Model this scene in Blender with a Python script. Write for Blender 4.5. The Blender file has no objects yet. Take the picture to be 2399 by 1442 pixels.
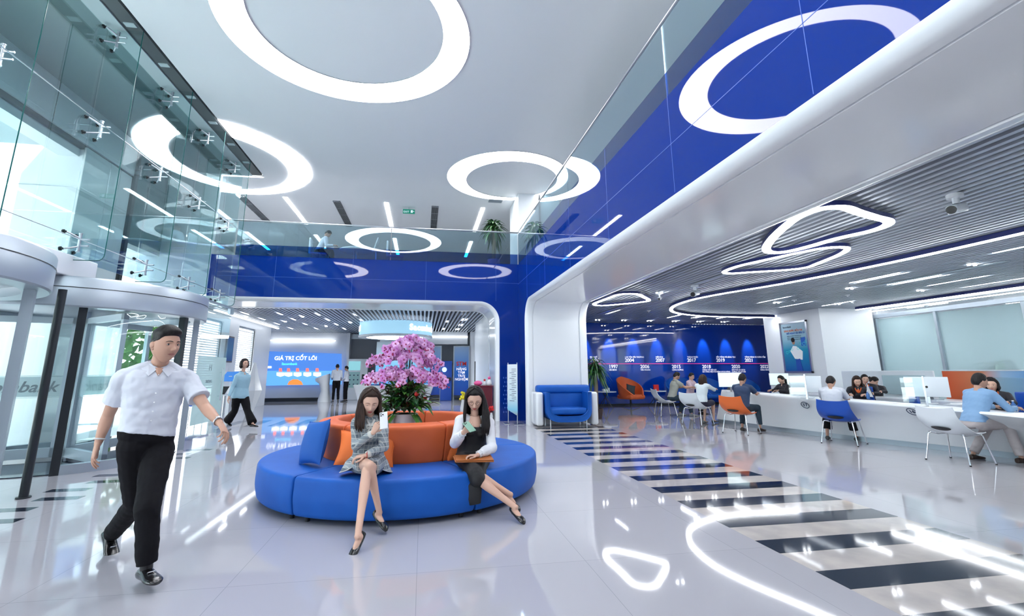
import bpy, bmesh, math, random
import numpy as np
from mathutils import Vector, Matrix
V = Vector
PI = math.pi
sc = bpy.context.scene
COL = sc.collection
# ---------------------------------------------------------------- camera
F_PX, PX0, PY0, W, H = 1098.776, 1182.272, 639.38, 2399.0, 1442.0
YAW, PITCH, ROLL = math.radians(9.71746), math.radians(11.79689), math.radians(-0.23623)
EYE = V((0, 0, 1.4))
_f0 = V((math.sin(YAW), math.cos(YAW), 0)); _r0 = V((math.cos(YAW), -math.sin(YAW), 0)); _u0 = V((0, 0, 1))
FWD = _f0*math.cos(PITCH) + _u0*math.sin(PITCH)
_u = -_f0*math.sin(PITCH) + _u0*math.cos(PITCH)
RGT = _r0*math.cos(ROLL) + _u*math.sin(ROLL)
UPV = -_r0*math.sin(ROLL) + _u*math.cos(ROLL)
cd = bpy.data.cameras.new('camera'); cam = bpy.data.objects.new('camera', cd); COL.objects.link(cam)
cd.sensor_fit = 'HORIZONTAL'; cd.sensor_width = 36; cd.lens = F_PX/W*36
cd.shift_x = (W/2 - PX0)/W; cd.shift_y = (PY0 - H/2)/W
cd.clip_start = .05; cd.clip_end = 500
cam.matrix_world = Matrix(((RGT.x, UPV.x, -FWD.x, 0), (RGT.y, UPV.y, -FWD.y, 0), (RGT.z, UPV.z, -FWD.z, 1.4), (0, 0, 0, 1)))
sc.camera = cam
def P(px, py, Y=None, X=None, Z=None):
    "world point seen at a pixel of the photograph, on the plane Y=, X= or Z="
    d = RGT*((px-PX0)/F_PX) - UPV*((py-PY0)/F_PX) + FWD
    t = Y/d.y if Y is not None else X/d.x if X is not None else (Z-1.4)/d.z
    return EYE + d*t
# ---------------------------------------------------------------- world, sun, exposure
wd = bpy.data.worlds.new('daylight'); sc.world = wd; wd.use_nodes = True
nt = wd.node_tree; bg = nt.nodes['Background']
bg.inputs[0].default_value = (.84, .88, .96, 1); bg.inputs[1].default_value = 2.0
sl = bpy.data.lights.new('sun', 'SUN'); sl.energy = 17; sl.angle = .02; sl.color = (1, .98, .94)
so = bpy.data.objects.new('sun', sl); COL.objects.link(so); so.rotation_euler = V((-.45, .12, -.88)).to_track_quat('-Z', 'Y').to_euler()
vs = sc.view_settings
sc.display_settings.display_device = 'sRGB'
vs.view_transform = 'Standard'; vs.look = 'None'; vs.gamma = 1; vs.use_curve_mapping = False; vs.exposure = 1.0
cy = sc.cycles
cy.use_denoising = True
try: cy.denoiser = 'OPENIMAGEDENOISE'
except Exception: pass
cy.max_bounces = 9; cy.diffuse_bounces = 4; cy.glossy_bounces = 5; cy.transmission_bounces = 6; cy.transparent_max_bounces = 24
cy.caustics_reflective = False; cy.caustics_refractive = False; cy.sample_clamp_indirect = 6
cy.use_adaptive_sampling = True; cy.adaptive_threshold = .02
# ---------------------------------------------------------------- materials
MATS = {}
def mat(name, col=(.8, .8, .8), rough=.5, metal=0, emit=None, es=0, spec=.5, coat=0, trans=0, sheen=0, ior=1.5):
    if name in MATS: return MATS[name]
    m = bpy.data.materials.new(name); m.use_nodes = True; b = m.node_tree.nodes['Principled BSDF']
    b.inputs['Base Color'].default_value = (*col, 1); b.inputs['Roughness'].default_value = rough
    b.inputs['Metallic'].default_value = metal; b.inputs['Specular IOR Level'].default_value = spec
    b.inputs['Coat Weight'].default_value = coat; b.inputs['Transmission Weight'].default_value = trans; b.inputs['IOR'].default_value = ior
    if sheen: b.inputs['Sheen Weight'].default_value = sheen
    if emit: b.inputs['Emission Color'].default_value = (*emit, 1); b.inputs['Emission Strength'].default_value = es
    m.diffuse_color = (*col, 1); MATS[name] = m
    return m
def nodes(m): return m.node_tree.nodes, m.node_tree.links, m.node_tree.nodes['Principled BSDF']
def noisy(m, c1, c2, scale=6, detail=4, rough=None, bump=0, bscale=None, stretch=None):
    n, l, b = nodes(m)
    tc = n.new('ShaderNodeTexCoord'); mp = n.new('ShaderNodeMapping'); l.new(tc.outputs['Object'], mp.inputs[0])
    if stretch: mp.inputs['Scale'].default_value = stretch
    nz = n.new('ShaderNodeTexNoise'); nz.inputs['Scale'].default_value = scale; nz.inputs['Detail'].default_value = detail
    l.new(mp.outputs[0], nz.inputs['Vector'])
    cr = n.new('ShaderNodeValToRGB'); cr.color_ramp.elements[0].color = (*c1, 1); cr.color_ramp.elements[1].color = (*c2, 1)
    cr.color_ramp.elements[0].position = .35; cr.color_ramp.elements[1].position = .65
    l.new(nz.outputs['Fac'], cr.inputs[0]); l.new(cr.outputs[0], b.inputs['Base Color'])
    if bump:
        bp = n.new('ShaderNodeBump'); bp.inputs['Strength'].default_value = bump; bp.inputs['Distance'].default_value = .004
        n2 = n.new('ShaderNodeTexNoise'); n2.inputs['Scale'].default_value = bscale or 200; l.new(tc.outputs['Object'], n2.inputs['Vector'])
        l.new(n2.outputs['Fac'], bp.inputs['Height']); l.new(bp.outputs[0], b.inputs['Normal'])
    return m
def glassmat(name, tint=(.86, .95, .95), refl=1.0, rough=0.0, boost=0.0):
    "thin architectural glass: tinted see-through with fresnel mirror"
    m = bpy.data.materials.new(name); m.use_nodes = True; n = m.node_tree.nodes; l = m.node_tree.links; n.clear()
    o = n.new('ShaderNodeOutputMaterial'); t = n.new('ShaderNodeBsdfTransparent'); g = n.new('ShaderNodeBsdfGlossy'); mx = n.new('ShaderNodeMixShader')
    lw = n.new('ShaderNodeLayerWeight'); lw.inputs[0].default_value = .5
    pw = n.new('ShaderNodeMath'); pw.operation = 'POWER'; pw.inputs[1].default_value = 4.0
    ma = n.new('ShaderNodeMath'); ma.operation = 'MULTIPLY_ADD'; ma.inputs[1].default_value = .9*refl; ma.inputs[2].default_value = .04+boost; ma.use_clamp = True
    l.new(lw.outputs['Facing'], pw.inputs[0])
    t.inputs[0].default_value = (*tint, 1); g.inputs['Roughness'].default_value = rough; g.inputs[0].default_value = (.95, .98, 1, 1)
    l.new(pw.outputs[0], ma.inputs[0]); l.new(ma.outputs[0], mx.inputs[0]); l.new(t.outputs[0], mx.inputs[1]); l.new(g.outputs[0], mx.inputs[2]); l.new(mx.outputs[0], o.inputs[0])
    MATS[name] = m; return m
def frosted(name, col=(.62, .72, .74), k=.45):
    m = bpy.data.materials.new(name); m.use_nodes = True; n = m.node_tree.nodes; l = m.node_tree.links; n.clear()
    o = n.new('ShaderNodeOutputMaterial'); t = n.new('ShaderNodeBsdfTransparent'); mx = n.new('ShaderNodeMixShader')
    d = n.new('ShaderNodeBsdfPrincipled'); d.inputs['Base Color'].default_value = (*col, 1); d.inputs['Roughness'].default_value = .25
    tl = n.new('ShaderNodeBsdfTranslucent'); tl.inputs[0].default_value = (*col, 1); m2 = n.new('ShaderNodeMixShader'); m2.inputs[0].default_value = .5
    t.inputs[0].default_value = (.85, .95, .95, 1); mx.inputs[0].default_value = k
    l.new(d.outputs[0], m2.inputs[1]); l.new(tl.outputs[0], m2.inputs[2])
    l.new(t.outputs[0], mx.inputs[2]); l.new(m2.outputs[0], mx.inputs[1]); l.new(mx.outputs[0], o.inputs[0])
    MATS[name] = m; return m
WARM = (.95, .98, 1.0)
white = mat('white_paint', (.80, .83, .87), .35)
ceilm = mat('ceiling_paint', (.94, .95, .96), .55)
gloss_white = mat('gloss_white', (.80, .83, .86), .12)
solid_white = mat('solid_surface_white', (.72, .77, .82), .2)
soffit_m = noisy(mat('soffit_panel', (.6, .65, .7), .1, spec=.8), (.7, .73, .77), (.75, .78, .81), 1.2, 3)
blue = mat('blue_glass_panel', (.0003, .024, .24), .02, spec=.4)
blue2 = mat('blue_joint', (.05, .14, .55), .3)
chrome = mat('chrome', (.8, .82, .85), .12, 1)
steel = mat('brushed_steel', (.55, .58, .62), .3, 1)
alu = mat('aluminium', (.42, .48, .54), .35, .6)
dark = mat('dark_metal', (.03, .035, .04), .35, .5)
black = mat('black_plastic', (.012, .012, .015), .35)
navy = mat('navy_edge', (.02, .03, .16), .3)
slatm = mat('slat_aluminium', (.50, .55, .62), .35, .3)
slatback = mat('slat_void', (.03, .035, .05), .9)
lamp = mat('lamp_diffuser', (1, 1, 1), .5, emit=WARM, es=8.0)
lamp_s = mat('lamp_strip', (1, 1, 1), .5, emit=WARM, es=11)
lamp_bank = mat('lamp_banking', (1, 1, 1), .5, emit=WARM, es=14)
lamp_soft = mat('lamp_soft', (1, 1, 1), .5, emit=WARM, es=2.2)
lamp_big = mat('lamp_ring', (1, 1, 1), .5, emit=(.98, .97, 1), es=8)
glass = glassmat('clear_glass', (.90, .96, .96))
glass_wall = glassmat('facade_glass', (.80, .90, .91), 1.0, boost=.07)
glass_edge = mat('glass_edge', (.01, .12, .11), .15)
bal_glass = glassmat('balustrade_glass', (.74, .86, .9), 1.7, boost=.03)
bal_blue = glassmat('blue_film_glass', (.04, .28, .62), 1.8, boost=.03)
frost = frosted('frosted_glass', (.66, .77, .80), .64)
frost2 = frosted('frosted_band', (.7, .8, .82), .3)
sofa_blue = noisy(mat('sofa_blue', (.01, .12, .5), .55, spec=.35), (.003, .09, .43), (.004, .105, .48), 3, 2, bump=.06, bscale=260)
sofa_orange = noisy(mat('sofa_orange', (.62, .12, .03), .5, spec=.35), (.66, .125, .035), (.72, .145, .045), 3, 2, bump=.06, bscale=260)
pil_blue = mat('cushion_blue', (.006, .10, .42), .7)
pil_orange = mat('cushion_orange', (.80, .17, .03), .7)
chair_orange = mat('shell_orange', (.80, .16, .03), .3)
chair_blue = mat('shell_blue', (.005, .07, .42), .3)
chair_white = mat('shell_white', (.72, .76, .8), .25)
paper = mat('paper', (.8, .82, .85), .6)
text_w = mat('text_white', (.9, .9, .95), .5, emit=(.8, .85, 1), es=.25)
text_d = mat('text_dark', (.02, .04, .10), .5)
wine = mat('wine_red', (.16, .01, .03), .4)
leafg = noisy(mat('leaf_green', (.03, .14, .03), .4), (.015, .09, .015), (.05, .2, .03), 12, 2)
leafd = mat('leaf_dark', (.012, .07, .02), .4)
leafy = mat('leaf_light', (.10, .30, .05), .45)
barkm = mat('bark', (.25, .2, .14), .8)
stemm = mat('stem_dark', (.03, .06, .03), .5)
orchid = noisy(mat('orchid_petal', (.6, .18, .6), .5), (.55, .16, .52), (.80, .48, .78), 9, 2)
orchid_c = mat('orchid_centre', (.35, .01, .09), .5)
redm = mat('red', (.6, .02, .02), .4)
pinkm = mat('pink', (.8, .1, .3), .4)
skin = mat('skin', (.50, .29, .21), .5, spec=.35)
skin_f = mat('skin_fair', (.66, .41, .31), .5, spec=.35)
lipm = mat('lips', (.50, .06, .07), .4)
lip_n = mat('lips_natural', (.42, .17, .14), .5)
browm = mat('brow', (.035, .022, .018), .7)
eyew = mat('eye_white', (.7, .68, .66), .25)
irism = mat('iris', (.012, .007, .005), .15)
nailm = mat('nails', (.55, .1, .2), .3)
def hairmat(nm, c1, c2):
    return noisy(mat(nm, c1, .5, spec=.25), c1, c2, 60, 3, stretch=(1, 1, .08))
hair = hairmat('hair_black', (.006, .005, .006), (.018, .015, .016))
hair_b = hairmat('hair_brown', (.018, .010, .008), (.05, .026, .018))
# ---------------------------------------------------------------- mesh builder
class MB:
    def __init__(s): s.v = []; s.f = []; s.m = []; s.mi = 0
    def add(s, vs, fs, mi=None):
        k = len(s.v); s.v += [tuple(p) for p in vs]; s.f += [tuple(i+k for i in f) for f in fs]; s.m += [s.mi if mi is None else mi]*len(fs); return s
    def box(s, a, b, mi=None, rot=None, at=None):
        x0, y0, z0 = (min(a[i], b[i]) for i in range(3)); x1, y1, z1 = (max(a[i], b[i]) for i in range(3))
        vs = [V((x, y, z)) for z in (z0, z1) for x, y in ((x0, y0), (x1, y0), (x1, y1), (x0, y1))]
        if rot is not None:
            c = V(at) if at is not None else (V(a)+V(b))/2; R = rot if isinstance(rot, Matrix) else Matrix.Rotation(rot, 3, 'Z'); vs = [R @ (p-c)+c for p in vs]
        return s.add(vs, [(0, 3, 2, 1), (4, 5, 6, 7), (0, 1, 5, 4), (1, 2, 6, 5), (2, 3, 7, 6), (3, 0, 4, 7)], mi)
    def rbox(s, a, b, r=.01, mi=None, rot=None, seg=3):
        "box with rounded vertical edges and eased top"
        x0, y0, z0 = (min(a[i], b[i]) for i in range(3)); x1, y1, z1 = (max(a[i], b[i]) for i in range(3)); r = min(r, (x1-x0)/2.01, (y1-y0)/2.01, (z1-z0)/2.01)
        c = V(((x0+x1)/2, (y0+y1)/2, 0)); rings = []
        for i in range(2*seg+2):
            if i <= seg: t = i/seg*PI/2; ins = r*(1-math.sin(t)); z = z0+r*(1-math.cos(t))
            else: t = (i-seg-1)/seg*PI/2; ins = r*(1-math.cos(t)); z = z1-r*(1-math.sin(t))
            ring = []
            for q, (cx, cy_) in enumerate(((x1-r, y1-r), (x0+r, y1-r), (x0+r, y0+r), (x1-r, y0+r))):
                for j in range(seg+1):
                    th = (q+j/seg)*PI/2; ring.append(V((cx+(r-ins)*math.cos(th), cy_+(r-ins)*math.sin(th), z)))
            rings.append(ring)
        if rot is not None:
            R = rot if isinstance(rot, Matrix) else Matrix.Rotation(rot, 3, 'Z'); c.z = (z0+z1)/2; rings = [[R @ (p-c)+c for p in g] for g in rings]
        return s.loft(rings, mi)
    def loft(s, rings, mi=None, caps=True, closed=True):
        n = len(rings[0]); vs = [p for r in rings for p in r]; fs = []
        for i in range(len(rings)-1):
            for j in range(n if closed else n-1):
                k = (j+1) % n; fs.append((i*n+j, i*n+k, (i+1)*n+k, (i+1)*n+j))
        if caps and closed: fs.append(tuple(range(n-1, -1, -1))); fs.append(tuple((len(rings)-1)*n+j for j in range(n)))
        return s.add(vs, fs, mi)
    def cyl(s, p0, p1, r, r1=None, n=16, mi=None, caps=True):
        p0, p1 = V(p0), V(p1); r1 = r if r1 is None else r1; d = (p1-p0).normalized(); a = d.orthogonal().normalized(); b = d.cross(a)
        ring = lambda c, q: [c+(a*math.cos(t)+b*math.sin(t))*q for t in (2*PI*i/n for i in range(n))]
        return s.loft([ring(p0, r), ring(p1, r1)], mi, caps)
    def tube(s, pts, r, n=8, mi=None, closed=False, caps=True):
        pts = [V(p) for p in pts]; m = len(pts); rr = r if isinstance(r, (list, tuple)) else [r]*m; rings = []
        t0 = (pts[1]-pts[0]).normalized(); a = t0.orthogonal().normalized()
        for i, p in enumerate(pts):
            t = (pts[(i+1) % m]-pts[i-1]) if (closed or 0 < i < m-1) else (pts[1]-pts[0] if i == 0 else pts[-1]-pts[-2]); t.normalize()
            a = (a-t*a.dot(t)); a = a.normalized() if a.length > 1e-6 else t.orthogonal().normalized(); b = t.cross(a)
            rings.append([p+(a*math.cos(q)+b*math.sin(q))*rr[i] for q in (2*PI*j/n for j in range(n))])
        if closed: rings.append(rings[0]); return s.loft(rings, mi, False)
        return s.loft(rings, mi, caps)
    def lathe(s, prof, c=(0, 0, 0), n=32, mi=None, a0=0, a1=2*PI):
        full = abs(a1-a0-2*PI) < 1e-6; m = n if full else n+1; c = V(c)
        rings = [[c+V((r*math.cos(a0+(a1-a0)*j/n), r*math.sin(a0+(a1-a0)*j/n), z)) for r, z in prof] for j in range(m)]
        vs = [p for g in rings for p in g]; k = len(prof); fs = []
        for j in range(n):
            q = (j+1) % m
            for i in range(k-1): fs.append((j*k+i, q*k+i, q*k+i+1, j*k+i+1))
        if not full and prof[0] == prof[-1]:
            fs.append(tuple(range(k-1))); fs.append(tuple(n*k+i for i in range(k-2, -1, -1)))
        return s.add(vs, fs, mi)
    def prism(s, poly, z0, z1, mi=None, holes=None):
        n = len(poly); vs = [(x, y, z0) for x, y in poly]+[(x, y, z1) for x, y in poly]
        return s.add(vs, [tuple(range(n-1, -1, -1)), tuple(range(n, 2*n))]+[(i, (i+1) % n, n+(i+1) % n, n+i) for i in range(n)], mi)
    def quad(s, a, b, c, d, mi=None): return s.add([a, b, c, d], [(0, 1, 2, 3)], mi)
    def plate(s, corners, t, mi=None):
        "solid plate: polygon thickened along its normal (towards -normal)"
        cs = [V(c) for c in corners]; nrm = (cs[1]-cs[0]).cross(cs[2]-cs[0]).normalized(); k = len(cs); lo = [c-nrm*t for c in cs]
        return s.add(cs+lo, [tuple(range(k)), tuple(range(2*k-1, k-1, -1))]+[(i, k+i, k+(i+1) % k, (i+1) % k) for i in range(k)], mi)
    def ell(s, c, r, n=14, m=9, mi=None, R=None):
        c = V(c); r = (r, r, r) if not hasattr(r, '__len__') else r; vs = []; fs = []
        for i in range(m+1):
            ph = -PI/2+PI*i/m
            for j in range(n):
                th = 2*PI*j/n; p = V((r[0]*math.cos(ph)*math.cos(th), r[1]*math.cos(ph)*math.sin(th), r[2]*math.sin(ph)))
                vs.append(c+(R @ p if R is not None else p))
        for i in range(m):
            for j in range(n): fs.append((i*n+j, i*n+(j+1) % n, (i+1)*n+(j+1) % n, (i+1)*n+j))
        return s.add(vs, fs, mi)
    def xf(s, M, start=0):
        for i in range(start, len(s.v)): s.v[i] = tuple(M @ V(s.v[i]))
        return s
    def mesh(s, name, org=V((0, 0, 0))):
        me = bpy.data.meshes.new(name); o = org
        me.from_pydata([(x-o.x, y-o.y, z-o.z) for x, y, z in s.v], [], s.f); me.polygons.foreach_set('material_index', s.m); me.update(); return me
ORG = {}
def part(name, mb, mats, parent=None, label=None, smooth=False, auto=None, bev=0, kind=None, org_=None):
    org = ORG.get(parent.name, V((0, 0, 0))) if parent is not None else (org_ or V((0, 0, 0)))
    me = mb.mesh(name, org) if isinstance(mb, MB) else mb
    for m in (mats if isinstance(mats, (list, tuple)) else [mats]): me.materials.append(m)
    if smooth or auto:
        me.polygons.foreach_set('use_smooth', [True]*len(me.polygons))
        if auto: me.set_sharp_from_angle(angle=math.radians(auto))
    o = bpy.data.objects.new(name, me); COL.objects.link(o)
    if parent is not None: o.parent = parent; ORG[o.name] = org
    if bev:
        b = o.modifiers.new('bevel', 'BEVEL'); b.width = bev; b.segments = 2; b.limit_method = 'ANGLE'
    if label: o['label'] = label
    if kind: o['kind'] = kind
    return o
def tag(o, label=None, cat=None, group=None, kind=None):
    if label: o['label'] = label
    if cat: o['category'] = cat
    if group: o['group'] = group
    if kind: o['kind'] = kind
    return o
TH = []
def T(name, label, cat, loc=(0, 0, 0), group=None):
    o = bpy.data.objects.new(name, None); o.empty_display_size = .1; COL.objects.link(o); o.location = loc; ORG[o.name] = V(loc); TH.append(o)
    return tag(o, label, cat, group)
def single(name, label, cat, mb, mats, org=None, group=None, **k):
    "a thing that is one mesh; origin at the base of its bounds"
    if org is None:
        xs = [p[0] for p in mb.v]; ys = [p[1] for p in mb.v]; zs = [p[2] for p in mb.v]; org = ((min(xs)+max(xs))/2, (min(ys)+max(ys))/2, min(zs))
    me = mb.mesh(name, V(org)); o = part(name, me, mats, None, **k); o.location = org
    return tag(o, label, cat, group)
def struct(name, mb, mats, **k):
    o = part(name, mb, mats, None, **k); o['kind'] = 'structure'; return o
def copy_tree(o, parent=None):
    c = o.copy(); COL.objects.link(c)
    if parent is not None: c.parent = parent
    for ch in [x for x in bpy.data.objects if x.parent == o]: copy_tree(ch, c)
    return c
def dup(o, loc, rz=0, label=None, group=None, scale=None):
    c = copy_tree(o); c.location = loc; c.rotation_euler = (0, 0, rz); TH.append(c)
    if scale: c.scale = (scale,)*3 if not hasattr(scale, '__len__') else scale
    if label: c['label'] = label
    if group: c['group'] = group
    return c
def text(name, s, size, M, m, parent, ext=.002, align='CENTER', italic=0, bold=0, sx=1):
    "lettering as a mesh; M places local x (reading direction), y (up), z (outwards)"
    cu = bpy.data.curves.new('t', 'FONT'); cu.body = s; cu.size = size; cu.extrude = ext; cu.align_x = align; cu.align_y = 'CENTER'; cu.resolution_u = 3; cu.shear = italic; cu.offset = bold*size
    o = bpy.data.objects.new('t', cu); me = bpy.data.meshes.new_from_object(o); bpy.data.objects.remove(o)
    org = ORG.get(parent.name, V((0, 0, 0))) if parent is not None else V((0, 0, 0))
    S = Matrix.Diagonal((sx, 1, 1, 1)); me.transform(Matrix.Translation(-org) @ M @ S)
    me.materials.append(m); ob = bpy.data.objects.new(name, me); COL.objects.link(ob)
    if parent is not None: ob.parent = parent
    return ob
def frame(o, x, y, z=None):
    x = V(x).normalized(); y = V(y); y = (y-x*y.dot(x)).normalized(); z = x.cross(y)
    return Matrix(((x.x, y.x, z.x, o[0]), (x.y, y.y, z.y, o[1]), (x.z, y.z, z.z, o[2]), (0, 0, 0, 1)))
def smoothpts(pts, n=6, closed=True):
    out = []; m = len(pts)
    for i in range(m if closed else m-1):
        g = lambda k: V(pts[k % m]) if closed else V(pts[max(0, min(m-1, k))])
        p0, p1, p2, p3 = g(i-1), g(i), g(i+1), g(i+2)
        for j in range(n):
            t = j/n; out.append(.5*((2*p1)+(p2-p0)*t+(2*p0-5*p1+4*p2-p3)*t*t+(3*p1-p0-3*p2+p3)*t**3))
    if not closed: out.append(V(pts[-1]))
    return out
def ribbon(mb, pts, w, z0, z1, closed=True, mside=0, mbot=1):
    "flat track of width w following pts in plan between z0 and z1; underside gets mbot"
    m = len(pts); L = []; R = []
    for i, p in enumerate(pts):
        a = pts[i-1] if (closed or i) else p; b = pts[(i+1) % m] if (closed or i < m-1) else p
        t = V((b[0]-a[0], b[1]-a[1], 0)).normalized(); nn = V((-t.y, t.x, 0))*w/2; q = V((p[0], p[1], 0)); L.append(q+nn); R.append(q-nn)
    for i in range(m if closed else m-1):
        k = (i+1) % m; a, b, c, d = L[i], L[k], R[k], R[i]; u = V((0, 0, z0)); t_ = V((0, 0, z1))
        mb.add([a+u, b+u, c+u, d+u], [(0, 1, 2, 3)], mbot); mb.add([a+t_, b+t_, c+t_, d+t_], [(3, 2, 1, 0)], mside)
        mb.add([a+u, b+u, b+t_, a+t_], [(0, 3, 2, 1)], mside); mb.add([d+u, c+u, c+t_, d+t_], [(0, 1, 2, 3)], mside)
ORD = ['first', 'second', 'third', 'fourth', 'fifth', 'sixth', 'seventh', 'eighth', 'ninth', 'tenth', 'eleventh', 'twelfth']
# ---------------------------------------------------------------- setting
CZ = 7.0      # hall ceiling
SZ = 3.38     # slatted ceilings
GX = -5.33    # glass facade
BY = 13.85    # blue back fascia
RX = 2.79     # blue right fascia
TX = 4.6      # inner side of the right portal
floor_m = mat('floor_tile', (.56, .58, .62), .045, spec=.75)
def floor_nodes():
    n, l, b = nodes(floor_m)
    tc = n.new('ShaderNodeTexCoord'); br = n.new('ShaderNodeTexBrick'); br.offset = 0; br.inputs['Scale'].default_value = 1
    br.inputs['Color1'].default_value = (.43, .425, .465, 1); br.inputs['Color2'].default_value = (.41, .405, .445, 1); br.inputs['Mortar'].default_value = (.30, .31, .34, 1)
    br.inputs['Mortar Size'].default_value = .0022; br.inputs['Mortar Smooth'].default_value = 0; br.inputs['Brick Width'].default_value = 1.25; br.inputs['Row Height'].default_value = 1.25
    l.new(tc.outputs['Object'], br.inputs[0]); l.new(br.outputs[0], b.inputs['Base Color'])
floor_nodes()
marble = noisy(mat('marble_beige', (.5, .46, .44), .05, spec=.7), (.44, .41, .40), (.56, .51, .48), 3.5, 8)
granite = noisy(mat('granite_dark', (.01, .02, .04), .06, spec=.6), (.008, .014, .028), (.018, .028, .05), 60, 3)
fb = MB()
fb.box((-6.9, -6, -.1), (19.5, 32, 0))
fb.box((-9, 22, -.1), (-6.9, 32, 0))
fb.box((RX, -6, -.01), (TX, 12.3, .0006), 1)
for k in range(-14, 15):
    y = 3.27+.626*k
    if y-.29 > -6: fb.box((RX, y-.285, -.01), (TX, y, .0012), 2)
fb.box((-6.8, BY, -.01), (2.1, 15.5, .0006), 1)
for k in range(14):
    x = 1.9-.626*k; fb.box((x-.285, BY, -.01), (x, 15.5, .0012), 2)
for k in range(14):      # dark inlays along the glass facade
    y = 4.3+.43*k
    fb.box((-4.45+(.18 if k % 2 else 0), y, -.01), (-4.0+(.18 if k % 2 else 0), y+.16, .0008), 2)
struct('floor', fb, [floor_m, marble, granite])
g = MB(); g.box((-60, -40, -.2), (-5.2, 60, -.12)); gm = mat('pavement', (.8, .8, .8), .7); struct('floor', g, [gm])
# ceiling of the double-height hall: white board, dark shadow gap at the facade
c = MB(); c.box((-4.75, -6, CZ), (19.5, 27, CZ+.15)); c.box((-9, BY, CZ), (-4.75, 27, CZ+.15)); struct('ceiling', c, ceilm)
b = MB(); b.box((-5.06, -6, CZ), (-4.80, 13.8, CZ+.3)); b.box((-4.80, -6, CZ+.10), (-4.75, 13.8, CZ+.3)); b.box((-5.34, -6, CZ-.02), (-5.06, 13.8, CZ+.3), 1)
for k in range(18): b.box((-5.0, -5+k*1.05, CZ-.015), (-4.84, -4.9+k*1.05, CZ), 1)
struct('trim_1', b, [mat('recess_dark', (.10, .115, .12), .4), mat('recess_grey', (.55, .66, .68), .5)])
# rounded white portals
def portal(name, path, org, plane, r=.11, depth=1.81):
    "path: 2d (u, z) points with outward normals; plane 'X' or 'Y' = axis of the tunnel depth"
    prof = [(r*(1-math.sin(t)), r*(1-math.cos(t))) for t in (0, .3, .6, .9, 1.2, PI/2)]
    prof = [(r-r*math.cos(q*PI/10), r-r*math.sin(q*PI/10)) for q in range(6)]+[(.19, 0), (.195, .018), (.215, .018), (.22, 0), (depth-.27, 0), (depth-.265, .02), (depth-.24, .02), (depth-.235, -.012), (depth-.15, -.012)]+[(depth-r+r*math.sin(q*PI/10), r-r*math.cos(q*PI/10)) for q in range(6)]
    rings = []
    for (u, z), (nu, nz) in path:
        ring = []
        for d, n in prof:
            uu, zz = u+nu*n, z+nz*n
            ring.append(V((org+d, uu, zz)) if plane == 'X' else V((uu, org+d, zz)))
        rings.append(ring)
    mb = MB(); mb.loft(rings, closed=False, caps=False)
    return struct(name, mb, soffit_m if name == 'ceiling' else gloss_white, auto=50)
def pathpts(j, sz, r, far, s):
    "jamb coordinate j, soffit height sz, fillet r, far end, s=+1: wall lies at larger u"
    p = [((j, 0), (s, 0)), ((j, sz-r), (s, 0))]
    for k in range(1, 13):
        t = k/12*PI/2; p.append(((j-s*r*(1-math.cos(t)), sz-r+r*math.sin(t)), (s*math.cos(t), math.sin(t))))
    p.append(((far, sz), (0, 1))); return p
pr_ = pathpts(12.87, 3.27, .5, -6, 1); portal('trim_2', pr_, RX, 'X')
pb_ = pathpts(2.1, 3.34, .5, -6.9, 1); portal('trim_3', pb_, BY, 'Y', depth=1.7)
# blue glass fascias
def outer(path, r=.11): return [(u+nu*r, z+nz*r) for (u, z), (nu, nz) in path]
w = MB()
oy = outer(pr_); poly = [(13.85, 0), (13.85, 4.62), (-6, 4.62)]+oy[::-1]
w.add([(RX, u, z) for u, z in poly], [tuple(range(len(poly)))], 0)
w.add([(RX+.1, u, z) for u, z in poly], [tuple(range(len(poly)-1, -1, -1))], 0)
for y in [12.6-1.98*k for k in range(10)]: w.box((RX-.002, y-.003, 3.40), (RX+.01, y+.003, 4.93), 1)
w.box((RX-.002, -6, 3.998), (RX+.01, 13.85, 4.004), 1)
struct('wall_right', w, [blue, blue2])
w = MB()
ob_ = outer(pb_); poly = [(RX, 0), (RX, 4.62), (-5.9, 4.62), (-5.9, 3.45)]+[p for p in ob_[::-1] if p[0] > -5.9]
w.add([(u, BY, z) for u, z in poly], [tuple(range(len(poly)-1, -1, -1))], 0)
w.add([(u, BY+.1, z) for u, z in poly], [tuple(range(len(poly)))], 0)
for x in [2.1-1.05*2*k for k in range(4)]: w.box((x-.003, BY-.002, 3.46), (x+.003, BY+.01, 4.93), 1)
w.box((-5.6, BY-.002, 4.02), (RX, BY+.01, 4.026), 1)
for i in range(9):      # small diamond pattern printed on the pier
    for j in range(4):
        x = 2.33+.07*j+(.035 if i % 2 else 0); z = .25+.12*i
        w.plate([(x, BY-.003, z-.03), (x+.02, BY-.003, z), (x, BY-.003, z+.03), (x-.02, BY-.003, z)], .002, 1)
struct('wall_back', w, [blue, blue2])
# upper floor slab and balustrades
s = MB(); s.box((-6.9, BY+.1, 4.45), (19.5, 27, 4.6)); s.box((RX+.1, -6, 4.45), (19.5, BY+.1, 4.6)); struct('floor', s, mat('upper_floor', (.4, .42, .46), .3))
k_ = 0
for (a, b_, ax) in [((-5.3, BY), (-1.05, BY), 0), ((-1.05, BY), (RX, BY), 0)]:
    m_ = MB(); m_.box((a[0]+.01, BY-.012, 4.93), (b_[0]-.01, BY, 5.6)); m_.box((a[0]+.01, BY-.012, 4.62), (b_[0]-.01, BY, 4.93), 1); struct('window_1', m_, [bal_glass, bal_blue])
ys = [13.83, 8.64, 4.68, .72, -3.2, -6]
for i in range(5):
    m_ = MB(); m_.box((RX, ys[i+1]+.01, 4.93), (RX+.012, ys[i]-.01, 5.6)); m_.box((RX, ys[i+1]+.01, 4.62), (RX+.012, ys[i]-.01, 4.93), 1); struct('window_2', m_, [bal_glass, bal_blue])
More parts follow.
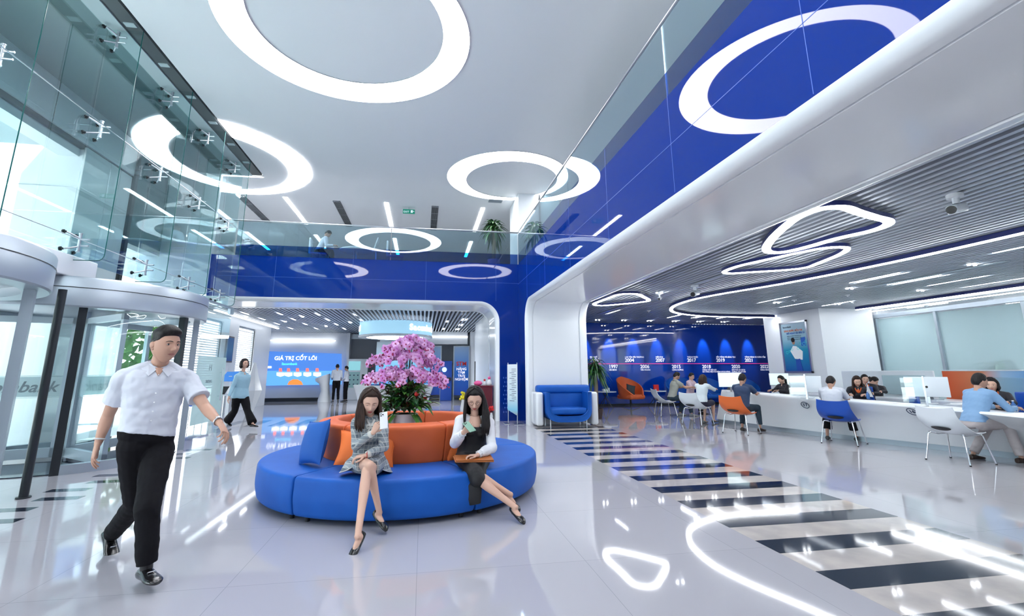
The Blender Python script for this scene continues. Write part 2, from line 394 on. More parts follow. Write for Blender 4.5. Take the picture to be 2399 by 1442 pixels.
hr = T('handrail', 'slim polished steel handrail along the mezzanine glass balustrade', 'handrail', (RX, BY, 5.6))
m_ = MB(); m_.tube([(-5.9, BY-.006, 5.63), (RX+.006, BY-.006, 5.63)], .022, 10); part('rail', m_, steel, hr, smooth=True)
m_ = MB(); m_.tube([(RX+.006, BY-.006, 5.63), (RX+.006, -6, 5.63)], .022, 10); part('rail', m_, steel, hr, smooth=True)
# upper pier and walls
m_ = MB(); m_.box((2.85, 13.98, 4.6), (5.6, 15.5, CZ)); struct('wall_upper', m_, white)
m_ = MB(); m_.box((-9, 26.9, 0), (16.5, 27.1, CZ)); m_.box((-9, 26.9, 3.5), (16.5, 27.1, CZ)); struct('wall_far', m_, white)
m_ = MB(); m_.box((-9.1, BY+.1, 4.45), (-9, 27, CZ)); m_.box((-9, BY, 3.5), (-5.9, BY+.1, CZ)); m_.box((-9.1, BY+.1, 4.45), (-6.9, 27, 4.6)); struct('wall_west', m_, white)
m_ = MB(); m_.box((-7.2, -6.2, 0), (16.6, -6, CZ)); struct('wall_front', m_, white)
m_ = MB(); m_.box((15.0, -6, 3.4), (19.4, 18.9, 3.5)); m_.box((15.0, 13.42, 0), (19.4, 13.6, 3.4)); struct('wall_office', m_, white)
m_ = MB(); m_.box((19.4, -6, 0), (19.6, 27, CZ)); struct('wall_east', m_, white)
# slatted ceilings (void above, slats as one surface each)
def slats(x0, x1, y0, y1, pitch=.14, w=.06, z=SZ, nm='ceiling'):
    m_ = MB(); n = int((x1-x0)/pitch)
    for i in range(n+1):
        x = x0+i*pitch; m_.box((x-w/2, y0, z), (x+w/2, y1, z+.06))
    m_.box((x0-.1, y0, z+.22), (x1+.1, y1, z+.24), 1)
    return struct(nm, m_, [slatm, slatback])
slats(TX+.05, 15.0, -6, 18.9)
slats(-8.4, 3.4, 15.56, 26.5)
# left hall shell
HY = 25.6
m_ = MB(); m_.box((-6.95, 17.55, 0), (-6.8, 18.95, 3.38)); m_.box((-6.95, 20.75, 0), (-6.8, 22.7, 3.38)); m_.box((-6.95, 18.95, 0), (-6.8, 20.75, .9)); m_.box((-6.95, 18.95, 3.1), (-6.8, 20.75, 3.38))
m_.box((-6.95, BY, 3.1), (-6.8, 17.55, 3.38)); m_.plate([(-6.8, 22.7, 0), (-8.3, HY, 0), (-8.3, HY, 3.38), (-6.8, 22.7, 3.38)], .1)
struct('wall_left', m_, white)
m_ = MB(); cx = -6.15; pts = []
for i in range(17):
    x = -8.3+i*(4.45/16); pts.append((x, HY+.25-.16*((x+6.1)/2.2)**2*-1-.25, 0))
rings = [[V((x, y, 0)), V((x, y, 3.38)), V((x, y+.3, 3.38)), V((x, y+.3, 0))] for x, y, _ in pts]
m_.loft(rings); struct('wall_north', m_, white, auto=40)
m_ = MB(); m_.box((-3.85, 26.3, 0), (3.4, 26.5, 3.38)); m_.box((2.15, 15.55, 0), (2.35, 19.9, 3.38)); m_.box((2.15, 19.96, 0), (3.4, 20.1, 3.38)); m_.box((3.3, 20, 0), (3.4, 26.5, 3.38)); m_.box((-3.95, 25.6, 0), (-3.8, 26.5, 3.38))
struct('wall_north', m_, white)
# right hall shell
m_ = MB(); m_.box((TX-.3, 18.9, 0), (16.4, 19.1, 3.38))
m_.box((5, 18.885, 1.675), (16.2, 18.9, 1.695), 1); m_.box((TX-.2, 18.88, 0), (16.2, 18.9, .07), 2)
wall_tl = mat('timeline_glass', (.003, .05, .42), .04, spec=.8, coat=.4)
struct('wall_timeline', m_, [wall_tl, mat('timeline_line', (.75, .05, .25), .5, emit=(.8, .05, .3), es=.4), dark])
m_ = MB(); m_.box((RX+.1, 13.05, 0), (TX-.05, 18.9, 3.38)); struct('wall_pier', m_, white)
m_ = MB(); m_.box((12.72, 13.35, 0), (14.75, 15.95, 3.38)); struct('wall_column', m_, white)
# frosted office partition on the right
for i, (y0, y1) in enumerate([(13.4, 11.55), (11.5, 9.45), (9.1, 7.35), (7.2, 5.2), (5.1, 2.5), (2.4, -1)]):
    m_ = MB(); m_.box((14.95, y1, .1), (14.97, y0, 3.05)); struct('window_3', m_, frost)
m_ = MB()
for y in (13.42, 11.52, 9.27, 7.27, 5.15, 2.45): wd_ = .17 if y == 9.27 else .035; m_.box((14.88, y-wd_, 0), (15.02, y+wd_, 3.1))
m_.box((14.85, -1, 3.08), (15.05, 13.45, 3.2)); m_.box((14.88, -1, 0), (15.02, 13.45, .1)); struct('trim_4', m_, alu)
m_ = MB(); m_.box((14.8, -1, 3.3), (14.84, 13.4, 3.32)); struct('trim_5', m_, lamp_s)
# ---------------------------------------------------------------- lamps
def ringlamp(label, c1, r1, c2, r2, nm='ring_ceiling_light', n=96, group=None):
    t = T(nm, label, 'ceiling light', (c1[0], c1[1], CZ-.03), group)
    m = MB(); A = [V((c1[0]+r1*math.cos(2*PI*i/n), c1[1]+r1*math.sin(2*PI*i/n), CZ-.012)) for i in range(n)]
    B = [V((c2[0]+r2*math.cos(2*PI*i/n), c2[1]+r2*math.sin(2*PI*i/n), CZ-.012)) for i in range(n)]
    for i in range(n): k = (i+1) % n; m.add([A[i], A[k], B[k], B[i]], [(3, 2, 1, 0)])
    part('diffuser', m, lamp_big, t)
    for R_, s in ((A, 1), (B, -1)):
        m = MB()
        for i in range(n):
            k = (i+1) % n; a, b = R_[i], R_[k]; u = V((0, 0, .02)); m.add([a-V((0, 0, .006)), b-V((0, 0, .006)), b+u, a+u], [(0, 1, 2, 3) if s > 0 else (3, 2, 1, 0)])
        part('rim', m, alu, t)
ringlamp('large glowing crescent ring in the ceiling above the round sofa, nearest and biggest', (-1.42, 7.3), 2.05, (-1.38, 7.12), 1.55)
ringlamp('glowing ring in the ceiling in front of the mezzanine palm', (2.30, 12.85), 1.78, (2.45, 13.0), 1.36)
def crescent_cut(label, c1, r1, c2, r2, n=240):
    "a ring cut off by the facade"
    c1, c2 = V((*c1, 0)), V((*c2, 0)); t = T('ring_ceiling_light', label, 'ceiling light', (c1.x, c1.y, CZ-.03))
    inside = MB()
    for i in range(n):
        a, b = 2*PI*i/n, 2*PI*(i+1)/n
        q = [c1+V((math.cos(a), math.sin(a), 0))*r1, c1+V((math.cos(b), math.sin(b), 0))*r1, c2+V((math.cos(b), math.sin(b), 0))*r2, c2+V((math.cos(a), math.sin(a), 0))*r2]
        if max(p.x for p in q) < -4.75 and (sum(p.y for p in q)/4 < 13.95): continue
        for p in q:
            p.z = CZ-.012
            if p.y < 13.95: p.x = max(p.x, -4.75)
        inside.add(q, [(3, 2, 1, 0)])
    part('diffuser', inside, lamp_big, t)
crescent_cut('glowing crescent ring in the ceiling cut off by the glass facade', (-5.79, 12.9), 2.5, (-5.89, 13.07), 1.97)
crescent_cut('cut off crescent ring behind the camera, mirrored in the left blue fascia', (-5.46, .64), 2.2, (-5.5, .7), 1.72)
ringlamp('whole ring behind the camera, mirrored in the blue fascia above the pier', (2.75, 1.4), 2.06, (2.85, 1.3), 1.6)
def strip(nm, label, x0, y0, x1, y1, z, w=.05, group=None, m=lamp_s, h=.02):
    mb = MB(); d = V((x1-x0, y1-y0, 0)); n = V((-d.y, d.x, 0)).normalized()*w/2; a, b = V((x0, y0, z)), V((x1, y1, z)); u = V((0, 0, h))
    mb.plate([a-n+u, a+n+u, b+n+u, b-n+u], h)
    return single(nm, label, 'ceiling light', mb, m, group=group)
# strips and vents on the upper ceiling
for i, x in enumerate((-7.3, -4.62, -1.4, 1.9)):
    strip('strip_light', 'long white strip light in the mezzanine ceiling, %s from the left' % ORD[i], x, 15.5, x, 18.4, CZ-.025, .13, 'mezzanine ceiling strips', h=.015)
    strip('strip_light', 'far white strip light deep in the mezzanine ceiling, %s from the left' % ORD[i], x+.02, 19.9, x+.02, 22.8, CZ-.025, .13, 'far mezzanine ceiling strips', h=.015)
ventm = mat('vent_grey', (.10, .11, .12), .5)
for i, x in enumerate((-6.0, -3.03, .24)):
    t = T('air_vent', 'long dark slatted air vent in the mezzanine ceiling, %s from the left' % ORD[i], 'air vent', (x, 17, CZ-.03), 'mezzanine air vents')
    m = MB(); m.box((x-.12, 15.6, CZ-.02), (x+.12, 18.4, CZ)); part('recess', m, ventm, t)
    m = MB()
    for k in range(7): m.box((x-.11+k*.035, 15.62, CZ-.035), (x-.10+k*.035, 18.38, CZ-.01))
    for k in range(5): m.box((x-.12, 15.6+k*.69, CZ-.036), (x+.12, 15.63+k*.69, CZ-.01))
    part('grille', m, steel, t)
m = MB(); m.box((2.0, 14.6, CZ-.02), (2.45, 14.9, CZ)); single('air_vent', 'small square air vent in the ceiling beside the upper white pier', 'air vent', m, alu)
# exit sign
t = T('exit_sign', 'small green exit sign hanging from the mezzanine ceiling', 'sign', (-.66, 15.9, 6.75))
m = MB(); m.box((-.86, 15.88, 6.78), (-.45, 15.92, 6.93)); part('housing', m, mat('sign_green', (.0, .10, .07), .4, emit=(.0, .35, .22), es=.25), t)
m = MB(); m.box((-.67, 15.89, 6.93), (-.65, 15.91, CZ)); part('hanger', m, steel, t)
text('lettering', 'EXIT', .095, frame((-.74, 15.875, 6.835), (1, 0, 0), (0, 0, 1)), text_w, t)
m = MB(); m.box((-.59, 15.872, 6.81), (-.52, 15.879, 6.90)); m.plate([(-.5, 15.872, 6.84), (-.47, 15.872, 6.86), (-.5, 15.872, 6.88)], .004); part('pictogram', m, text_w, t)
# outline lamps on the slatted ceiling
def outline_lamp(label, px, z=SZ-.11, w=.10, closed=True, n=6, world=None, h=.07):
    pts = world if world else [P(x, y, Z=z) for x, y in px]; pts = smoothpts(pts, n, closed)
    c = sum(pts, V((0, 0, 0)))/len(pts); t = T('outline_ceiling_light', label, 'ceiling light', (c.x, c.y, z))
    m = MB(); ribbon(m, pts, w, z, z+.012, closed, 0, 0); part('diffuser', m, lamp_bank, t)
    m = MB(); ribbon(m, pts, w+.012, z+.012, z+h, closed, 0, 0); part('housing', m, navy, t)
    return t
outline_lamp('large rounded triangle of white light hanging under the slatted ceiling, nearest the white beam', [(1795, 583), (1812, 557), (1850, 523), (1880, 505), (1925, 490), (1975, 487), (2010, 498), (2050, 510), (2080, 518), (2078, 528), (2040, 542), (1960, 560), (1900, 577), (1845, 590), (1808, 592)], w=.12)
outline_lamp('long narrow kite of white light just beyond the large triangle lamp', [(1697, 637), (1730, 624), (1800, 608), (1870, 593), (1930, 582), (1975, 580), (1985, 585), (1965, 598), (1915, 618), (1890, 627), (1840, 633), (1760, 638), (1712, 641)], w=.085)
outline_lamp('small far rounded triangle of white light beside the portal jamb', [(1392, 712), (1425, 699), (1452, 690), (1490, 689), (1508, 696), (1520, 704), (1500, 708), (1450, 713), (1408, 716)], w=.1)
outline_lamp('huge sweeping loop of white light curving across the slatted ceiling', None, world=[(8.1, -2, SZ-.1), (8.35, 2, SZ-.1), (8.35, 4.9, SZ-.1), (8.25, 7, SZ-.1), (7.9, 9, SZ-.1), (7.35, 10.7, SZ-.1), (7.2, 11.9, SZ-.1), (7.5, 13.3, SZ-.1), (8.35, 14.5, SZ-.1), (10.0, 15.25, SZ-.1), (12.66, 15.3, SZ-.1)], z=SZ-.1, w=.10, closed=False, h=.09)
outline_lamp('straight bright light line running along the slatted ceiling to the white column', None, world=[(13.7, 12.9, SZ-.1), (13.8, 10, SZ-.1), (13.85, 6, SZ-.1), (13.85, 2, SZ-.1)], z=SZ-.1, w=.1, closed=False, h=.09)
rows = {'nearest': [(9.73, 6.42, 5.2), (10.9, 6.3, 5.1), (12.0, 6.3, 5.1), (13.0, 6.3, 5.1)], 'middle': [(9.83, 9.3, 8.1), (10.95, 9.37, 8.16), (12.02, 9.33, 8.12), (13.07, 9.39, 8.17)], 'far': [(9.85, 12.6, 11.39), (11.25, 13.4, 12.17), (12.42, 12.9, 11.85), (14.5, 12.94, 11.77), (15.8, 13.0, 11.8)],
        'furthest': [(6.35, 15.92, 14.94), (9.2, 16.75, 15.8), (10.25, 16.73, 15.78), (11.35, 16.78, 15.92), (12.5, 16.76, 15.88)], 'overhead': [(9.8, 3.4, 2.2), (10.9, 3.4, 2.2), (12, 3.4, 2.2), (7.0, .6, -.6), (9.8, .6, -.6), (6.9, -2, -3.2)]}
for rn, L in rows.items():
    for i, (x, a, b) in enumerate(L):
        strip('strip_light', 'slim white strip light in the slatted ceiling, %s row, %s from the left' % (rn, ORD[i]), x, a, x, b, SZ-.012, .08, 'banking hall strip lights, %s row' % rn, lamp_bank)
for i, (x, a, b) in enumerate([(6.1, 15.9, 13.5), (6.2, 9.93, 8.74), (10.67, 9.7, 6.8), (8.75, 18.1, 16.6)]):
    m = MB(); m.box((x-.07, b, SZ-.016), (x+.07, a, SZ-.002))
    single('slot_diffuser', ['pale air slot in the slatted ceiling beside the small far triangle lamp', 'short pale air slot in the slatted ceiling behind the pipe camera', 'long pale air slot in the slatted ceiling between the strip lights', 'far pale air slot near the timeline wall'][i], 'air vent', m, alu)
spots = [(x, y) for x in (10.4, 12.5) for y in (9.9, 12.4, 7.2)]+[(6.0, 11.2), (9.0, 15.4), (6.8, 17.8), (7.9, 17.8), (9.0, 17.8), (10.1, 17.8), (11.2, 17.8), (12.3, 17.8)]
for i, (x, y) in enumerate(spots):
    lb = 'tiny twin spotlight in the banking hall ceiling, '+('%s of the row washing the timeline wall' % ORD[i-8] if i > 7 else ['left column, middle', 'left column, far', 'left column, near', 'right column, middle', 'right column, far', 'right column, near', 'beside the short air slot', 'beyond the sweeping light loop'][i])
    t = T('twin_spotlight', lb, 'spotlight', (x, y, SZ-.02), 'twin spotlights in the banking hall ceiling')
    for s_ in (-.07, .07): m = MB(); m.cyl((x+s_, y, SZ-.02), (x+s_, y, SZ+.03), .028, n=12); part('lamp', m, lamp_s, t)
# wall washers in front of the blue timeline wall
for i in range(9):
    x = 5.5+i*1.08
    L = bpy.data.lights.new('wall_washer', 'SPOT'); L.energy = 100; L.spot_size = math.radians(34); L.spot_blend = .7; L.color = (.85, .92, 1); L.shadow_soft_size = .05
    o = bpy.data.objects.new('wall_washer_light', L); COL.objects.link(o); o.location = (x, 18.45, 3.3); o.rotation_euler = (math.radians(22), 0, 0)
for i, y in enumerate((11, 8.2, 5.6)):
    m = MB(); m.box((17, y-.5, 3.36), (17.6, y+.5, 3.39)); single('office_panel_light', 'square office ceiling light glowing through the frosted glass, %s from the column' % ORD[i], 'ceiling light', m, lamp, group='office ceiling lights')
# security cameras and smoke heads
def cctv(loc, ang, label, s=1):
    t = T('security_camera', label, 'camera', loc)
    x, y, z = loc
    m = MB(); m.cyl((x, y, z), (x, y, z-.04*s), .07*s, n=20); m.cyl((x, y, z-.04*s), (x, y, z-.1*s), .03*s, n=12); part('mount', m, solid_white, t, auto=40)
    d = V((math.cos(ang), math.sin(ang), -.25)).normalized(); c = V((x, y, z-.15*s)); R = d.to_track_quat('X', 'Z').to_matrix()
    m = MB(); m.rbox((-.13*s, -.045*s, -.045*s), (.13*s, .045*s, .045*s), .02*s); m.xf(Matrix.Translation(c) @ R.to_4x4()); part('body', m, solid_white, t, auto=40)
    m = MB(); m.cyl((.12*s, 0, 0), (.145*s, 0, 0), .04*s, n=20); m.xf(Matrix.Translation(c) @ R.to_4x4()); part('lens', m, black, t, auto=40)
p = P(2236, 455, Z=SZ); cctv((p.x, p.y, SZ), math.radians(-165), 'white bullet security camera on the slatted ceiling at top right', 1.15)
p = P(1627, 668, Z=SZ); cctv((p.x, p.y, SZ), math.radians(-140), 'white pipe shaped security camera under the slatted ceiling beyond the kite lamp', 1.3)
p = P(1545, 688, Z=SZ); cctv((p.x, p.y, SZ), math.radians(-130), 'small dark headed security camera beside the small far triangle lamp', .8)
for i, (x, y) in enumerate([(1520, 727), (1860, 702), (1985, 690), (2000, 706), (2320, 700), (2170, 715)]):
    p = P(x, y, Z=SZ); m = MB(); m.cyl((p.x, p.y, SZ), (p.x, p.y, SZ-.03), .07, .06, 16); m.cyl((p.x, p.y, SZ-.03), (p.x, p.y, SZ-.06), .035, .02, 12)
    single('smoke_detector', 'small white smoke detector on the slatted ceiling, %s from the left' % ORD[i], 'smoke detector', m, solid_white, group='smoke detectors', auto=40)
# left hall lamps
n_ = 0
for j, y in enumerate((17.2, 19.0, 20.9, 23)):
    for i, x in enumerate((-6.1, -5.0, -3.7, -2.4)):
        if True:
            n_ += 1; strip('strip_light', 'short white strip light in the far hall ceiling, %s row back, %s from the left' % (ORD[j], ORD[i]), x, y, x, y+.5, SZ-.012, .07, 'far hall strip lights', lamp)
for i, (x, y) in enumerate([(1.5, 18.3), (1.6, 20.5), (1.6, 22.6), (2.6, 22)]):
    strip('strip_light', 'square white ceiling light right of the drum sign, %s from the front' % ORD[i], x, y, x, y+.5, SZ-.012, .2, 'far hall square lights')
for i, (x, y) in enumerate([(-6.4, 18.4), (-5.5, 20), (-4.4, 18.1), (-3.0, 20.1), (-4.3, 21.9), (.9, 19.2), (.9, 22.6), (-1.2, 23)]):
    m = MB(); m.cyl((x, y, SZ-.02), (x, y, SZ+.03), .05, n=12); single('downlight', 'tiny round downlight in the far hall ceiling, '+['by the window wall, near', 'over the walking woman', 'between the first strip rows', 'left of the drum sign', 'before the blue screen', 'right of the drum sign', 'right and far', 'behind the drum sign'][i], 'downlight', m, lamp_s, group='far hall downlights')
m = MB(); m.box((-6.55, 16, 3.30), (-6.45, 22.6, 3.34)); struct('trim_6', m, lamp_soft)
m = MB(); m.box((-7.7, HY-.12, 2.95), (-4.5, HY-.02, 2.99)); struct('trim_7', m, lamp_soft)
m = MB(); m.box((-2.2, 24.1, 3.1), (2.2, 24.2, 3.14)); struct('trim_7', m, lamp_soft)
# ---------------------------------------------------------------- facade glass, fins, spiders, cables
jy = [-3.0, -1.2, .6, 2.4, 4.2, 5.98, 7.80, 9.55, 11.2, 12.85, 13.83]
for i in range(len(jy)-1):
    m = MB(); m.box((GX-.008, jy[i]+.006, 3.1), (GX+.008, jy[i+1]-.006, CZ+.02)); struct('window_4', m, glass_wall)
fin_edge = glass_edge
for i, y in enumerate(jy[3:-1]):
    t = T('glass_fin', 'tall vertical glass fin bracing the facade, %s from the camera' % ORD[i], 'glass fin', (GX, y, 3.05), 'facade glass fins')
    m = MB(); x1 = GX+.53; pts = [(GX+.03, 3.05)]+[(x1-.09+.09*math.sin(a), 3.14-.09*math.cos(a)) for a in (0, .4, .8, 1.2, PI/2)]+[(x1, CZ), (GX+.03, CZ)]
    m.add([(x, y-.008, z) for x, z in pts]+[(x, y+.008, z) for x, z in pts], [tuple(range(len(pts))), tuple(range(2*len(pts)-1, len(pts)-1, -1))]); part('pane', m, glass, t)
    m = MB(); m.tube([(x, y, z) for x, z in pts[:-1]], .007, 6); part('polished_edge', m, fin_edge, t, label='dark green glass edge')
def spider():
    t = T('spider_fitting', '', 'glass fitting', (0, 0, 0))
    m = MB(); m.cyl((.17, 0, -.13), (.17, 0, .13), .022, n=12); m.cyl((.17, 0, .13), (.17, 0, .145), .028, n=12); m.cyl((.17, 0, -.145), (.17, 0, -.13), .028, n=12); m.cyl((.17, 0, .05), (.30, 0, .05), .014, n=8); m.cyl((.17, 0, -.05), (.30, 0, -.05), .014, n=8); part('bracket', m, steel, t, auto=40)
    for sy in (-1, 1):
        for sz in (-1, 1):
            a = V((.17, 0, sz*.06)); b = V((.06, sy*.13, sz*.13)); e = V((.012, sy*.13, sz*.13))
            m = MB(); m.tube([a, a.lerp(b, .5)+V((.01, 0, 0)), b], [.016, .013, .011], 8); arm = part('arm', m, steel, t, auto=60)
            m = MB(); m.cyl(e, b, .016, n=10); m.cyl(e, e+V((.018, 0, 0)), .032, n=14); c_ = part('glass_bolt', m, dark, arm, auto=40, label='dark round bolt head')
    return t
sp0 = spider(); first = True
for r, (z, rn) in enumerate(((3.32, 'lower'), (5.18, 'middle'), (6.8, 'upper'))):
    for i, y in enumerate(jy[4:-1]):
        lb = 'steel spider fitting gripping the facade glass, %s row, %s from the camera' % (rn, ORD[i])
        if first: sp0.location = (GX, y, z); sp0['label'] = lb; sp0['group'] = 'facade spider fittings'; first = False
        else: dup(sp0, (GX, y, z), 0, lb, 'facade spider fittings')
for z, rn in ((3.32, 'lower'), (5.18, 'middle')):
    m = MB(); m.tube([(GX+.30, -3, z), (GX+.30, 13.8, z)], .007, 6); single('tension_cable', 'thin steel tension cable running along the %s row of spider fittings' % rn, 'cable', m, steel)
# ---------------------------------------------------------------- outside
EX = -7.2
clad = mat('cladding_grey', (.42, .5, .52), .4); clad_w = mat('cladding_white', (.72, .76, .78), .35)
m = MB(); m.box((EX, -8, CZ), (-5.36, BY, CZ+.2)); struct('ceiling', m, mat('soffit_dark', (.05, .11, .12), .3))
m = MB(); m.box((EX-.3, 12.35, 4.5), (EX, 16.5, CZ)); m.box((EX-.002, 13.9, 4.5), (EX+.004, 13.92, CZ), 1); struct('wall_outer', m, [mat('cladding_teal', (.12, .2, .21), .2), dark])
m = MB(); m.box((EX-.3, -8, 6.15), (EX+.005, 12.35, CZ)); m.box((EX-.3, -8, 6.05), (EX-.05, 12.35, 6.15), 1); m.box((EX-.5, -8, 5.88), (EX-.12, 12.35, 6.05))
for y in (3.2, 6.4, 9.6): m.box((EX, y, 6.15), (EX+.01, y+.012, CZ), 1)
struct('trim_8', m, [clad_w, dark])
m = MB(); m.box((EX-1.1, 10.6, 0), (EX+.004, 12.2, 6.1))
for z in (1.3, 2.6, 3.9, 5.2): m.box((EX-1.11, 10.59, z), (EX+.008, 12.21, z+.012), 1)
m.box((EX-.001, 11.4, 0), (EX+.008, 11.412, 6.1), 1); struct('wall_pillar', m, [clad_w, steel])
m = MB(); m.box((EX-.05, 12.25, 0), (EX+.05, 12.36, 7)); struct('trim_9', m, dark)
m = MB(); m.box((-9.2, -8, 6.0), (EX-.3, 10.4, 6.2))
for y in (-4, 0, 3.5, 7.4): m.box((-9.2, y, 5.75), (EX-.3, y+.25, 6.0), 1)
m.box((-9.5, -8, 5.5), (-9.1, 10.4, 6.4), 1); struct('ceiling', m, [mat('canopy_soffit', (.45, .5, .52), .5), clad_w])
for i, y in enumerate((5.3, 6.6, 8.7)):
    m = MB(); m.box((-8.6, y, 5.95), (-8.1, y+.45, 5.995)); single('canopy_light', 'square flat light under the outdoor canopy, %s from the camera' % ORD[i], 'outdoor light', m, lamp, group='canopy lights')
# opposite building
t = T('office_building', 'pale sunlit office building with window bands across the street', 'building', (-26, 6, 0))
m = MB(); m.box((-30, -30, -.1), (-26, 9, 16)); part('facade', m, mat('facade_pale', (.75, .78, .8), .6), t)
m = MB()
for z in range(1, 14, 3):
    for y in range(-28, 8, 4): m.box((-25.95, y, z), (-25.9, y+3, z+1.8)); m.box((-25.9, y+1.45, z), (-25.8, y+1.55, z+1.8), 1); m.box((-25.9, y, z+.85), (-25.8, y+3, z+.93), 1)
part('window_band', m, [mat('window_far', (.22, .35, .42), .15), clad_w], t)
m = MB()
for z in range(1, 14, 3): m.box((-25.9, -30, z-.7), (-25.2, 9, z-.45))
part('ledge', m, clad_w, t)
m = MB(); m.box((-15, 14, -.1), (-14.6, 34, 5)); 
for k in range(24): m.box((-14.6, 14, .2+k*.2), (-14.5, 34, .28+k*.2))
single('louvre_screen', 'long white louvred screen wall outside beyond the swing door', 'screen', m, clad_w)
m = MB(); m.box((-12.02, 9.5, 3.0), (-11.9, 12.5, 4.1)); m.box((-12, 9.6, -.1), (-11.95, 9.7, 3)); m.box((-12, 12.3, -.1), (-11.95, 12.4, 3)); single('street_sign_board', 'plain blue sign board standing outside behind the facade', 'sign', m, mat('board_blue', (.01, .12, .45), .4))
random.seed(5)
def tree(loc, h, r, label, n=420, m_=leafg, dens=1.0):
    t = T('tree', label, 'tree', loc); x, y, z = loc
    m = MB(); m.tube([(x, y, z), (x+.1, y, z+h*.4), (x, y+.1, z+h*.75)], [.14, .1, .05], 8); part('trunk', m, barkm, t)
    m = MB()
    for i in range(n):
        d = V((random.gauss(0, 1), random.gauss(0, 1), random.gauss(0, .8))).normalized()*r*random.uniform(.3, 1)**.5; c = V((x, y, z+h*.8))+d
        a = V((random.uniform(-1, 1), random.uniform(-1, 1), random.uniform(-1, 1))).normalized()*.22; b = a.orthogonal().normalized()*.09
        m.add([c-a, c+b, c+a, c-b], [(0, 1, 2, 3)])
    part('crown', m, m_, t)
tree((-10.5, 13.2, -.12), 3.4, 1.3, 'bushy green street tree outside behind the blue sign board', 500)
tree((-8.8, 15.6, -.12), 2.6, 1.2, 'bright green garden tree outside beyond the swing door', 420, leafy)
tree((-16, 3, -.12), 3.0, 1.6, 'broad green street tree outside behind the nearer revolving door', 600, leafy)
tree((-19, 9, -.12), 4.0, 1.8, 'dark green street tree outside between the revolving doors', 500, leafg)
# ---------------------------------------------------------------- revolving doors
def revolving(c, label, ang, lab_text=True, R=1.62):
    x, y = c; t = T('revolving_door', label, 'revolving door', (x, y, 0))
    n = 64; H1, H2 = 2.35, 2.80
    m = MB(); m.lathe([(R+.14, H1), (R+.16, H1+.02), (R+.16, H2-.03), (R+.14, H2), (0.01, H2), (0.01, H1+.12), (R-.1, H1+.12), (R-.1, H1), (R+.14, H1)], (x, y, 0), n); part('canopy', m, alu, t, auto=40)
    m = MB(); m.lathe([(R+.165, H1+.28), (R+.168, H1+.285), (R+.165, H1+.29)], (x, y, 0), n); part('trim_ring', m, dark, t)
    m = MB(); m.lathe([(R+.05, 0.0), (R+.05, .13), (R-.06, .13), (R-.06, 0)], (x, y, 0), n, a0=math.radians(-60), a1=math.radians(-5)); m.lathe([(R+.05, 0.0), (R+.05, .13), (R-.06, .13), (R-.06, 0)], (x, y, 0), n, a0=math.radians(120), a1=math.radians(240)); part('base_ring', m, alu, t, auto=40)
    m = MB(); m.lathe([(R, .13), (R, H1)], (x, y, 0), 24, a0=math.radians(-60), a1=math.radians(-5)); m.lathe([(R, .13), (R, H1)], (x, y, 0), 40, a0=math.radians(120), a1=math.radians(240)); part('curved_glass', m, glass, t, smooth=True)
    for k, a in enumerate((-60, -5, 25, 120, 240)):
        a = math.radians(a); p = V((x+R*math.cos(a), y+R*math.sin(a), 0)); m = MB(); m.box((p.x-.05, p.y-.05, 0), (p.x+.05, p.y+.05, H1+.05), rot=a); part('post', m, [dark, dark, alu, dark, alu][k], t)
    m = MB(); m.cyl((x, y, 0), (x, y, H1+.1), .05, n=16); part('centre_post', m, alu, t, auto=40)
    for k in range(3):
        a = math.radians(ang+120*k); d = V((math.cos(a), math.sin(a), 0)); nn = V((-d.y, d.x, 0)); r0, r1 = .08, R-.1; o = V((x, y, 0))
        m = MB()
        def bar(u0, u1, z0, z1, w=.035): m.plate([o+d*u0+nn*w+V((0, 0, z0)), o+d*u0+nn*w+V((0, 0, z1)), o+d*u1+nn*w+V((0, 0, z1)), o+d*u1+nn*w+V((0, 0, z0))], w*2)
        bar(r0, r0+.09, .05, H1-.02); bar(r1-.09, r1, .05, H1-.02); bar(r0, r1, .05, .2); bar(r0, r1, H1-.12, H1-.02)
        leaf = part('door_wing', m, alu, t)
        m = MB(); m.plate([o+d*(r0+.09)+nn*.006+V((0, 0, .2)), o+d*(r0+.09)+nn*.006+V((0, 0, H1-.12)), o+d*(r1-.09)+nn*.006+V((0, 0, H1-.12)), o+d*(r1-.09)+nn*.006+V((0, 0, .2))], .012); part('wing_glass', m, glass, leaf)
        m = MB(); zb = 1.02; m.plate([o+d*(r0+.09)+nn*.009+V((0, 0, zb)), o+d*(r0+.09)+nn*.009+V((0, 0, zb+.32)), o+d*(r1-.09)+nn*.009+V((0, 0, zb+.32)), o+d*(r1-.09)+nn*.009+V((0, 0, zb))], .002)
        for zz in (zb-.02, zb+.33): m.plate([o+d*(r0+.09)+nn*.009+V((0, 0, zz)), o+d*(r0+.09)+nn*.009+V((0, 0, zz+.008)), o+d*(r1-.09)+nn*.009+V((0, 0, zz+.008)), o+d*(r1-.09)+nn*.009+V((0, 0, zz))], .002)
        part('frosted_band', m, frost2, leaf)
        text('lettering', 'Sacombank', .25, frame(o+d*((r0+r1)/2)+nn*.012+V((0, 0, zb+.15)), -d, (0, 0, 1)), mat('letter_grey', (.2, .25, .28), .4), leaf, .001, italic=.3, bold=.015) if k < 2 else None
    m = MB(); m.cyl((x, y, .001), (x, y, .012), R-.06, n=48); part('floor_mat', m, granite, t)
    return t
revolving((-5.85, 9.35), 'far glass revolving door drum with grey canopy behind the walking man', 200)
revolving((-6.0, 5.55), 'nearer glass revolving door drum cut by the left edge of the picture', 75)
m = MB(); m.tube([(-4.47, 6.63, 0), (-4.47, 6.63, 2.42)], .045, 14); m.cyl((-4.47, 6.63, 0), (-4.47, 6.63, .015), .07, n=14); single('round_post', 'dark round steel post standing in front of the nearer revolving door', 'post', m, dark, auto=40)
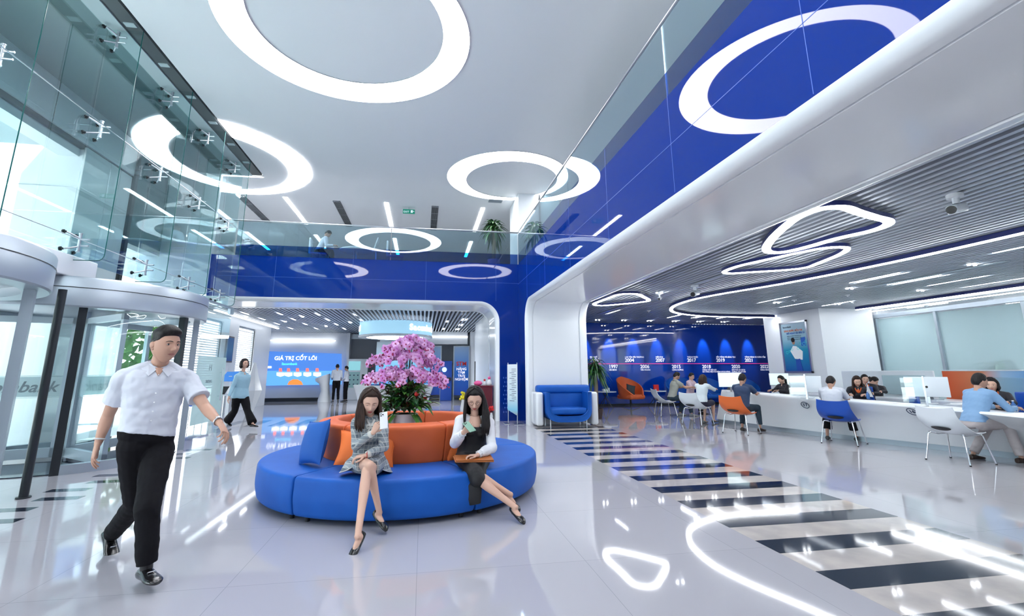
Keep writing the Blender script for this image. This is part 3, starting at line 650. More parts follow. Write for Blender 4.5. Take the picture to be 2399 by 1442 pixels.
m = MB(); m.rbox((-6.1, 7.1, 2.80), (-5.2, 8.35, 3.12), .02); single('equipment_box', 'pale boxed housing lying on top between the revolving door canopies', 'box', m, solid_white, auto=40)
m = MB(); m.rbox((-6.4, 5.2, 2.80), (-5.6, 6.3, 2.98), .02); single('equipment_box', 'flat pale housing lying on the nearer revolving door canopy', 'box', m, solid_white, auto=40)
# glass swing door between drum and hall
t = T('glass_swing_door', 'frameless glass swing door with a long steel handle and frosted lettering', 'door', (-4.8, 12.0, 0))
m = MB(); m.box((-4.806, 11.25, .02), (-4.794, 12.75, 2.95)); part('pane', m, glass, t)
m = MB(); m.box((-4.793, 11.25, .3), (-4.792, 12.75, 1.75)); part('frosted_film', m, frost2, t)
m = MB(); m.tube([(-4.73, 12.45, .75), (-4.73, 12.45, 1.5)], .017, 10); m.cyl((-4.8, 12.45, .85), (-4.73, 12.45, .85), .01); m.cyl((-4.8, 12.45, 1.4), (-4.73, 12.45, 1.4), .01); part('handle', m, chrome, t, auto=50)
m = MB(); m.box((-4.83, 12.6, 2.82), (-4.77, 12.82, 2.95)); m.box((-4.83, 12.6, 0), (-4.77, 12.82, .1)); m.box((-4.82, 11.1, 2.95), (-4.78, 12.85, 3.0)); part('patch_fitting', m, steel, t)
text('lettering', 'SLIDING', .09, frame((-4.785, 11.9, 1.2), (0, 1, 0), (0, 0, 1)), mat('letter_grey'), t)
text('lettering', 'H', .2, frame((-4.785, 11.9, 1.5), (0, 1, 0), (0, 0, 1)), mat('letter_grey'), t)
# ---------------------------------------------------------------- round sofa
SC = V((-.2, 6.45, 0)); SR = 1.68; random.seed(2)
seams = [-127, -63, 8, 72, 152, 233]
names = ['left side with the blue cushion', 'front module under both women', 'right hand module', 'back right module behind the orchids', 'back left']
mods = [(-127, -63, names[1]), (-63, 8, names[2]), (8, 72, names[3]), (72, 152, names[4]), (152, 233, names[0])]
for a0, a1, nm in mods:
    t = T('curved_sofa_module', 'curved blue seat with orange back, ' + nm, 'sofa', (SC.x, SC.y, 0), 'modules of the round blue and orange sofa')
    g_ = .35; A0, A1 = math.radians(a0+g_), math.radians(a1-g_)
    def wedge(prof, mid, n=26, e=.012):
        "lathe an outline over the module angle with eased ends"
        mb = MB(); rings = []; cr = V((sum(p[0] for p in prof)/len(prof), 0, sum(p[1] for p in prof)/len(prof)))
        angs = [A0, A0+.006, A0+.015]+[A0+.015+(A1-A0-.03)*i/n for i in range(1, n)]+[A1-.015, A1-.006, A1]
        for i, a in enumerate(angs):
            k = .018 if i in (0, len(angs)-1) else .006 if i in (1, len(angs)-2) else 0
            rings.append([SC+V(((r+(cr.x-r)*k*2)*math.cos(a), (r+(cr.x-r)*k*2)*math.sin(a), z+(cr.z-z)*k*2)) for r, z in prof])
        mb.loft(rings); return mb
    def rr(pts, r, n=5):
        "round the corners of a polygon outline"
        out = []; m = len(pts)
        for i in range(m):
            p, a, b = V(pts[i]), V(pts[i-1]), V(pts[(i+1) % m]); u = (a-p).normalized(); w_ = (b-p).normalized(); rad = min(r, (a-p).length/2.1, (b-p).length/2.1)
            s_, e_ = p+u*rad, p+w_*rad
            for k in range(n+1):
                q = k/n; out.append(((1-q)**2*s_.x+2*q*(1-q)*p.x+q*q*e_.x, (1-q)**2*s_.y+2*q*(1-q)*p.y+q*q*e_.y))
        return out
    part('seat', wedge(rr([(.78, .05), (SR-.03, .05), (SR, .2), (SR-.01, .415), (.78, .43)], .045), 0), sofa_blue, t, auto=50)
    part('backrest', wedge(rr([(.74, .40), (.985, .40), (1.06, .82), (.82, .84)], .05), 0), sofa_orange, t, auto=50)
    for a in (a0+4, a1-4):
        for r in (SR-.12, 1.0):
            x, y = SC.x+r*math.cos(math.radians(a)), SC.y+r*math.sin(math.radians(a)); m = MB(); m.cyl((x, y, 0), (x, y, .06), .022, .028, 12); part('foot', m, black, t)
def cushion(label, c, M3, w, h, d, m_):
    "stuffed square cushion; M3 columns: width, height, thickness"
    t = T('cushion', label, 'cushion', c); mb = MB(); n = 18; c = V(c)
    for s in (1, -1):
        vs = []; fs = []
        for i in range(n+1):
            for j in range(n+1):
                u, v = i/n*2-1, j/n*2-1; k = (max(0, 1-u*u))**.45*(max(0, 1-v*v))**.45
                pin = 1-.10*(1-abs(u)**2)*abs(v)**6-.0; pin2 = 1-.10*(1-abs(v)**2)*abs(u)**6
                q = V((u*w/2*pin2, v*h/2*pin, s*d/2*k*(1+.04*math.sin(5*u+3*v)))); vs.append(c+M3 @ q)
        for i in range(n):
            for j in range(n):
                f = (i*(n+1)+j, (i+1)*(n+1)+j, (i+1)*(n+1)+j+1, i*(n+1)+j+1); fs.append(f if s > 0 else f[::-1])
        mb.add(vs, fs)
    part('cover', mb, m_, t, smooth=True)
    m = MB(); pts = [c+M3 @ V((u*w/2*(1-.10*(1-v*v)*(abs(u) > .99)), v*h/2*(1-.10*(1-u*u)*(abs(v) > .99)), 0)) for u, v in [(-1+2*i/12, -1) for i in range(12)]+[(1, -1+2*i/12) for i in range(12)]+[(1-2*i/12, 1) for i in range(12)]+[(-1, 1-2*i/12) for i in range(12)]]
    m.tube(pts, .004, 6, closed=True); part('piping', m, m_, t)
def basis(x, y): x = V(x).normalized(); y = V(y); y = (y-x*x.dot(y)).normalized(); z = x.cross(y); return Matrix((x, y, z)).transposed()
cushion('blue square cushion leaning on the orange back at the left of the sofa', P(737, 1035, Y=5.62)+V((0, 0, .0)), basis((.62, -.78, .12), (.12, .25, .95)), .46, .46, .17, pil_blue)
cushion('orange cushion squashed behind the woman in the plaid jacket', V((-.56, 5.40, .60)), basis((1, .02, -.10), (.05, .45, .85)), .60, .36, .14, pil_orange)
cushion('orange cushion behind the woman in the black dress', V((.42, 5.70, .58)), basis((.9, .42, .05), (-.1, .4, .9)), .34, .34, .14, pil_orange)
# ---------------------------------------------------------------- orchids
t = T('orchid_planter', 'huge pink orchid arrangement with dense foliage in a white pot inside the sofa', 'plant', (SC.x, SC.y, 0))
PX, PY = SC.x-.02, SC.y
m = MB(); m.lathe([(.0, .0), (.165, .0), (.17, .3), (.175, .86), (.165, .87), (.15, .86), (.14, .80), (0, .80)], (PX, PY, 0), 40); part('pot', m, mat('pot_white', (.66, .64, .70), .3), t, auto=50)
m = MB(); m.ell((PX, PY, .82), (.15, .15, .06)); part('soil', m, mat('moss', (.03, .035, .02), .9), t, smooth=True)
def leafblade(m, p0, d, L, w, droop, mi=0, n=6, up=V((0, 0, 1)), cup=.3):
    d = V(d).normalized(); s = d.cross(up); s = s.normalized() if s.length > .01 else V((1, 0, 0)); k = len(m.v); vs = []
    for i in range(n+1):
        u = i/n; c = p0+d*(L*u)-V((0, 0, 1))*droop*L*u*u; ww = w*math.sin(PI*min(1, (u*.93+.07)))**.6*(1 if u < 1 else .05); h_ = s.cross(d)*ww*cup
        vs += [c-s*ww+h_, c, c+s*ww+h_]
    fs = []
    for i in range(n): fs += [(3*i, 3*i+1, 3*i+4, 3*i+3), (3*i+1, 3*i+2, 3*i+5, 3*i+4)]
    m.add(vs, fs, mi)
random.seed(11); m = MB()
for i in range(340):
    a = random.uniform(0, 2*PI); z = .92+random.random()**1.3*.32; r0 = random.uniform(.02, .28)*(1.3-(z-.84)); e = random.uniform(.1, 1.1)
    leafblade(m, V((PX+r0*math.cos(a), PY+r0*math.sin(a), z)), (math.cos(a), math.sin(a), e), random.uniform(.12, .26), random.uniform(.016, .042), random.uniform(.2, .75), random.choice((0, 0, 1, 1, 2)))
for i in range(5):
    a = (-2.7, -2.3, -.9, -.6, 2)[i]; leafblade(m, V((PX+.1*math.cos(a), PY+.1*math.sin(a), .87)), (math.cos(a), math.sin(a), .2), random.uniform(.2, .3), .035, 1.1, random.choice((0, 2)))
for a, e in ((-2.9, .5), (-2.6, .55), (3.0, .2), (-2.2, .1), (-.3, .3)):
    leafblade(m, V((PX, PY, 1.12)), (math.cos(a), math.sin(a), e), .34, .022, .3, 1)
part('foliage', m, [leafg, leafd, leafy], t)
m = MB()
for i in range(60):
    a = random.uniform(0, 2*PI); z = random.uniform(.95, 1.25); r0 = random.uniform(.1, .26); c = V((PX+r0*math.cos(a), PY+r0*math.sin(a), z))
    for k in range(5): leafblade(m, c, (random.uniform(-1, 1), random.uniform(-1, 1), random.uniform(-.5, 1)), random.uniform(.03, .07), .012, .2, 0, 3)
part('bronze_foliage', m, mat('leaf_bronze', (.12, .025, .02), .5), t, label='dark red and bronze leaves')
m = MB()
for i in range(9):
    a = random.uniform(0, 2*PI); z = random.uniform(1.0, 1.3); c = V((PX+.17*math.cos(a), PY+.17*math.sin(a), z)); pts = [c+V((.05*math.cos(q*1.1+a), .05*math.sin(q*.7), .05*math.sin(q*1.1))) for q in range(7)]; m.tube(smoothpts(pts, 4, False), .005, 6)
part('twisted_twigs', m, mat('twig_white', (.7, .68, .62), .6), t, label='white curly twigs')
for k in range(3):
    a = (-1.0, -1.9, -.3)[k]; m = MB(); m.ell((PX+.27*math.cos(a), PY+.27*math.sin(a), (1.12, 1.22, 1.05)[k]), .028); part('red_bloom', m, redm, t, label='small red flower', smooth=True)
def bloom(m, c, f, s):
    f = V(f).normalized(); a = f.orthogonal().normalized(); b = f.cross(a); r0 = random.uniform(0, PI)
    for k in range(5):
        q = r0+k*2*PI/5; d = a*math.cos(q)+b*math.sin(q); w_ = f.cross(d); L = s*(1 if k % 2 else .92); ww = s*.48
        m.add([c, c+d*L*.55+w_*ww+f*s*.10, c+d*L+w_*ww*.3+f*s*.02, c+d*L-w_*ww*.3+f*s*.02, c+d*L*.55-w_*ww+f*s*.10], [(0, 1, 2, 3, 4)], 0)
    m.ell(c+f*s*.14, s*.2, 6, 4, 1)
    m.add([c+f*s*.1, c+f*s*.5+a*s*.16, c+f*s*.4-b*s*.26, c+f*s*.5-a*s*.16], [(0, 1, 2, 3)], 1)
sprays = []
for tier, (z, r, n) in enumerate(((1.74, .34, 9), (1.57, .47, 11), (1.35, .56, 16))):
    for i in range(n): sprays.append((z+random.uniform(-.03, .04), r*random.uniform(.75, 1.1), 2*PI*(i+random.uniform(-.3, .3))/n))
for z, r, a in sprays:
    d = V((math.cos(a), math.sin(a), 0)); top = V((PX, PY, 0))+d*r*.25+V((0, 0, z+.02)); base = V((PX, PY, .95))+d*.05
    pts = [base, base.lerp(top, .5)+d*-.02, top, top+d*r*.3-V((0, 0, .005)), top+d*r*.58-V((0, 0, .05)), top+d*r*.82-V((0, 0, .14))]
    sp = smoothpts(pts, 5, False); m = MB(); m.tube(sp, [.0045-.003*i/len(sp) for i in range(len(sp))], 5); st = part('flower_stem', m, stemm, t, smooth=True)
    m = MB(); L = sp[10:]
    for i, p in enumerate(L):
        for q in range(1+(i % 2) if i < len(L)-3 else 1):
            dd = V((random.uniform(-1, 1), random.uniform(-1, 1), random.uniform(-.5, .8)))*.045; f = (d*.6+V((0, -.6, 0))+V((random.uniform(-.7, .7), random.uniform(-.5, .3), random.uniform(-.3, .5))))
            if i < len(L)-2: bloom(m, p+dd, f, random.uniform(.036, .054))
            else: m.ell(p+dd*.3, .011, 6, 4, 1)
    part('blossoms', m, [orchid, orchid_c], st, label='pink purple orchid blossoms')
# ---------------------------------------------------------------- armchair by the portal jamb
p = V((3.72, 12.42, 0)); t = T('tub_armchair', 'wide blue padded armchair with white side panels against the portal jamb', 'armchair', p)
def shell_grid(f, nu, nv, th, mi=0):
    "surface f(u,v) thickened"
    mb = MB(); P0 = [[V(f(i/nu, j/nv)) for j in range(nv+1)] for i in range(nu+1)]
    N = [[None]*(nv+1) for _ in range(nu+1)]
    for i in range(nu+1):
        for j in range(nv+1):
            a = P0[min(i+1, nu)][j]-P0[max(i-1, 0)][j]; b = P0[i][min(j+1, nv)]-P0[i][max(j-1, 0)]; n = a.cross(b); N[i][j] = n.normalized() if n.length > 1e-9 else V((0, 0, 1))
    vs = [q for r in P0 for q in r]+[P0[i][j]-N[i][j]*th for i in range(nu+1) for j in range(nv+1)]; o = (nu+1)*(nv+1); k = lambda i, j: i*(nv+1)+j; fs = []
    for i in range(nu):
        for j in range(nv): fs += [(k(i, j), k(i+1, j), k(i+1, j+1), k(i, j+1)), (o+k(i, j), o+k(i, j+1), o+k(i+1, j+1), o+k(i+1, j))]
    for i in range(nu): fs += [(k(i, 0), o+k(i, 0), o+k(i+1, 0), k(i+1, 0)), (k(i, nv), k(i+1, nv), o+k(i+1, nv), o+k(i, nv))]
    for j in range(nv): fs += [(k(0, j), k(0, j+1), o+k(0, j+1), o+k(0, j)), (k(nu, j), o+k(nu, j), o+k(nu, j+1), k(nu, j+1))]
    mb.add(vs, fs, mi); return mb
# rounded tub: front outline is a U in the x-z plane, extruded back
U = []
for q in range(0, 25):
    a = PI+PI*q/24; U.append((.60*abs(math.cos(a))**.45*(1 if math.cos(a) > 0 else -1), .42+.30*math.sin(a) if True else 0))
m = MB(); rings = []
for y, s in ((-.42, .96), (-.44, .99), (-.40, 1.0), (.1, 1.0), (.30, .99)):
    ring = [V((p.x+x*s, p.y+y, .42+(z-.42)*s)) for x, z in U]+[V((p.x+x*s*.86, p.y+y, .50+(z-.42)*s*.80)) for x, z in U[::-1]]
    ring.insert(len(U), V((p.x+.61*s, p.y+y, .86))); ring.insert(len(U)+1, V((p.x+.52*s, p.y+y, .86))); ring.insert(0, V((p.x-.61*s, p.y+y, .86))); ring.append(V((p.x-.52*s, p.y+y, .86))); rings.append(ring)
m.loft(rings); part('shell', m, sofa_blue, t, auto=50)
m = MB(); m.rbox((p.x-.50, p.y-.40, .30), (p.x+.50, p.y+.22, .47), .06, seg=4); part('seat', m, sofa_blue, t, auto=50)
m = MB(); m.rbox((p.x-.60, p.y+.08, .30), (p.x+.60, p.y+.33, .84), .06, seg=4); part('backrest', m, sofa_blue, t, auto=50)
m = MB(); m.rbox((p.x-.72, p.y+.04, .82), (p.x+.74, p.y+.36, 1.03), .07, seg=4); part('head_bolster', m, sofa_blue, t, auto=50)
for s in (-1, 1):
    m = MB(); x0 = p.x+s*.64; m.rbox((x0, p.y-.30, .03), (x0+s*.19, p.y+.38, .86), .06, seg=4); part('side_panel', m, gloss_white, t, auto=50)
for sx, sy in ((-.48, -.34), (.48, -.34), (-.48, .2), (.48, .2)):
    m = MB(); m.cyl((p.x+sx, p.y+sy, 0), (p.x+sx, p.y+sy, .26), .014, n=10); part('leg', m, chrome, t, auto=50)
# ---------------------------------------------------------------- shell chairs
def shell_chair(label, m_, loc, rz):
    t = T('shell_chair', label, 'chair', (0, 0, 0), 'shell chairs along the service counter')
    def f(u, v):       # u across -1..1, v along: 0 front .. 1 top; +x is forward
        w = u*2-1
        if v < .5: k = v/.5; x = .24-.44*k; z = .45-.03*math.sin(k*PI)+.012*(1-k)*-1; hw = .25+.055*math.sin(k*PI*.5)
        else:
            k = (v-.5)/.5; a = k*PI/2; x = -.20-.09*math.sin(min(1, k*2)*PI/2)-.07*k; z = .45+.01+.35*k**1.2; hw = .305-.045*k**1.6
        z += .07*abs(w)**2.5*(1-abs(v-.5)*1.1)*.9; 
        if .3 < v < .8: x += .05*abs(w)**2*math.sin((v-.3)/.5*PI)
        return (x, w*hw, z)
    part('shell', shell_grid(f, 18, 26, .012), m_, t, auto=60)
    m = MB(); pts = []
    for i in range(20):
        a = 2*PI*i/20; vv = .60+.05*math.sin(a); uu = .5+.23*math.cos(a); q = V(f(uu, vv)); n = V((.93, 0, .1)); pts.append(q)
    c_ = V(f(.5, .6)); off = V((-.030, 0, -.008)); m.add([q+off for q in pts]+[c_+off], [(i, (i+1) % 20, 20) for i in range(20)]); m.add([q-off*.3 for q in pts]+[c_-off*.3], [((i+1) % 20, i, 20) for i in range(20)]); part('slot', m, black, t, label='dark oval opening at the foot of the backrest')
    for sx, sy in ((1, 1), (1, -1), (-1, 1), (-1, -1)):
        top = V((.13*sx-.02, .17*sy, .425)); k = V((.19*sx-.02, .235*sy, .43)); b = V((.26*sx-.02, .30*sy, 0)); m = MB(); m.tube([top, k-V((.02*sx, .02*sy, -.004)), k+V((.005*sx, .005*sy, -.02)), b], .0105, 8); lg = part('leg', m, chrome, t, auto=60)
        m = MB(); m.cyl(b, b+V((0, 0, .02)), .014, n=8); part('foot_cap', m, black, lg)
    for s in (-1, 1):
        m = MB(); m.tube([V((.17, .235*s, .43)), V((.1, .17*s, .41)), V((-.12, .17*s, .405)), V((-.21, .235*s, .43))], .0095, 8); part('seat_rail', m, chrome, t, auto=60)
    t.location = loc; t.rotation_euler = (0, 0, rz); return t
shell_chair('white shell chair nearest the camera, at counter number 16', chair_white, (8.22, 6.38, 0), math.radians(4))
shell_chair('royal blue shell chair of the man in the white shirt', chair_blue, (8.10, 8.33, 0), math.radians(28))
shell_chair('orange shell chair of the man in the navy shirt', chair_orange, (7.20, 10.12, 0), math.radians(24))
shell_chair('white shell chair of the woman in the white blouse', chair_white, (7.22, 11.9, 0), math.radians(22))
shell_chair('far shell chair of the man in the grey polo at the end of the counter', chair_white, (7.6, 14.3, 0), math.radians(-8))
# ---------------------------------------------------------------- counter
t = T('service_counter', 'long white curved service counter with round number badges', 'counter', (9.5, 9, 0))
topx = [(1690, 912, .87), (1760, 920, .855), (1860, 928, .83), (1950, 934, .81), (2015, 939, .80), (2150, 950, .78), (2280, 962, .76), (2399, 973, .745)]
TOP = [P(x, y, Z=z) for x, y, z in topx]; TOP.append(TOP[-1]+(TOP[-1]-TOP[-2])*1.5)
BASE = [V((7.95, 12.2, 0)), V((8.1, 11.1, 0)), V((8.2, 10.2, 0)), V((8.4, 9.3, 0)), V((8.6, 8.5, 0)), V((8.95, 7.5, 0)), V((9.2, 6.8, 0)), V((9.35, 6.2, 0)), V((9.6, 5.2, 0))]
for q in BASE: pass
m = MB(); rings = []
for a, b in zip(TOP, BASE):
    a = a.copy(); o = V((1, 0, 0)); up = V((0, 0, 1)); bb = b.copy()
    e = a+V((-.0, 0, 0)); f_ = lambda k: bb.lerp(a, k)
    fx_ = lambda k, zz: V((bb.x+(a.x-bb.x)*k, bb.y+(a.y-bb.y)*k, .1+(a.z-.1)*zz)); kk = .25 if a.x < bb.x else .5
    rings.append([bb+V((.0, 0, .1)), fx_(kk, .5), fx_(.60 if a.x < bb.x else .75, .72), fx_(.92 if a.x < bb.x else .92, .90), a-up*.035, a-up*.012+o*.005, a+o*.02, a+o*.52, a+o*.52-up*.05, bb+o*.6+up*.1])
m.loft(rings); part('body', m, gloss_white, t, auto=40)
m = MB(); m.loft([[b+V((.05, 0, 0)), b+V((.05, 0, .1)), b+V((.7, 0, .1)), b+V((.7, 0, 0))] for b in BASE]); part('plinth', m, alu, t)
def on_front(i, k, off=.006):
    i = min(i, 7.98); b = BASE[int(i)].lerp(BASE[min(int(i)+1, len(BASE)-1)], i % 1); a = TOP[int(i)].lerp(TOP[min(int(i)+1, len(BASE)-1)], i % 1); 
    ss = .25 if a.x < b.x else .5; zk = (k*a.z-.1)/(a.z-.1); pts = [(0, 0), (.5, ss), (.72, .60 if a.x < b.x else .75), (.90, .92 if a.x < b.x else .92), (1, 1)]
    for (z0_, k0_), (z1_, k1_) in zip(pts, pts[1:]):
        if zk <= z1_: kx = k0_+(k1_-k0_)*(zk-z0_)/(z1_-z0_); break
    else: kx = 1
    return V((b.x+(a.x-b.x)*kx, b.y+(a.y-b.y)*kx, k*a.z))
for s, (px, py) in (('17', (1887, 947)), ('16', (2139, 962))):
    best = min(((on_front(i/20, k/50) ), i/20, k/50) for i in range(0, 160) for k in range(30, 50) if True) if False else None
    bd = 1e9
    for i in range(0, 160):
        for k in range(25, 50):
            q = on_front(i/20, k/50); d = q-EYE; dz = d.dot(FWD); x = PX0+F_PX*d.dot(RGT)/dz; y = PY0-F_PX*d.dot(UPV)/dz; e = (x-px)**2+(y-py)**2
            if e < bd: bd = e; I, K = i/20, k/50
    q = on_front(I, K); tx = (on_front(I+.3, K)-on_front(max(0, I-.3), K)).normalized(); ty = (on_front(I, K+.1)-on_front(I, K-.1)).normalized(); nz = tx.cross(ty).normalized()
    if nz.x > 0: nz = -nz; tx = -tx
    R = .085; M = frame(q+nz*.008, tx, ty)
    badge = MB(); badge.lathe([(R-.012, 0), (R, 0), (R, .006), (R-.012, .006), (R-.012, 0)], (0, 0, 0), 40); badge.xf(M); bo = part('number_badge', badge, text_d, t)
    text('numeral', s, .10, M, text_d, bo, .003, bold=.02)
# ---------------------------------------------------------------- writing on the timeline wall
WYT = 18.9
tl = T('timeline_lettering', 'white years and captions along the blue wall behind the counter', 'wall lettering', (9, WYT, 1.5))
def tt(px, py, s, h, al='LEFT'):
    q = P(px, py, Y=WYT-.012); text('caption' if h < .12 else 'year', s, h, frame(q, (1, 0, 0), (0, 0, 1)), text_w, tl, .003, al, bold=.02)
for x, s, c1, c2 in ((1426, '1997', 'LÊN MINH', None), (1500, '2006', 'TIÊN PHONG', None), (1574, '2015', 'CỘNG HƯỞNG', None), (1645, '2018', 'CỘNG CỐ NỘI LỰC', 'GIA TĂNG HIỆU NGHIỆM KHÁCH HÀNG'), (1714, '2020', 'BỨT PHÁ VÀ DỊCH', 'HƯỚNG TỚI XÃ HỘI'), (1781, '2022', 'VỮNG VÀNG VƯƠN TẦM', None)):
    tt(x, 858.5, s, .205); tt(x+.5, 866, c1, .075)
    if c2: tt(x+.5, 870.5, c2, .072)
for x, s, c1 in ((1382, '1996', 'KHAI MỞ'), (1464, '2004', 'LAN TỎA YÊU THƯƠNG'), (1536, '2007', 'HIỆN ĐẠI'), (1610, '2017', 'THÁCH THỨC'), (1678, '2019', 'BỀN VỮNG VÀ SÁNG TẠO'), (1745, '2021', 'VỮNG VÀNG VÀ VƯƠN TẦM')):
    tt(x, 843.5, s, .205); tt(x, 836, c1, .078)
# ---------------------------------------------------------------- far lounge by the timeline wall
def lounge(label, p, rz, m_, sc_=1):
    t = T('lounge_chair', label, 'armchair', (0, 0, 0), 'lounge chairs along the timeline wall')
    def f(u, v):
        a = math.radians(-150+300*u); front = abs(u*2-1); h = .40+.42*(1-front**2.2)-.12*(front > .9)*0
        r = .36+.07*v; return ((r+.02)*math.cos(a+PI)*1.0, r*1.1*math.sin(a+PI), .36+(h-.36+.22*(1-front))*v)
    part('shell', shell_grid(f, 26, 8, .05), m_, t, auto=60)
    m = MB(); m.rbox((-.32, -.36, .28), (.38, .36, .44), .07, seg=4); part('seat', m, m_, t, auto=50)
    m = MB(); m.cyl((0, 0, .1), (0, 0, .3), .03, n=12)
    for k in range(4): a = PI/4+k*PI/2; m.tube([(0, 0, .12), (.3*math.cos(a), .3*math.sin(a), .015)], [.016, .01], 6)
    part('swivel_base', m, dark, t, auto=50)
    t.location = p; t.rotation_euler = (0, 0, rz); t.scale = (sc_,)*3; return t
q = P(1468, 956, Z=0); LX = V((8.05, 17.9, 0)); lounge('orange lounge chair with a dark cushion near the timeline wall', LX, math.radians(-70), sofa_orange, 1.12)
lounge('blue lounge chair behind the man in the grey polo', V((10.1, 17.8, 0)), math.radians(-110), sofa_blue, 1.12)
lounge('blue lounge chair glimpsed behind the man in pink', V((11.5, 17.9, 0)), math.radians(-90), sofa_blue, 1.1)
lounge('blue lounge chair glimpsed behind the white blouse woman', V((12.9, 17.6, 0)), math.radians(-90), sofa_blue, 1.1)
cushion('dark cushion with a teal motif standing on the orange lounge chair', V((7.95, 17.62, .68)), basis((.94, -.1, -.25), (.2, .35, .9)), .36, .40, .12, mat('cushion_dark', (.01, .02, .03), .6))
def side_table(label, p):
    x, y, _ = p; t = T('side_table', label, 'side table', p, 'low white topped side tables'); m = MB(); m.cyl((x, y, .60), (x, y, .63), .42, n=36); part('top', m, solid_white, t, auto=40)
    for k in range(4): a = PI/4+k*PI/2; m = MB(); m.tube([(x+.12*math.cos(a+PI), y+.12*math.sin(a+PI), .6), (x+.3*math.cos(a), y+.3*math.sin(a), 0)], .012, 6); part('leg', m, dark, t, auto=50)
side_table('white side table left of the orange lounge chair', (6.9, 17.6, 0)); side_table('white side table between the orange and blue lounge chairs', (9.0, 17.7, 0))
m = MB(); m.box((9.0-.13, 17.55, .63), (9.0+.1, 17.6, .86), rot=.2); m.box((8.93, 17.62, .63), (9.08, 17.66, .80), rot=-.3); single('leaflet_holder', 'small red leaflet holder standing on the far side table', 'leaflet holder', m, redm)
m = MB(); m.rbox((6.78, 17.5, .63), (7.0, 17.66, .72), .03); m.rbox((6.95, 17.55, .63), (7.08, 17.7, .76), .03); single('tea_set', 'white cups on the side table beside the palm', 'cups', m, solid_white, auto=50)
def palm(nm, label, p, h, n, L, pot_m, pr=.18, ph=.3, spread=1.0, w=.03, seed=3, potlabel=None, up0=.2, z1=1.3):
    x, y, z = p; random.seed(seed); t = T(nm, label, 'potted plant', p)
    m = MB(); m.lathe([(0, z), (pr*.75, z), (pr, z+ph), (pr*.92, z+ph), (pr*.88, z+ph-.04), (0, z+ph-.04)], (x, y, 0), 28); part('pot', m, pot_m, t, auto=40)
    m = MB(); m.tube([(x, y, z+ph-.05), (x+.02, y, z+ph+(h-ph)*.5), (x, y, z+h)], [.07, .06, .04], 8); part('stem', m, barkm, t, smooth=True)
    m = MB()
    for i in range(n):
        a = random.uniform(0, 2*PI); e = random.uniform(up0, z1); zz = z+h-random.random()*.25*h; leafblade(m, V((x, y, zz)), (math.cos(a)*spread, math.sin(a)*spread, e), L*random.uniform(.7, 1.1), w, random.uniform(.4, 1.3), random.choice((0, 1)))
    part('foliage', m, [leafg, leafd], t); return t
palm('potted_palm', 'leafy green palm in a blue pot on the mezzanine', (2.12, 14.45, 4.6), 1.55, 90, .55, mat('pot_blue', (.01, .22, .6), .4), .2, .28, w=.035, up0=-.3)
palm('potted_palm', 'tall floor palm peeking from behind the portal jamb', (5.15, 13.9, 0), 1.7, 130, .6, mat('pot_dark', (.05, .03, .03), .5), .2, .3, w=.022, seed=8, up0=-.9)
pp = P(2340, 865, X=15.6); palm('potted_fern', 'arching fern behind the frosted glass at far right', (15.9, 10.9, 0) , 1.55, 70, .75, mat('pot_dark'), .40, 1.4, w=.04, seed=9, up0=-.1)
# ---------------------------------------------------------------- poster on the white column, partition panels
t = T('wall_poster', 'framed blue advertising poster with a man in white on the white column', 'poster', (12.7, 14.5, 1.33)); xf = 12.72
m = MB(); z0, z1, y0, y1 = 1.30, 3.06, 13.88, 15.12
for a, b in (((xf-.05, y0, z0), (xf, y0+.06, z1)), ((xf-.05, y1-.06, z0), (xf, y1, z1)), ((xf-.05, y0, z0), (xf, y1, z0+.06)), ((xf-.05, y0, z1-.06), (xf, y1, z1))): m.box(a, b)
part('frame', m, steel, t)
pm = mat('poster_print', (.1, .4, .6), .3)
def ramp_z(m_, z0, z1, cols, axis=2):
    n, l, b = nodes(m_); tc = n.new('ShaderNodeNewGeometry'); sp = n.new('ShaderNodeSeparateXYZ'); mr = n.new('ShaderNodeMapRange'); cr = n.new('ShaderNodeValToRGB')
    l.new(tc.outputs['Position'], sp.inputs[0]); l.new(sp.outputs[axis], mr.inputs[0]); mr.inputs[1].default_value = z0; mr.inputs[2].default_value = z1; l.new(mr.outputs[0], cr.inputs[0]); l.new(cr.outputs[0], b.inputs['Base Color'])
    e = cr.color_ramp.elements
    while len(e) < len(cols): e.new(.5)
    for q, (p_, c) in zip(e, cols): q.position = p_; q.color = (*c, 1)
    return m_
ramp_z(pm, z0, z1, [(0, (.01, .09, .36)), (.45, (.02, .28, .45)), (.65, (.28, .48, .58)), (1, (.40, .55, .66))])
m = MB(); m.box((xf-.03, y0+.05, z0+.05), (xf-.02, y1-.05, z1-.05)); part('print', m, pm, t)
fx = lambda y, z, d=.034: V((xf-d, y, z))
m = MB(); m.plate([fx(14.55, 1.36), fx(14.55, 1.75), fx(14.35, 1.78), fx(14.28, 1.36)], .003); part('printed_trousers', m, mat('print_navy', (.02, .08, .4), .5), t)
m = MB(); m.plate([fx(14.75, 2.05), fx(14.6, 2.22), fx(14.45, 2.2), fx(14.2, 2.02), fx(14.25, 1.74), fx(14.58, 1.78)][::-1], .003); m.v = m.v; part('printed_shirt', m, paper, t)
m = MB(); m.ell(fx(14.56, 2.36), (.004, .07, .10)); part('printed_face', m, skin, t); m = MB(); m.ell(fx(14.57, 2.42, .038), (.004, .085, .08)); part('printed_hair', m, hair, t)
m = MB(); m.plate([fx(14.22, 2.2), fx(14.22, 2.48), fx(14.02, 2.50), fx(14.02, 2.2)], .003); part('printed_phone', m, mat('print_blue', (.02, .12, .5), .4), t)
cyan = mat('print_cyan', (.1, .75, .75), .5)
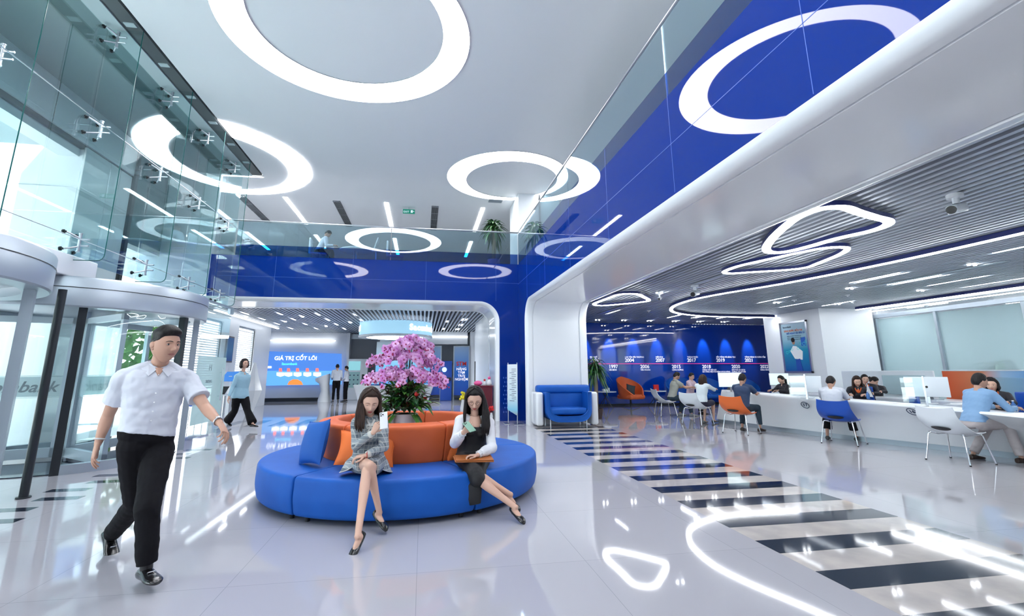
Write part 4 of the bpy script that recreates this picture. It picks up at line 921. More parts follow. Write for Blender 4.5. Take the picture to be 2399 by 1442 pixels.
for i, (y, z, r) in enumerate([(14.9, 2.0, .05), (14.78, 2.04, .04), (14.66, 2.1, .045), (14.38, 2.12, .05), (14.25, 2.3, .04), (14.1, 2.27, .06), (14.0, 2.35, .05)]):
    m = MB(); m.lathe([(r-.012, 0), (r, 0), (r, .003), (r-.012, .003), (r-.012, 0)], (0, 0, 0), 18); m.xf(frame(fx(y, z, .036), (0, -1, 0), (0, 0, 1))); part('printed_icon', m, cyan, t)
yl = lambda y, z: frame(fx(y, z, .036), (0, -1, 0), (0, 0, 1))
text('lettering', 'Sacombank', .085, yl(14.78, 2.88), text_d, t); text('lettering', 'SÁNG BƯỚC ĐẾN TRI', .085, yl(14.52, 2.74), mat('print_orange', (.7, .2, .1), .5), t, bold=.02); text('lettering', 'MỞ NGAY ƯU ĐÃI GÌ', .085, yl(14.42, 2.65), mat('print_blue'), t, bold=.02)
for k in range(3): text('lettering', 'Mở thẻ và trải nghiệm ưu đãi ngay hôm nay', .035, yl(14.5, 2.56-.06*k), text_d, t)
t = T('screen_panel', 'white low desk screen with a grey window on the right', 'partition', (12.5, 10.6, 0))
m = MB(); m.rbox((12.48, 9.95, 0), (12.54, 12.6, 1.37), .02); part('panel', m, solid_white, t, auto=50)
m = MB(); m.rbox((12.46, 10.15, .75), (12.485, 11.3, 1.25), .01); part('window', m, frost, t)
t = T('screen_panel', 'low desk screen printed orange fading to blue at the right edge', 'partition', (12.5, 8.6, 0))
om = ramp_z(mat('screen_print', (.8, .2, .05), .35), 9.75, 7.3, [(0, (.70, .10, .02)), (.35, (.6, .22, .1)), (.5, (.3, .45, .62)), (.8, (.02, .25, .62))], 1)
m = MB(); m.rbox((12.48, 5.4, 0), (12.54, 9.75, 1.37), .02); part('panel', m, om, t, auto=50)
m = MB(); m.rbox((12.46, 7.8, .75), (12.485, 9.0, 1.22), .01); part('window', m, frost, t)
m = MB(); m.box((12.47, 5.4, 1.36), (12.55, 9.75, 1.385)); part('cap', m, solid_white, t)
m = MB(); m.rbox((11.3, 5, .0), (12.3, 12.8, .72), .03); single('back_desk', 'long white staff desk behind the counter', 'desk', m, solid_white, auto=40)
# ---------------------------------------------------------------- things on and behind the counter
def onctr(px, py, z=.80): return P(px, py, Z=z)
def monitor(label, p, rz, scr=None, w=.50, h=.30, up=.12):
    t = T('monitor', label, 'monitor', (0, 0, 0), 'monitors on the counter'); m = MB(); m.rbox((-.12, -.08, 0), (.12, .08, .012), .005); m.box((-.02, -.015, 0), (.02, .015, up+.1)); part('stand', m, steel, t, auto=40)
    m = MB(); m.rbox((-w/2, -.018, up), (w/2, .018, up+h), .008); part('casing', m, solid_white, t, auto=40)
    m = MB(); m.box((-w/2+.012, .018, up+.012), (w/2-.012, .021, up+h-.012)); part('screen', m, scr or mat('screen_on', (.5, .6, .65), .3, emit=(.6, .85, .9), es=.5), t)
    m = MB(); m.cyl((0, -.02, up+h*.5), (0, -.024, up+h*.5), .02, n=12); part('badge', m, black, t)
    t.location = p; t.rotation_euler = (0, 0, rz); return t
def privacy(label, p, rz):
    t = T('desk_divider', label, 'divider', (0, 0, 0)); m = MB(); m.box((-.012, -.02, 0), (.012, .02, .5)); m.box((-.02, -.06, 0), (.02, .06, .008)); part('post', m, steel, t)
    m = MB(); m.box((-.31, -.004, .06), (-.02, .004, .47)); part('glass_pane', m, glass, t); t.location = p; t.rotation_euler = (0, 0, rz); return t
monitor('white backed monitor between counter numbers 16 and 17, rear view', P(2178, 945, Z=.785), math.radians(-52), w=.62, h=.36)
monitor('white monitor rear view behind counter number 17', P(1892, 932, Z=.815), math.radians(-52), w=.58, h=.34)
monitor('lit monitor facing us behind the woman in white', P(1706, 918, Z=.86)+V((.12, .05, 0)), math.radians(150), w=.55, h=.36)
monitor('lit monitor facing us at the left of the white column', P(1812, 912, Z=.84)+V((.02, -.25, .01)), math.radians(150), w=.5, h=.34)
privacy('nearer clear glass divider with steel post by badge 16', P(2163, 950, Z=.785)+V((.05, -.03, 0)), math.radians(-50))
privacy('farther clear glass divider with steel post by badge 17', P(1884, 934, Z=.815)+V((.05, -.03, 0)), math.radians(-50))
m = MB(); 
for k in range(5): m.box((-.15+.01*k, -.1, .004*k), (.15+.01*k, .11, .004*k+.003), rot=.15*k)
m.xf(Matrix.Translation(P(2200, 947, Z=.79)+V((.25, -.1, 0)))); single('paper_stack', 'loose sheets of paper beside the nearest monitor', 'papers', m, paper)
for i, (px, py, z, lb) in enumerate(((2375, 967, .755, 'small blue capped water bottle at the right edge of the counter'), (2035, 938, .80, 'tiny water bottle in front of the smiling clerk'), (1716, 917, .868, 'tiny water bottle beside the woman in the white blouse'))):
    p = P(px-12, py-4, Z=z)+V((.12, 0, 0)); t = T('water_bottle', lb, 'bottle', p); m = MB(); m.lathe([(0, 0), (.03, 0), (.032, .05), (.03, .10), (.012, .13), (.012, .15), (0, .15)], p, 16); part('body', m, mat('bottle_blue', (.05, .15, .4), .15), t, auto=50); m = MB(); m.cyl(p+V((0, 0, .15)), p+V((0, 0, .165)), .013, n=12); part('cap', m, paper, t)
t = T('laptop', 'open grey laptop on the staff desk behind the counter', 'laptop', (11.55, 9.4, .72)); m = MB(); m.box((11.42, 9.2, .72), (11.72, 9.62, .735)); part('base', m, alu, t); m = MB(); m.box((11.40, 9.2, .735), (11.415, 9.62, 1.0), rot=Matrix.Rotation(-.25, 3, 'Y')); part('lid', m, mat('laptop_grey', (.25, .27, .3), .35, .5), t)
m = MB(); m.rbox((-.28, -.3, .3), (.28, -.22, 1.02), .03); 
def office_chair(label, p, rz):
    t = T('office_chair', label, 'chair', (0, 0, 0), 'blue staff chairs'); m = MB(); m.rbox((-.24, -.24, .42), (.24, .24, .50), .03); part('seat', m, chair_blue, t, auto=50); m = MB(); m.rbox((-.28, -.22, .52), (-.22, .22, 1.0), .025); part('backrest', m, chair_blue, t, auto=50)
    m = MB(); m.cyl((0, 0, .08), (0, 0, .42), .025, n=10)
    for k in range(5): a = 2*PI*k/5; m.tube([(0, 0, .1), (.27*math.cos(a), .27*math.sin(a), .05)], .013, 6)
    part('base', m, black, t, auto=50); t.location = p; t.rotation_euler = (0, 0, rz)
office_chair('blue staff chair behind the clerk with the paper', (10.6, 9.25, 0), math.radians(150)); office_chair('blue staff chair near the laptop on the staff desk', (10.55, 10.3, 0), math.radians(160)); office_chair('blue staff chair of the clerk in front of the orange and blue screen', (10.35, 6.75, 0), math.radians(200))
# ---------------------------------------------------------------- mezzanine furniture
UZ = 4.6
t = T('mezzanine_table', 'white oval table rim seen through the mezzanine glass', 'table', (-2.2, 15.3, UZ)); m = MB(); m.lathe([(0, UZ+.60), (.50, UZ+.60), (.52, UZ+.61), (.52, UZ+.64), (0, UZ+.64)], (-2.25, 15.3, 0), 36); part('top', m, solid_white, t, auto=40); m = MB(); m.cyl((-2.25, 15.3, UZ), (-2.25, 15.3, UZ+.6), .04, n=12); part('stem', m, steel, t)
t = T('mezzanine_sign_screen', 'small white tilted screen standing on the mezzanine', 'screen', (-1.6, 15.1, UZ)); m = MB(); m.box((-1.63, 14.95, UZ+.55), (-1.60, 15.35, UZ+1.02), rot=Matrix.Rotation(.3, 3, 'Y')); part('panel', m, solid_white, t); m = MB(); m.box((-1.62, 15.12, UZ), (-1.59, 15.17, UZ+.6)); part('stand', m, steel, t)
for x, lb in ((-3.35, 'blue and white chair under the person on the mezzanine'), (-1.0, 'dark blue seat beside the small screen on the mezzanine')):
    t = T('mezzanine_chair', lb, 'chair', (0, 0, 0)); m = MB(); m.rbox((-.25, -.25, .38), (.25, .25, .46), .04); part('seat', m, chair_blue, t, auto=50)
    m = MB(); m.rbox((-.30, -.23, .40), (-.24, .23, .92), .025); part('backrest', m, chair_white, t, auto=50)
    for sx in (-1, 1):
        for sy in (-1, 1): m = MB(); m.cyl((.2*sx, .2*sy, 0), (.2*sx, .2*sy, .4), .013, n=8); part('leg', m, chrome, t)
    t.location = (x, 15.2, UZ); t.rotation_euler = (0, 0, math.radians(5))
t = T('framed_picture', 'framed portrait poster on the white mezzanine pier behind the handrail', 'picture', (4.0, 13.97, 5.6)); c0 = P(1262, 453, Y=13.96); c1 = P(1310, 530, Y=13.96)
m = MB(); m.box((c0.x, 13.94, c1.z-.3), (c1.x+.06, 13.98, c0.z)); part('frame', m, dark, t); m = MB(); m.box((c0.x+.04, 13.93, c1.z-.26), (c1.x+.02, 13.94, c0.z-.04)); part('print', m, mat('print_pale', (.45, .6, .65), .4), t)
m = MB(); xm = (c0.x+c1.x)/2+.05; m.ell((xm, 13.928, c1.z+.12), (.10, .004, .14)); part('printed_head', m, mat('print_grey', (.2, .25, .28), .5), t)
# ---------------------------------------------------------------- far hall
led = mat('led_blue', (.02, .1, .4), .4, emit=(.10, .30, .85), es=.42)
t = T('led_wall', 'wide blue presentation screen with white title on the far hall wall', 'screen', (-6.1, HY, .6))
LY = 25.35
def LP(px, py, d=0): return P(px, py, Y=LY-d)
def lpoly(pts, m_, nm, d): m = MB(); m.plate([LP(x, y, d) for x, y in pts][::-1], .004); return part(nm, m, m_, t)
ledp = MB(); q = [LP(617, 822), LP(800, 828), LP(800, 900), LP(610, 903)]; ledp.plate(q[::-1], .06); part('display', ledp, led, t)
lpoly([(612, 868), (800, 868), (800, 900), (610, 903)], mat('led_light_blue', (.1, .3, .6), .4, emit=(.13, .42, .95), es=.5), 'lower_band', .01)
lpoly([(673, 901), (677, 893), (686, 888), (697, 888), (706, 893), (710, 901)], mat('led_orange', (.8, .3, .05), .4, emit=(1, .25, .05), es=.5), 'orange_sun', .02)
def lt(px, py, s, h, m_=None): text('lettering', s, h, frame(LP(px, py, .03), (1, 0, 0), (0, 0, 1)), m_ or mat('led_white', (.9, .9, .95), .5, emit=(.95, .97, 1), es=.8), t, bold=.02)
lt(693, 839, 'GIÁ TRỊ CỐT LÕI', .26); lt(678, 852, 'Sacombank', .16, mat('led_cyan', (.1, .8, .9), .5, emit=(.1, .8, 1), es=.8))
for i, x in enumerate((657, 676, 697, 720, 743)):
    lpoly([(x-9, 872), (x+9, 872), (x+9, 879), (x, 882), (x-9, 879)], mat('led_white'), 'open_book', .03); lpoly([(x-3, 862), (x+3, 862), (x+4, 870), (x-4, 870)], mat('led_red', (.9, .1, .1), .5, emit=(1, .15, .12), es=.8), 'red_figure', .03)
lpoly([(625, 857), (636, 857), (636, 862), (625, 862)], mat('led_white'), 'tag', .03)
m = MB(); m.box((-7.95, LY-.35, 0), (-4.7, LY-.02, .16)); single('low_plinth', 'long dark plinth below the blue presentation screen', 'plinth', m, dark)
t = T('display_kiosk', 'white hourglass shaped information lectern in front of the blue screen', 'kiosk', (-4.9, 24.5, 0)); kx, ky = P(760, 930, Y=24.4).x, 24.4
m = MB(); rings = []
for z, a, b, o in ((0, .30, .28, 0), (.1, .30, .26, 0), (.5, .20, .2, .02), (.85, .24, .25, -.05), (1.08, .34, .32, -.12), (1.2, .34, .34, -.14)): rings.append([V((kx+o+a*math.cos(q*PI/12)+(.0), ky+b*math.sin(q*PI/12), z+(.12*math.cos(q*PI/12) if z > 1 else 0))) for q in range(24)])
m.loft(rings); part('body', m, gloss_white, t, auto=50)
t = T('display_kiosk', 'white faceted diamond shaped lectern behind the walking woman', 'kiosk', (-6.0, 19.5, 0)); kx, ky = P(590, 920, Y=19).x, 19
m = MB(); rings = []
for z, a in ((0, .12), (.1, .14), (.75, .34), (1.3, .16), (1.75, .05)): rings.append([V((kx+a*math.cos(q*PI/3), ky+a*.8*math.sin(q*PI/3), z)) for q in range(6)])
m.loft(rings); part('body', m, gloss_white, t)
t = T('vending_machine', 'tall white card machine with a screen and icons beside the roller shutter', 'machine', (-3.5, 25.6, 0)); a = P(813, 840, Y=25.4); b = P(856, 925, Y=25.4)
m = MB(); m.rbox((a.x, 25.4, 0), (b.x+.05, 25.95, a.z), .03); part('cabinet', m, solid_white, t, auto=40)
w_ = b.x-a.x; m = MB(); m.box((a.x+.1*w_, 25.385, a.z*.72), (a.x+.68*w_, 25.4, a.z*.94)); part('screen', m, mat('screen_teal', (.2, .4, .45), .3, emit=(.25, .6, .65), es=.4), t)
m = MB(); m.box((a.x+.1*w_, 25.385, a.z*.30), (a.x+.68*w_, 25.4, a.z*.68)); part('product_window', m, mat('panel_mint', (.35, .6, .6), .4), t)
m = MB()
for i in range(3):
    for j in range(3): m.cyl((a.x+(.2+.19*i)*w_, 25.384, a.z*(.38+.11*j)), (a.x+(.2+.19*i)*w_, 25.38, a.z*(.38+.11*j)), .035, n=10)
part('product_icons', m, text_d, t); m = MB(); m.box((a.x+.78*w_, 25.36, a.z*.48), (a.x+.9*w_, 25.4, a.z*.62)); part('card_reader', m, black, t)
t = T('roller_shutter', 'wide closed grey roller shutter in the far hall', 'shutter', (-3.0, 26.1, 0)); m = MB(); m.box((-3.8, 26.15, 0), (-2.0, 26.29, 3.1))
for k in range(38): m.box((-3.8, 26.12, k*.08), (-2.0, 26.15, k*.08+.06))
part('curtain', m, mat('shutter_grey', (.22, .24, .28), .45), t); m = MB(); m.box((-3.8, 26.0, 3.1), (-2.0, 26.29, 3.35)); part('box', m, alu, t)
# backdrop, glass doors, posters
t = T('backdrop_panel', 'pale blue backdrop board behind the orchids', 'panel', (-.9, 23.5, 0)); a = P(883, 800, Y=23.5); b = P(1006, 900, Y=23.5)
bm = ramp_z(mat('backdrop_print', (.3, .5, .7), .4), .5, 2.9, [(0, (.04, .2, .6)), (.5, (.15, .45, .7)), (.8, (.45, .58, .66)), (1, (.6, .68, .72))]); m = MB(); m.box((a.x, 23.5, 0), (b.x, 23.6, a.z)); part('board', m, bm, t)
gd = ramp_z(mat('door_film', (.1, .3, .7), .25), .2, 2.7, [(0, (.01, .06, .40)), (.5, (.02, .15, .55)), (.75, (.15, .3, .6)), (1, (.3, .42, .6))])
def gdoor(label, x0, x1, y0, y1, Y=24.0, lines=()):
    a = P(x0, y0, Y=Y); b = P(x1, y1, Y=Y); t = T('glass_door_panel', label, 'door', ((a.x+b.x)/2, Y, 0)); m = MB(); m.box((a.x, Y, max(.05, b.z)), (b.x, Y+.04, a.z)); part('film', m, gd, t)
    m = MB(); m.box((a.x-.05, Y-.02, 0), (a.x, Y+.06, a.z+.05)); m.box((b.x, Y-.02, 0), (b.x+.05, Y+.06, a.z+.05)); m.box((a.x, Y-.02, a.z), (b.x, Y+.06, a.z+.05)); part('frame', m, alu, t)
    for s, py, h, mm in lines: q = P((x0+x1)/2, py, Y=Y-.02); text('lettering', s, h, frame(q, (1, 0, 0), (0, 0, 1)), mm, t, bold=.02)
    return t
gdoor('blue printed glass door with a red number and white lettering', 1065, 1097, 812, 925, lines=[('STM', 852, .28, redm), ('NÂNG', 864, .17, text_w), ('TẦM', 872, .17, text_w), ('TRẢI', 880, .17, text_w), ('NGHIỆM', 888, .17, text_w)])
gdoor('pale blue glass door half hidden by the orchids', 1008, 1030, 812, 925)
t = T('cash_machine', 'tall blue cash machine between the blue glass doors', 'machine', (0, 24, 0)); a = P(1033, 845, Y=23.8); b = P(1058, 925, Y=23.8); m = MB(); m.rbox((a.x, 23.8, 0), (b.x, 24.4, a.z), .03); part('cabinet', m, mat('machine_blue', (.01, .06, .35), .3), t, auto=40)
m = MB(); m.box((a.x+.08, 23.785, a.z*.68), (b.x-.12, 23.8, a.z*.92)); part('screen', m, mat('screen_on'), t) if False else None
m = MB(); m.ell(((a.x+b.x)/2-.1, 23.79, a.z*.78), (.12, .01, .12)); part('logo_glow', m, mat('glow_blue', (.3, .5, .9), .4, emit=(.4, .6, 1), es=.8), t); m = MB(); m.box((a.x+.05, 23.7, a.z*.50), (b.x-.05, 23.8, a.z*.58)); part('keypad_shelf', m, black, t)
m = MB(); x0_ = P(885, 900, Y=24.15).x; m.box((x0_, 24.15, 2.75), (2.2, 24.4, 3.38)); m.box((P(1098, 850, Y=24.15).x+.06, 24.1, 0), (3.3, 24.3, 3.38)); struct('wall_inner', m, white)
t = T('digital_poster', 'upright digital poster with a cartoon couple beside the right jamb', 'poster', (2.5, 20, .5)); Y = 19.85; a = P(1112, 846, Y=Y); b = P(1146, 912, Y=Y); m = MB(); m.rbox((a.x, Y, b.z), (b.x, Y+.04, a.z), .01); part('bezel', m, black, t, auto=40)
m = MB(); m.box((a.x+.04, Y-.008, b.z+.04), (b.x-.04, Y, a.z-.04)); part('screen', m, mat('screen_pale', (.6, .75, .78), .4, emit=(.6, .85, .9), es=.6), t)
w_ = b.x-a.x; h_ = a.z-b.z; Q = lambda u, v: V((a.x+w_*u, Y-.012, b.z+h_*v))
m = MB(); m.plate([Q(.2, .35), Q(.2, .6), Q(.42, .66), Q(.5, .4)][::-1], .003); part('printed_figure', m, mat('print_orange'), t); m = MB(); m.plate([Q(.35, .36), Q(.35, .5), Q(.8, .52), Q(.8, .38)][::-1], .003); part('printed_screen', m, mat('print_blue'), t)
for u in (.38, .62): m = MB(); m.ell(Q(u, .76), (.05, .006, .07)); part('printed_hair', m, black, t)
text('lettering', 'Sacombank Pay', .07, frame(Q(.5, .93), (1, 0, 0), (0, 0, 1)), text_d, t)
# drum sign
t = T('drum_sign', 'large round illuminated hanging sign in the far hall', 'sign', (-1.17, 20.4, 2.78)); dc = V((-1.17, 20.45, 0)); R = 1.5
dm = mat('drum_face', (.5, .7, .8), .4, emit=(.30, .62, .85), es=.35); m = MB(); m.lathe([(R, 2.86), (R, 3.40)], dc, 72); part('face', m, dm, t, smooth=True)
m = MB(); m.lathe([(R-.3, 2.79), (R+.02, 2.79), (R+.03, 2.83), (R+.01, 2.87), (R-.02, 2.87)], dc, 72); m.lathe([(R+.01, 3.40), (R+.02, 3.43), (R-.05, 3.43)], dc, 72); part('rim', m, solid_white, t, auto=50)
m = MB(); m.lathe([(.01, 2.80), (R-.28, 2.80)], dc, 72); part('diffuser', m, lamp, t)
s_ = 'Sacombank Imperial'
for i, ch in enumerate(s_):
    a = math.radians(-64+i*6.6); 
    if ch != ' ' and a < math.radians(-3): p = dc+V(((R+.012)*math.cos(a), (R+.012)*math.sin(a), 3.13)); text('letter', ch, .34, frame(p, (-math.sin(a), math.cos(a), 0), (0, 0, 1)), mat('led_white'), t, .006, bold=.03)
for i, ch in enumerate('ial'):
    a = math.radians(-170+i*5.5); p = dc+V(((R+.012)*math.cos(a), (R+.012)*math.sin(a), 3.13)); text('letter', ch, .34, frame(p, (-math.sin(a), math.cos(a), 0), (0, 0, 1)), mat('led_white'), t, .006, bold=.03)
m = MB(); q = P(1007, 742, Y=19); m.box((q.x-.06, 19, q.z-.06), (q.x+.06, 19.15, SZ)); single('projector_box', 'small white box hanging beside the drum sign', 'box', m, solid_white)
# reception counter under the drum
t = T('reception_counter', 'white tapering reception counter half hidden behind the orchids', 'counter', (-1.05, 19, 0)); m = MB(); cc = V((-1.05, 18.6, 0))
m.lathe([(1.18, .0), (1.48, .90), (1.48, .93), (1.0, .93), (1.0, .0), (1.18, 0)], cc, 48, a0=math.radians(180), a1=math.radians(360)); part('body', m, gloss_white, t, auto=40)
t = T('desk_screen', 'small blue desk screen standing on the reception counter', 'screen', (-1.7, 17.4, .93)); a = P(865, 890, Y=17.5); b = P(892, 905, Y=17.5); m = MB(); m.rbox((a.x, 17.5, .93), (b.x, 17.53, a.z+.04), .008); part('casing', m, mat('screen_blue_case', (.01, .12, .45), .4), t, auto=40); m = MB(); m.box((a.x+.04, 17.49, .97), (b.x-.04, 17.5, a.z)); part('screen', m, mat('screen_pale_blue', (.2, .5, .7), .4, emit=(.2, .5, .75), es=.4), t)
t = T('desk_screen', 'small blue desk screen on the right of the reception counter', 'screen', (-.1, 17.5, .93)); a = P(975, 892, Y=17.5); b = P(990, 903, Y=17.5); m = MB(); m.rbox((a.x, 17.5, .93), (b.x, 17.53, a.z+.02), .008); part('casing', m, mat('screen_blue_case'), t, auto=40)
# red cabinet with figures
t = T('red_cabinet', 'dark red wooden altar cabinet beside the right jamb', 'cabinet', (1.82, 14.5, 0)); m = MB(); m.rbox((1.50, 14.25, 0), (2.06, 14.75, .95), .01); m.box((1.47, 14.22, .95), (2.08, 14.78, .98)); part('body', m, wine, t, auto=40); m = MB(); m.box((1.54, 14.24, .08), (1.77, 14.25, .88)); m.box((1.79, 14.24, .08), (2.02, 14.25, .88)); part('door', m, mat('wine_door', (.12, .008, .02), .4), t)
def figurine(label, x, s, m1, m2):
    t = T('figurine', label, 'figurine', (x, 14.4, .98)); m = MB(); m.lathe([(0, 0), (.06*s, 0), (.075*s, .05*s), (.05*s, .13*s), (.03*s, .16*s), (0, .17*s)], (x, 14.4, .98), 14); part('body', m, m1, t, smooth=True); m = MB(); m.ell((x, 14.4, .98+.20*s), .042*s); part('head', m, m2, t, smooth=True)
figurine('pink and white seated figurine on the red cabinet', 1.98, 1.1, paper, pinkm); figurine('white and red figurine in the middle of the red cabinet', 1.84, .8, paper, redm)
m = MB(); m.ell((1.64, 14.4, 1.05), (.13, .09, .075)); single('pink_box', 'round bright pink box on the red cabinet', 'box', m, mat('bright_pink', (.85, .12, .35), .4), smooth=True)
t = T('flower_vase', 'small vase of red flowers on the floor by the jamb', 'flowers', (2.03, 13.98, 0)); m = MB(); m.lathe([(0, 0), (.04, 0), (.05, .12), (.03, .2), (.035, .22)], (2.0, 14.05, 0), 14); part('vase', m, paper, t, smooth=True); m = MB()
for k in range(12): m.ell((2.0+random.uniform(-.08, .08), 14.0+random.uniform(-.05, .05), .33+random.uniform(-.05, .06)), .035, 6, 5)
part('blooms', m, mat('bright_red', (.7, .02, .02), .4), t)
t = T('flower_vase', 'yellow flowers in a vase beside the dark hair of the woman in black', 'flowers', (1.42, 15.2, 0)); q = P(1086, 935, Y=15.0); m = MB(); m.lathe([(0, 0), (.09, 0), (.1, .3), (.06, .5), (.07, .55)], (q.x, 15, 0), 14); part('vase', m, paper, t, smooth=True); m = MB()
for k in range(26): m.ell((q.x+random.uniform(-.1, .12), 15+random.uniform(-.08, .08), .62+random.uniform(-.08, .14)), .04, 6, 5)
part('blooms', m, mat('bright_yellow', (.85, .75, .02), .4), t)
# stand-up sign
t = T('standing_sign', 'narrow white information sign on a steel stand in front of the blue pier', 'sign', (2.47, 13.0, 0)); a = P(1190, 853, Y=13.2); b = P(1210, 973, Y=13.0)
m = MB(); m.plate([V((a.x, 13.25, .36)), V((a.x, 13.25, a.z)), V((a.x+.22, 12.95, a.z)), V((a.x+.22, 12.95, .22))], .015); part('board', m, ramp_z(mat('sign_print', (.7, .8, .85), .4), .2, 1.6, [(0, (.35, .3, .3)), (.12, (.2, .55, .75)), (.35, (.6, .75, .82)), (1, (.75, .8, .84))]), t)
for k in range(18): 
    z = 1.45-k*.05; m = MB(); p0 = V((a.x+.03, 13.205, z)); p1 = V((a.x+.19-.04*(k % 3 == 2), 12.98+.04*(k % 3 == 2), z)); nn = V((-.8, -.6, 0))*.009; m.plate([p0+nn, p0+nn+V((0, 0, .012)), p1+nn+V((0, 0, .012)), p1+nn], .002); part('text_line', m, text_d, t)
for dx, dy in ((0.01, 13.24), (.21, 12.96)): m = MB(); m.tube([(a.x+dx, dy, 0), (a.x+dx, dy, 1.63)], .011, 8); part('post', m, steel, t, auto=50)
m = MB(); m.box((a.x-.12, 13.38, 0), (a.x+.0, 12.98, .012)); m.box((a.x+.1, 13.1, 0), (a.x+.36, 12.78, .012)); part('foot', m, steel, t)
# left wall of the far hall: picture, blinds, booth table
t = T('framed_picture', 'narrow dark blue framed picture on the far hall side wall', 'picture', (-6.78, 18.2, 1.74)); m = MB(); m.box((-6.8, 17.85, 1.74), (-6.76, 18.5, 2.65)); part('frame', m, mat('frame_grey', (.15, .12, .12), .4), t); m = MB(); m.box((-6.76, 17.9, 1.79), (-6.75, 18.45, 2.6)); part('print', m, ramp_z(mat('picture_blue', (.02, .1, .3), .4), 1.7, 2.6, [(0, (.01, .06, .3)), (.5, (.05, .2, .4)), (1, (.02, .12, .35))]), t)
def blinds(label, y0, y1, z0, z1, x=-6.86):
    t = T('window_blind', label, 'window blind', (x, (y0+y1)/2, z0)); m = MB(); n = int((z1-z0)/.075)
    for k in range(n): m.plate([(x, y0, z0+k*.075), (x, y1, z0+k*.075), (x-.035, y1, z0+k*.075+.045), (x-.035, y0, z0+k*.075+.045)], .003)
    part('slats', m, solid_white, t); m = MB(); m.box((x-.05, y0, z1-.02), (x+.02, y1, z1+.08)); part('headbox', m, alu, t); m = MB(); m.box((x+.01, y1-.04, z0), (x+.03, y1, z1)); part('side_guide', m, dark, t)
blinds('white slatted blind over the window beside the dark blue picture', 18.98, 20.72, .9, 3.05); blinds('white slatted blind over the tall window behind the swing door', 14.3, 17.5, .9, 3.05)
t = T('small_table', 'little steel and white table at the edge of the far hall', 'table', (-6.0, 16.2, 0)); a = P(497, 925, Y=15.8); b = P(550, 925, Y=15.8); m = MB(); m.rbox((a.x, 15.5, .72), (b.x, 16.1, .75), .01); part('top', m, solid_white, t, auto=40)
for x in (a.x+.35,): m = MB(); m.cyl((x, 15.8, 0), (x, 15.8, .72), .03, n=12); m.cyl((x, 15.8, 0), (x, 15.8, .02), .22, n=20); part('stem', m, steel, t, auto=40)
t = T('desk_calendar', 'dark tent shaped desk sign on the little table', 'desk sign', (a.x+.3, 15.8, .75)); m = MB(); m.plate([(a.x+.12, 15.75, .75), (a.x+.22, 15.9, .97), (a.x+.42, 15.9, .97), (a.x+.36, 15.75, .75)], .02); part('card', m, dark, t)
t = T('wing_chair', 'dark blue chair with steel legs beside the little table', 'chair', (a.x-.45, 15.9, 0)); a = a-V((.42, 0, 0)); m = MB(); m.rbox((a.x-.1, 15.6, .42), (a.x+.34, 16.1, .48), .02); part('seat', m, chair_blue, t, auto=40); m = MB(); m.rbox((a.x-.13, 15.6, .48), (a.x-.08, 16.1, .86), .02); part('backrest', m, chair_blue, t, auto=40)
for sx in (-.08, .30):
    for sy in (15.63, 16.07): m = MB(); m.cyl((a.x+sx, sy, 0), (a.x+sx, sy, .43), .012, n=8); part('leg', m, chrome, t)
t = T('tablet_stand', 'tilted blue tablet screen on a stand behind the walking woman', 'screen', (-6.3, 17.5, 0)); q = P(540, 880, Y=17.5); m = MB(); m.plate([q+V((-.28, -.1, -.16)), q+V((-.16, .12, .14)), q+V((.30, .12, .14)), q+V((.18, -.1, -.16))][::-1], .03); part('screen', m, mat('tablet_blue', (.02, .15, .45), .3, emit=(.05, .2, .6), es=.4), t); m = MB(); m.box((q.x-.05, q.y, 0), (q.x+.05, q.y+.05, q.z)); part('stand', m, solid_white, t)
# ---------------------------------------------------------------- people
def voxel(mb, size, smooth=2, name='tmp'):
    "fuse overlapping solids into one continuous surface"
    me = mb.mesh(name); bm = bmesh.new(); bm.from_mesh(me); bmesh.ops.triangulate(bm, faces=[f for f in bm.faces if len(f.verts) > 4]); bmesh.ops.recalc_face_normals(bm, faces=bm.faces); bm.to_mesh(me); bm.free()
    ob = bpy.data.objects.new(name, me); COL.objects.link(ob); me.remesh_voxel_size = size; me.remesh_voxel_adaptivity = 0
    with bpy.context.temp_override(active_object=ob, object=ob, selected_objects=[ob], selected_editable_objects=[ob]):
        bpy.ops.object.voxel_remesh()
    me = ob.data; bm = bmesh.new(); bm.from_mesh(me)
    for _ in range(smooth): bmesh.ops.smooth_vert(bm, verts=bm.verts, factor=.5, use_axis_x=True, use_axis_y=True, use_axis_z=True)
    bm.verts.ensure_lookup_table(); out = MB(); out.v = [tuple(v.co) for v in bm.verts]; out.f = [tuple(v.index for v in f.verts) for f in bm.faces]; out.m = [0]*len(out.f); bm.free()
    bpy.data.objects.remove(ob); bpy.data.meshes.remove(me); return out
def caps(mb, p0, r0, p1, r1, n=14, flat1=False, flat0=False, sq=1.0, side=None):
    "tapered limb segment with round ends; sq flattens it along side"
    p0, p1 = V(p0), V(p1); d = p1-p0
    if d.length < 1e-5: mb.ell(p0, r0, 12, 8); return
    d.normalize(); a = (V(side)-d*V(side).dot(d)).normalized() if side is not None else d.orthogonal().normalized(); b = d.cross(a); rings = []
    def ring(c, r): rings.append([c+(a*math.cos(t)*sq+b*math.sin(t))*r for t in (2*PI*i/n for i in range(n))])
    if not flat0:
        for q in (80, 55, 30): t = math.radians(q); ring(p0-d*r0*math.sin(t), r0*math.cos(t))
    ring(p0, r0); ring(p1, r1)
    if not flat1:
        for q in (30, 55, 80): t = math.radians(q); ring(p1+d*r1*math.sin(t), r1*math.cos(t))
    mb.loft(rings)
def chain(mb, pts, rs, **k):
    for i in range(len(pts)-1): caps(mb, pts[i], rs[i], pts[i+1], rs[i+1], **k)
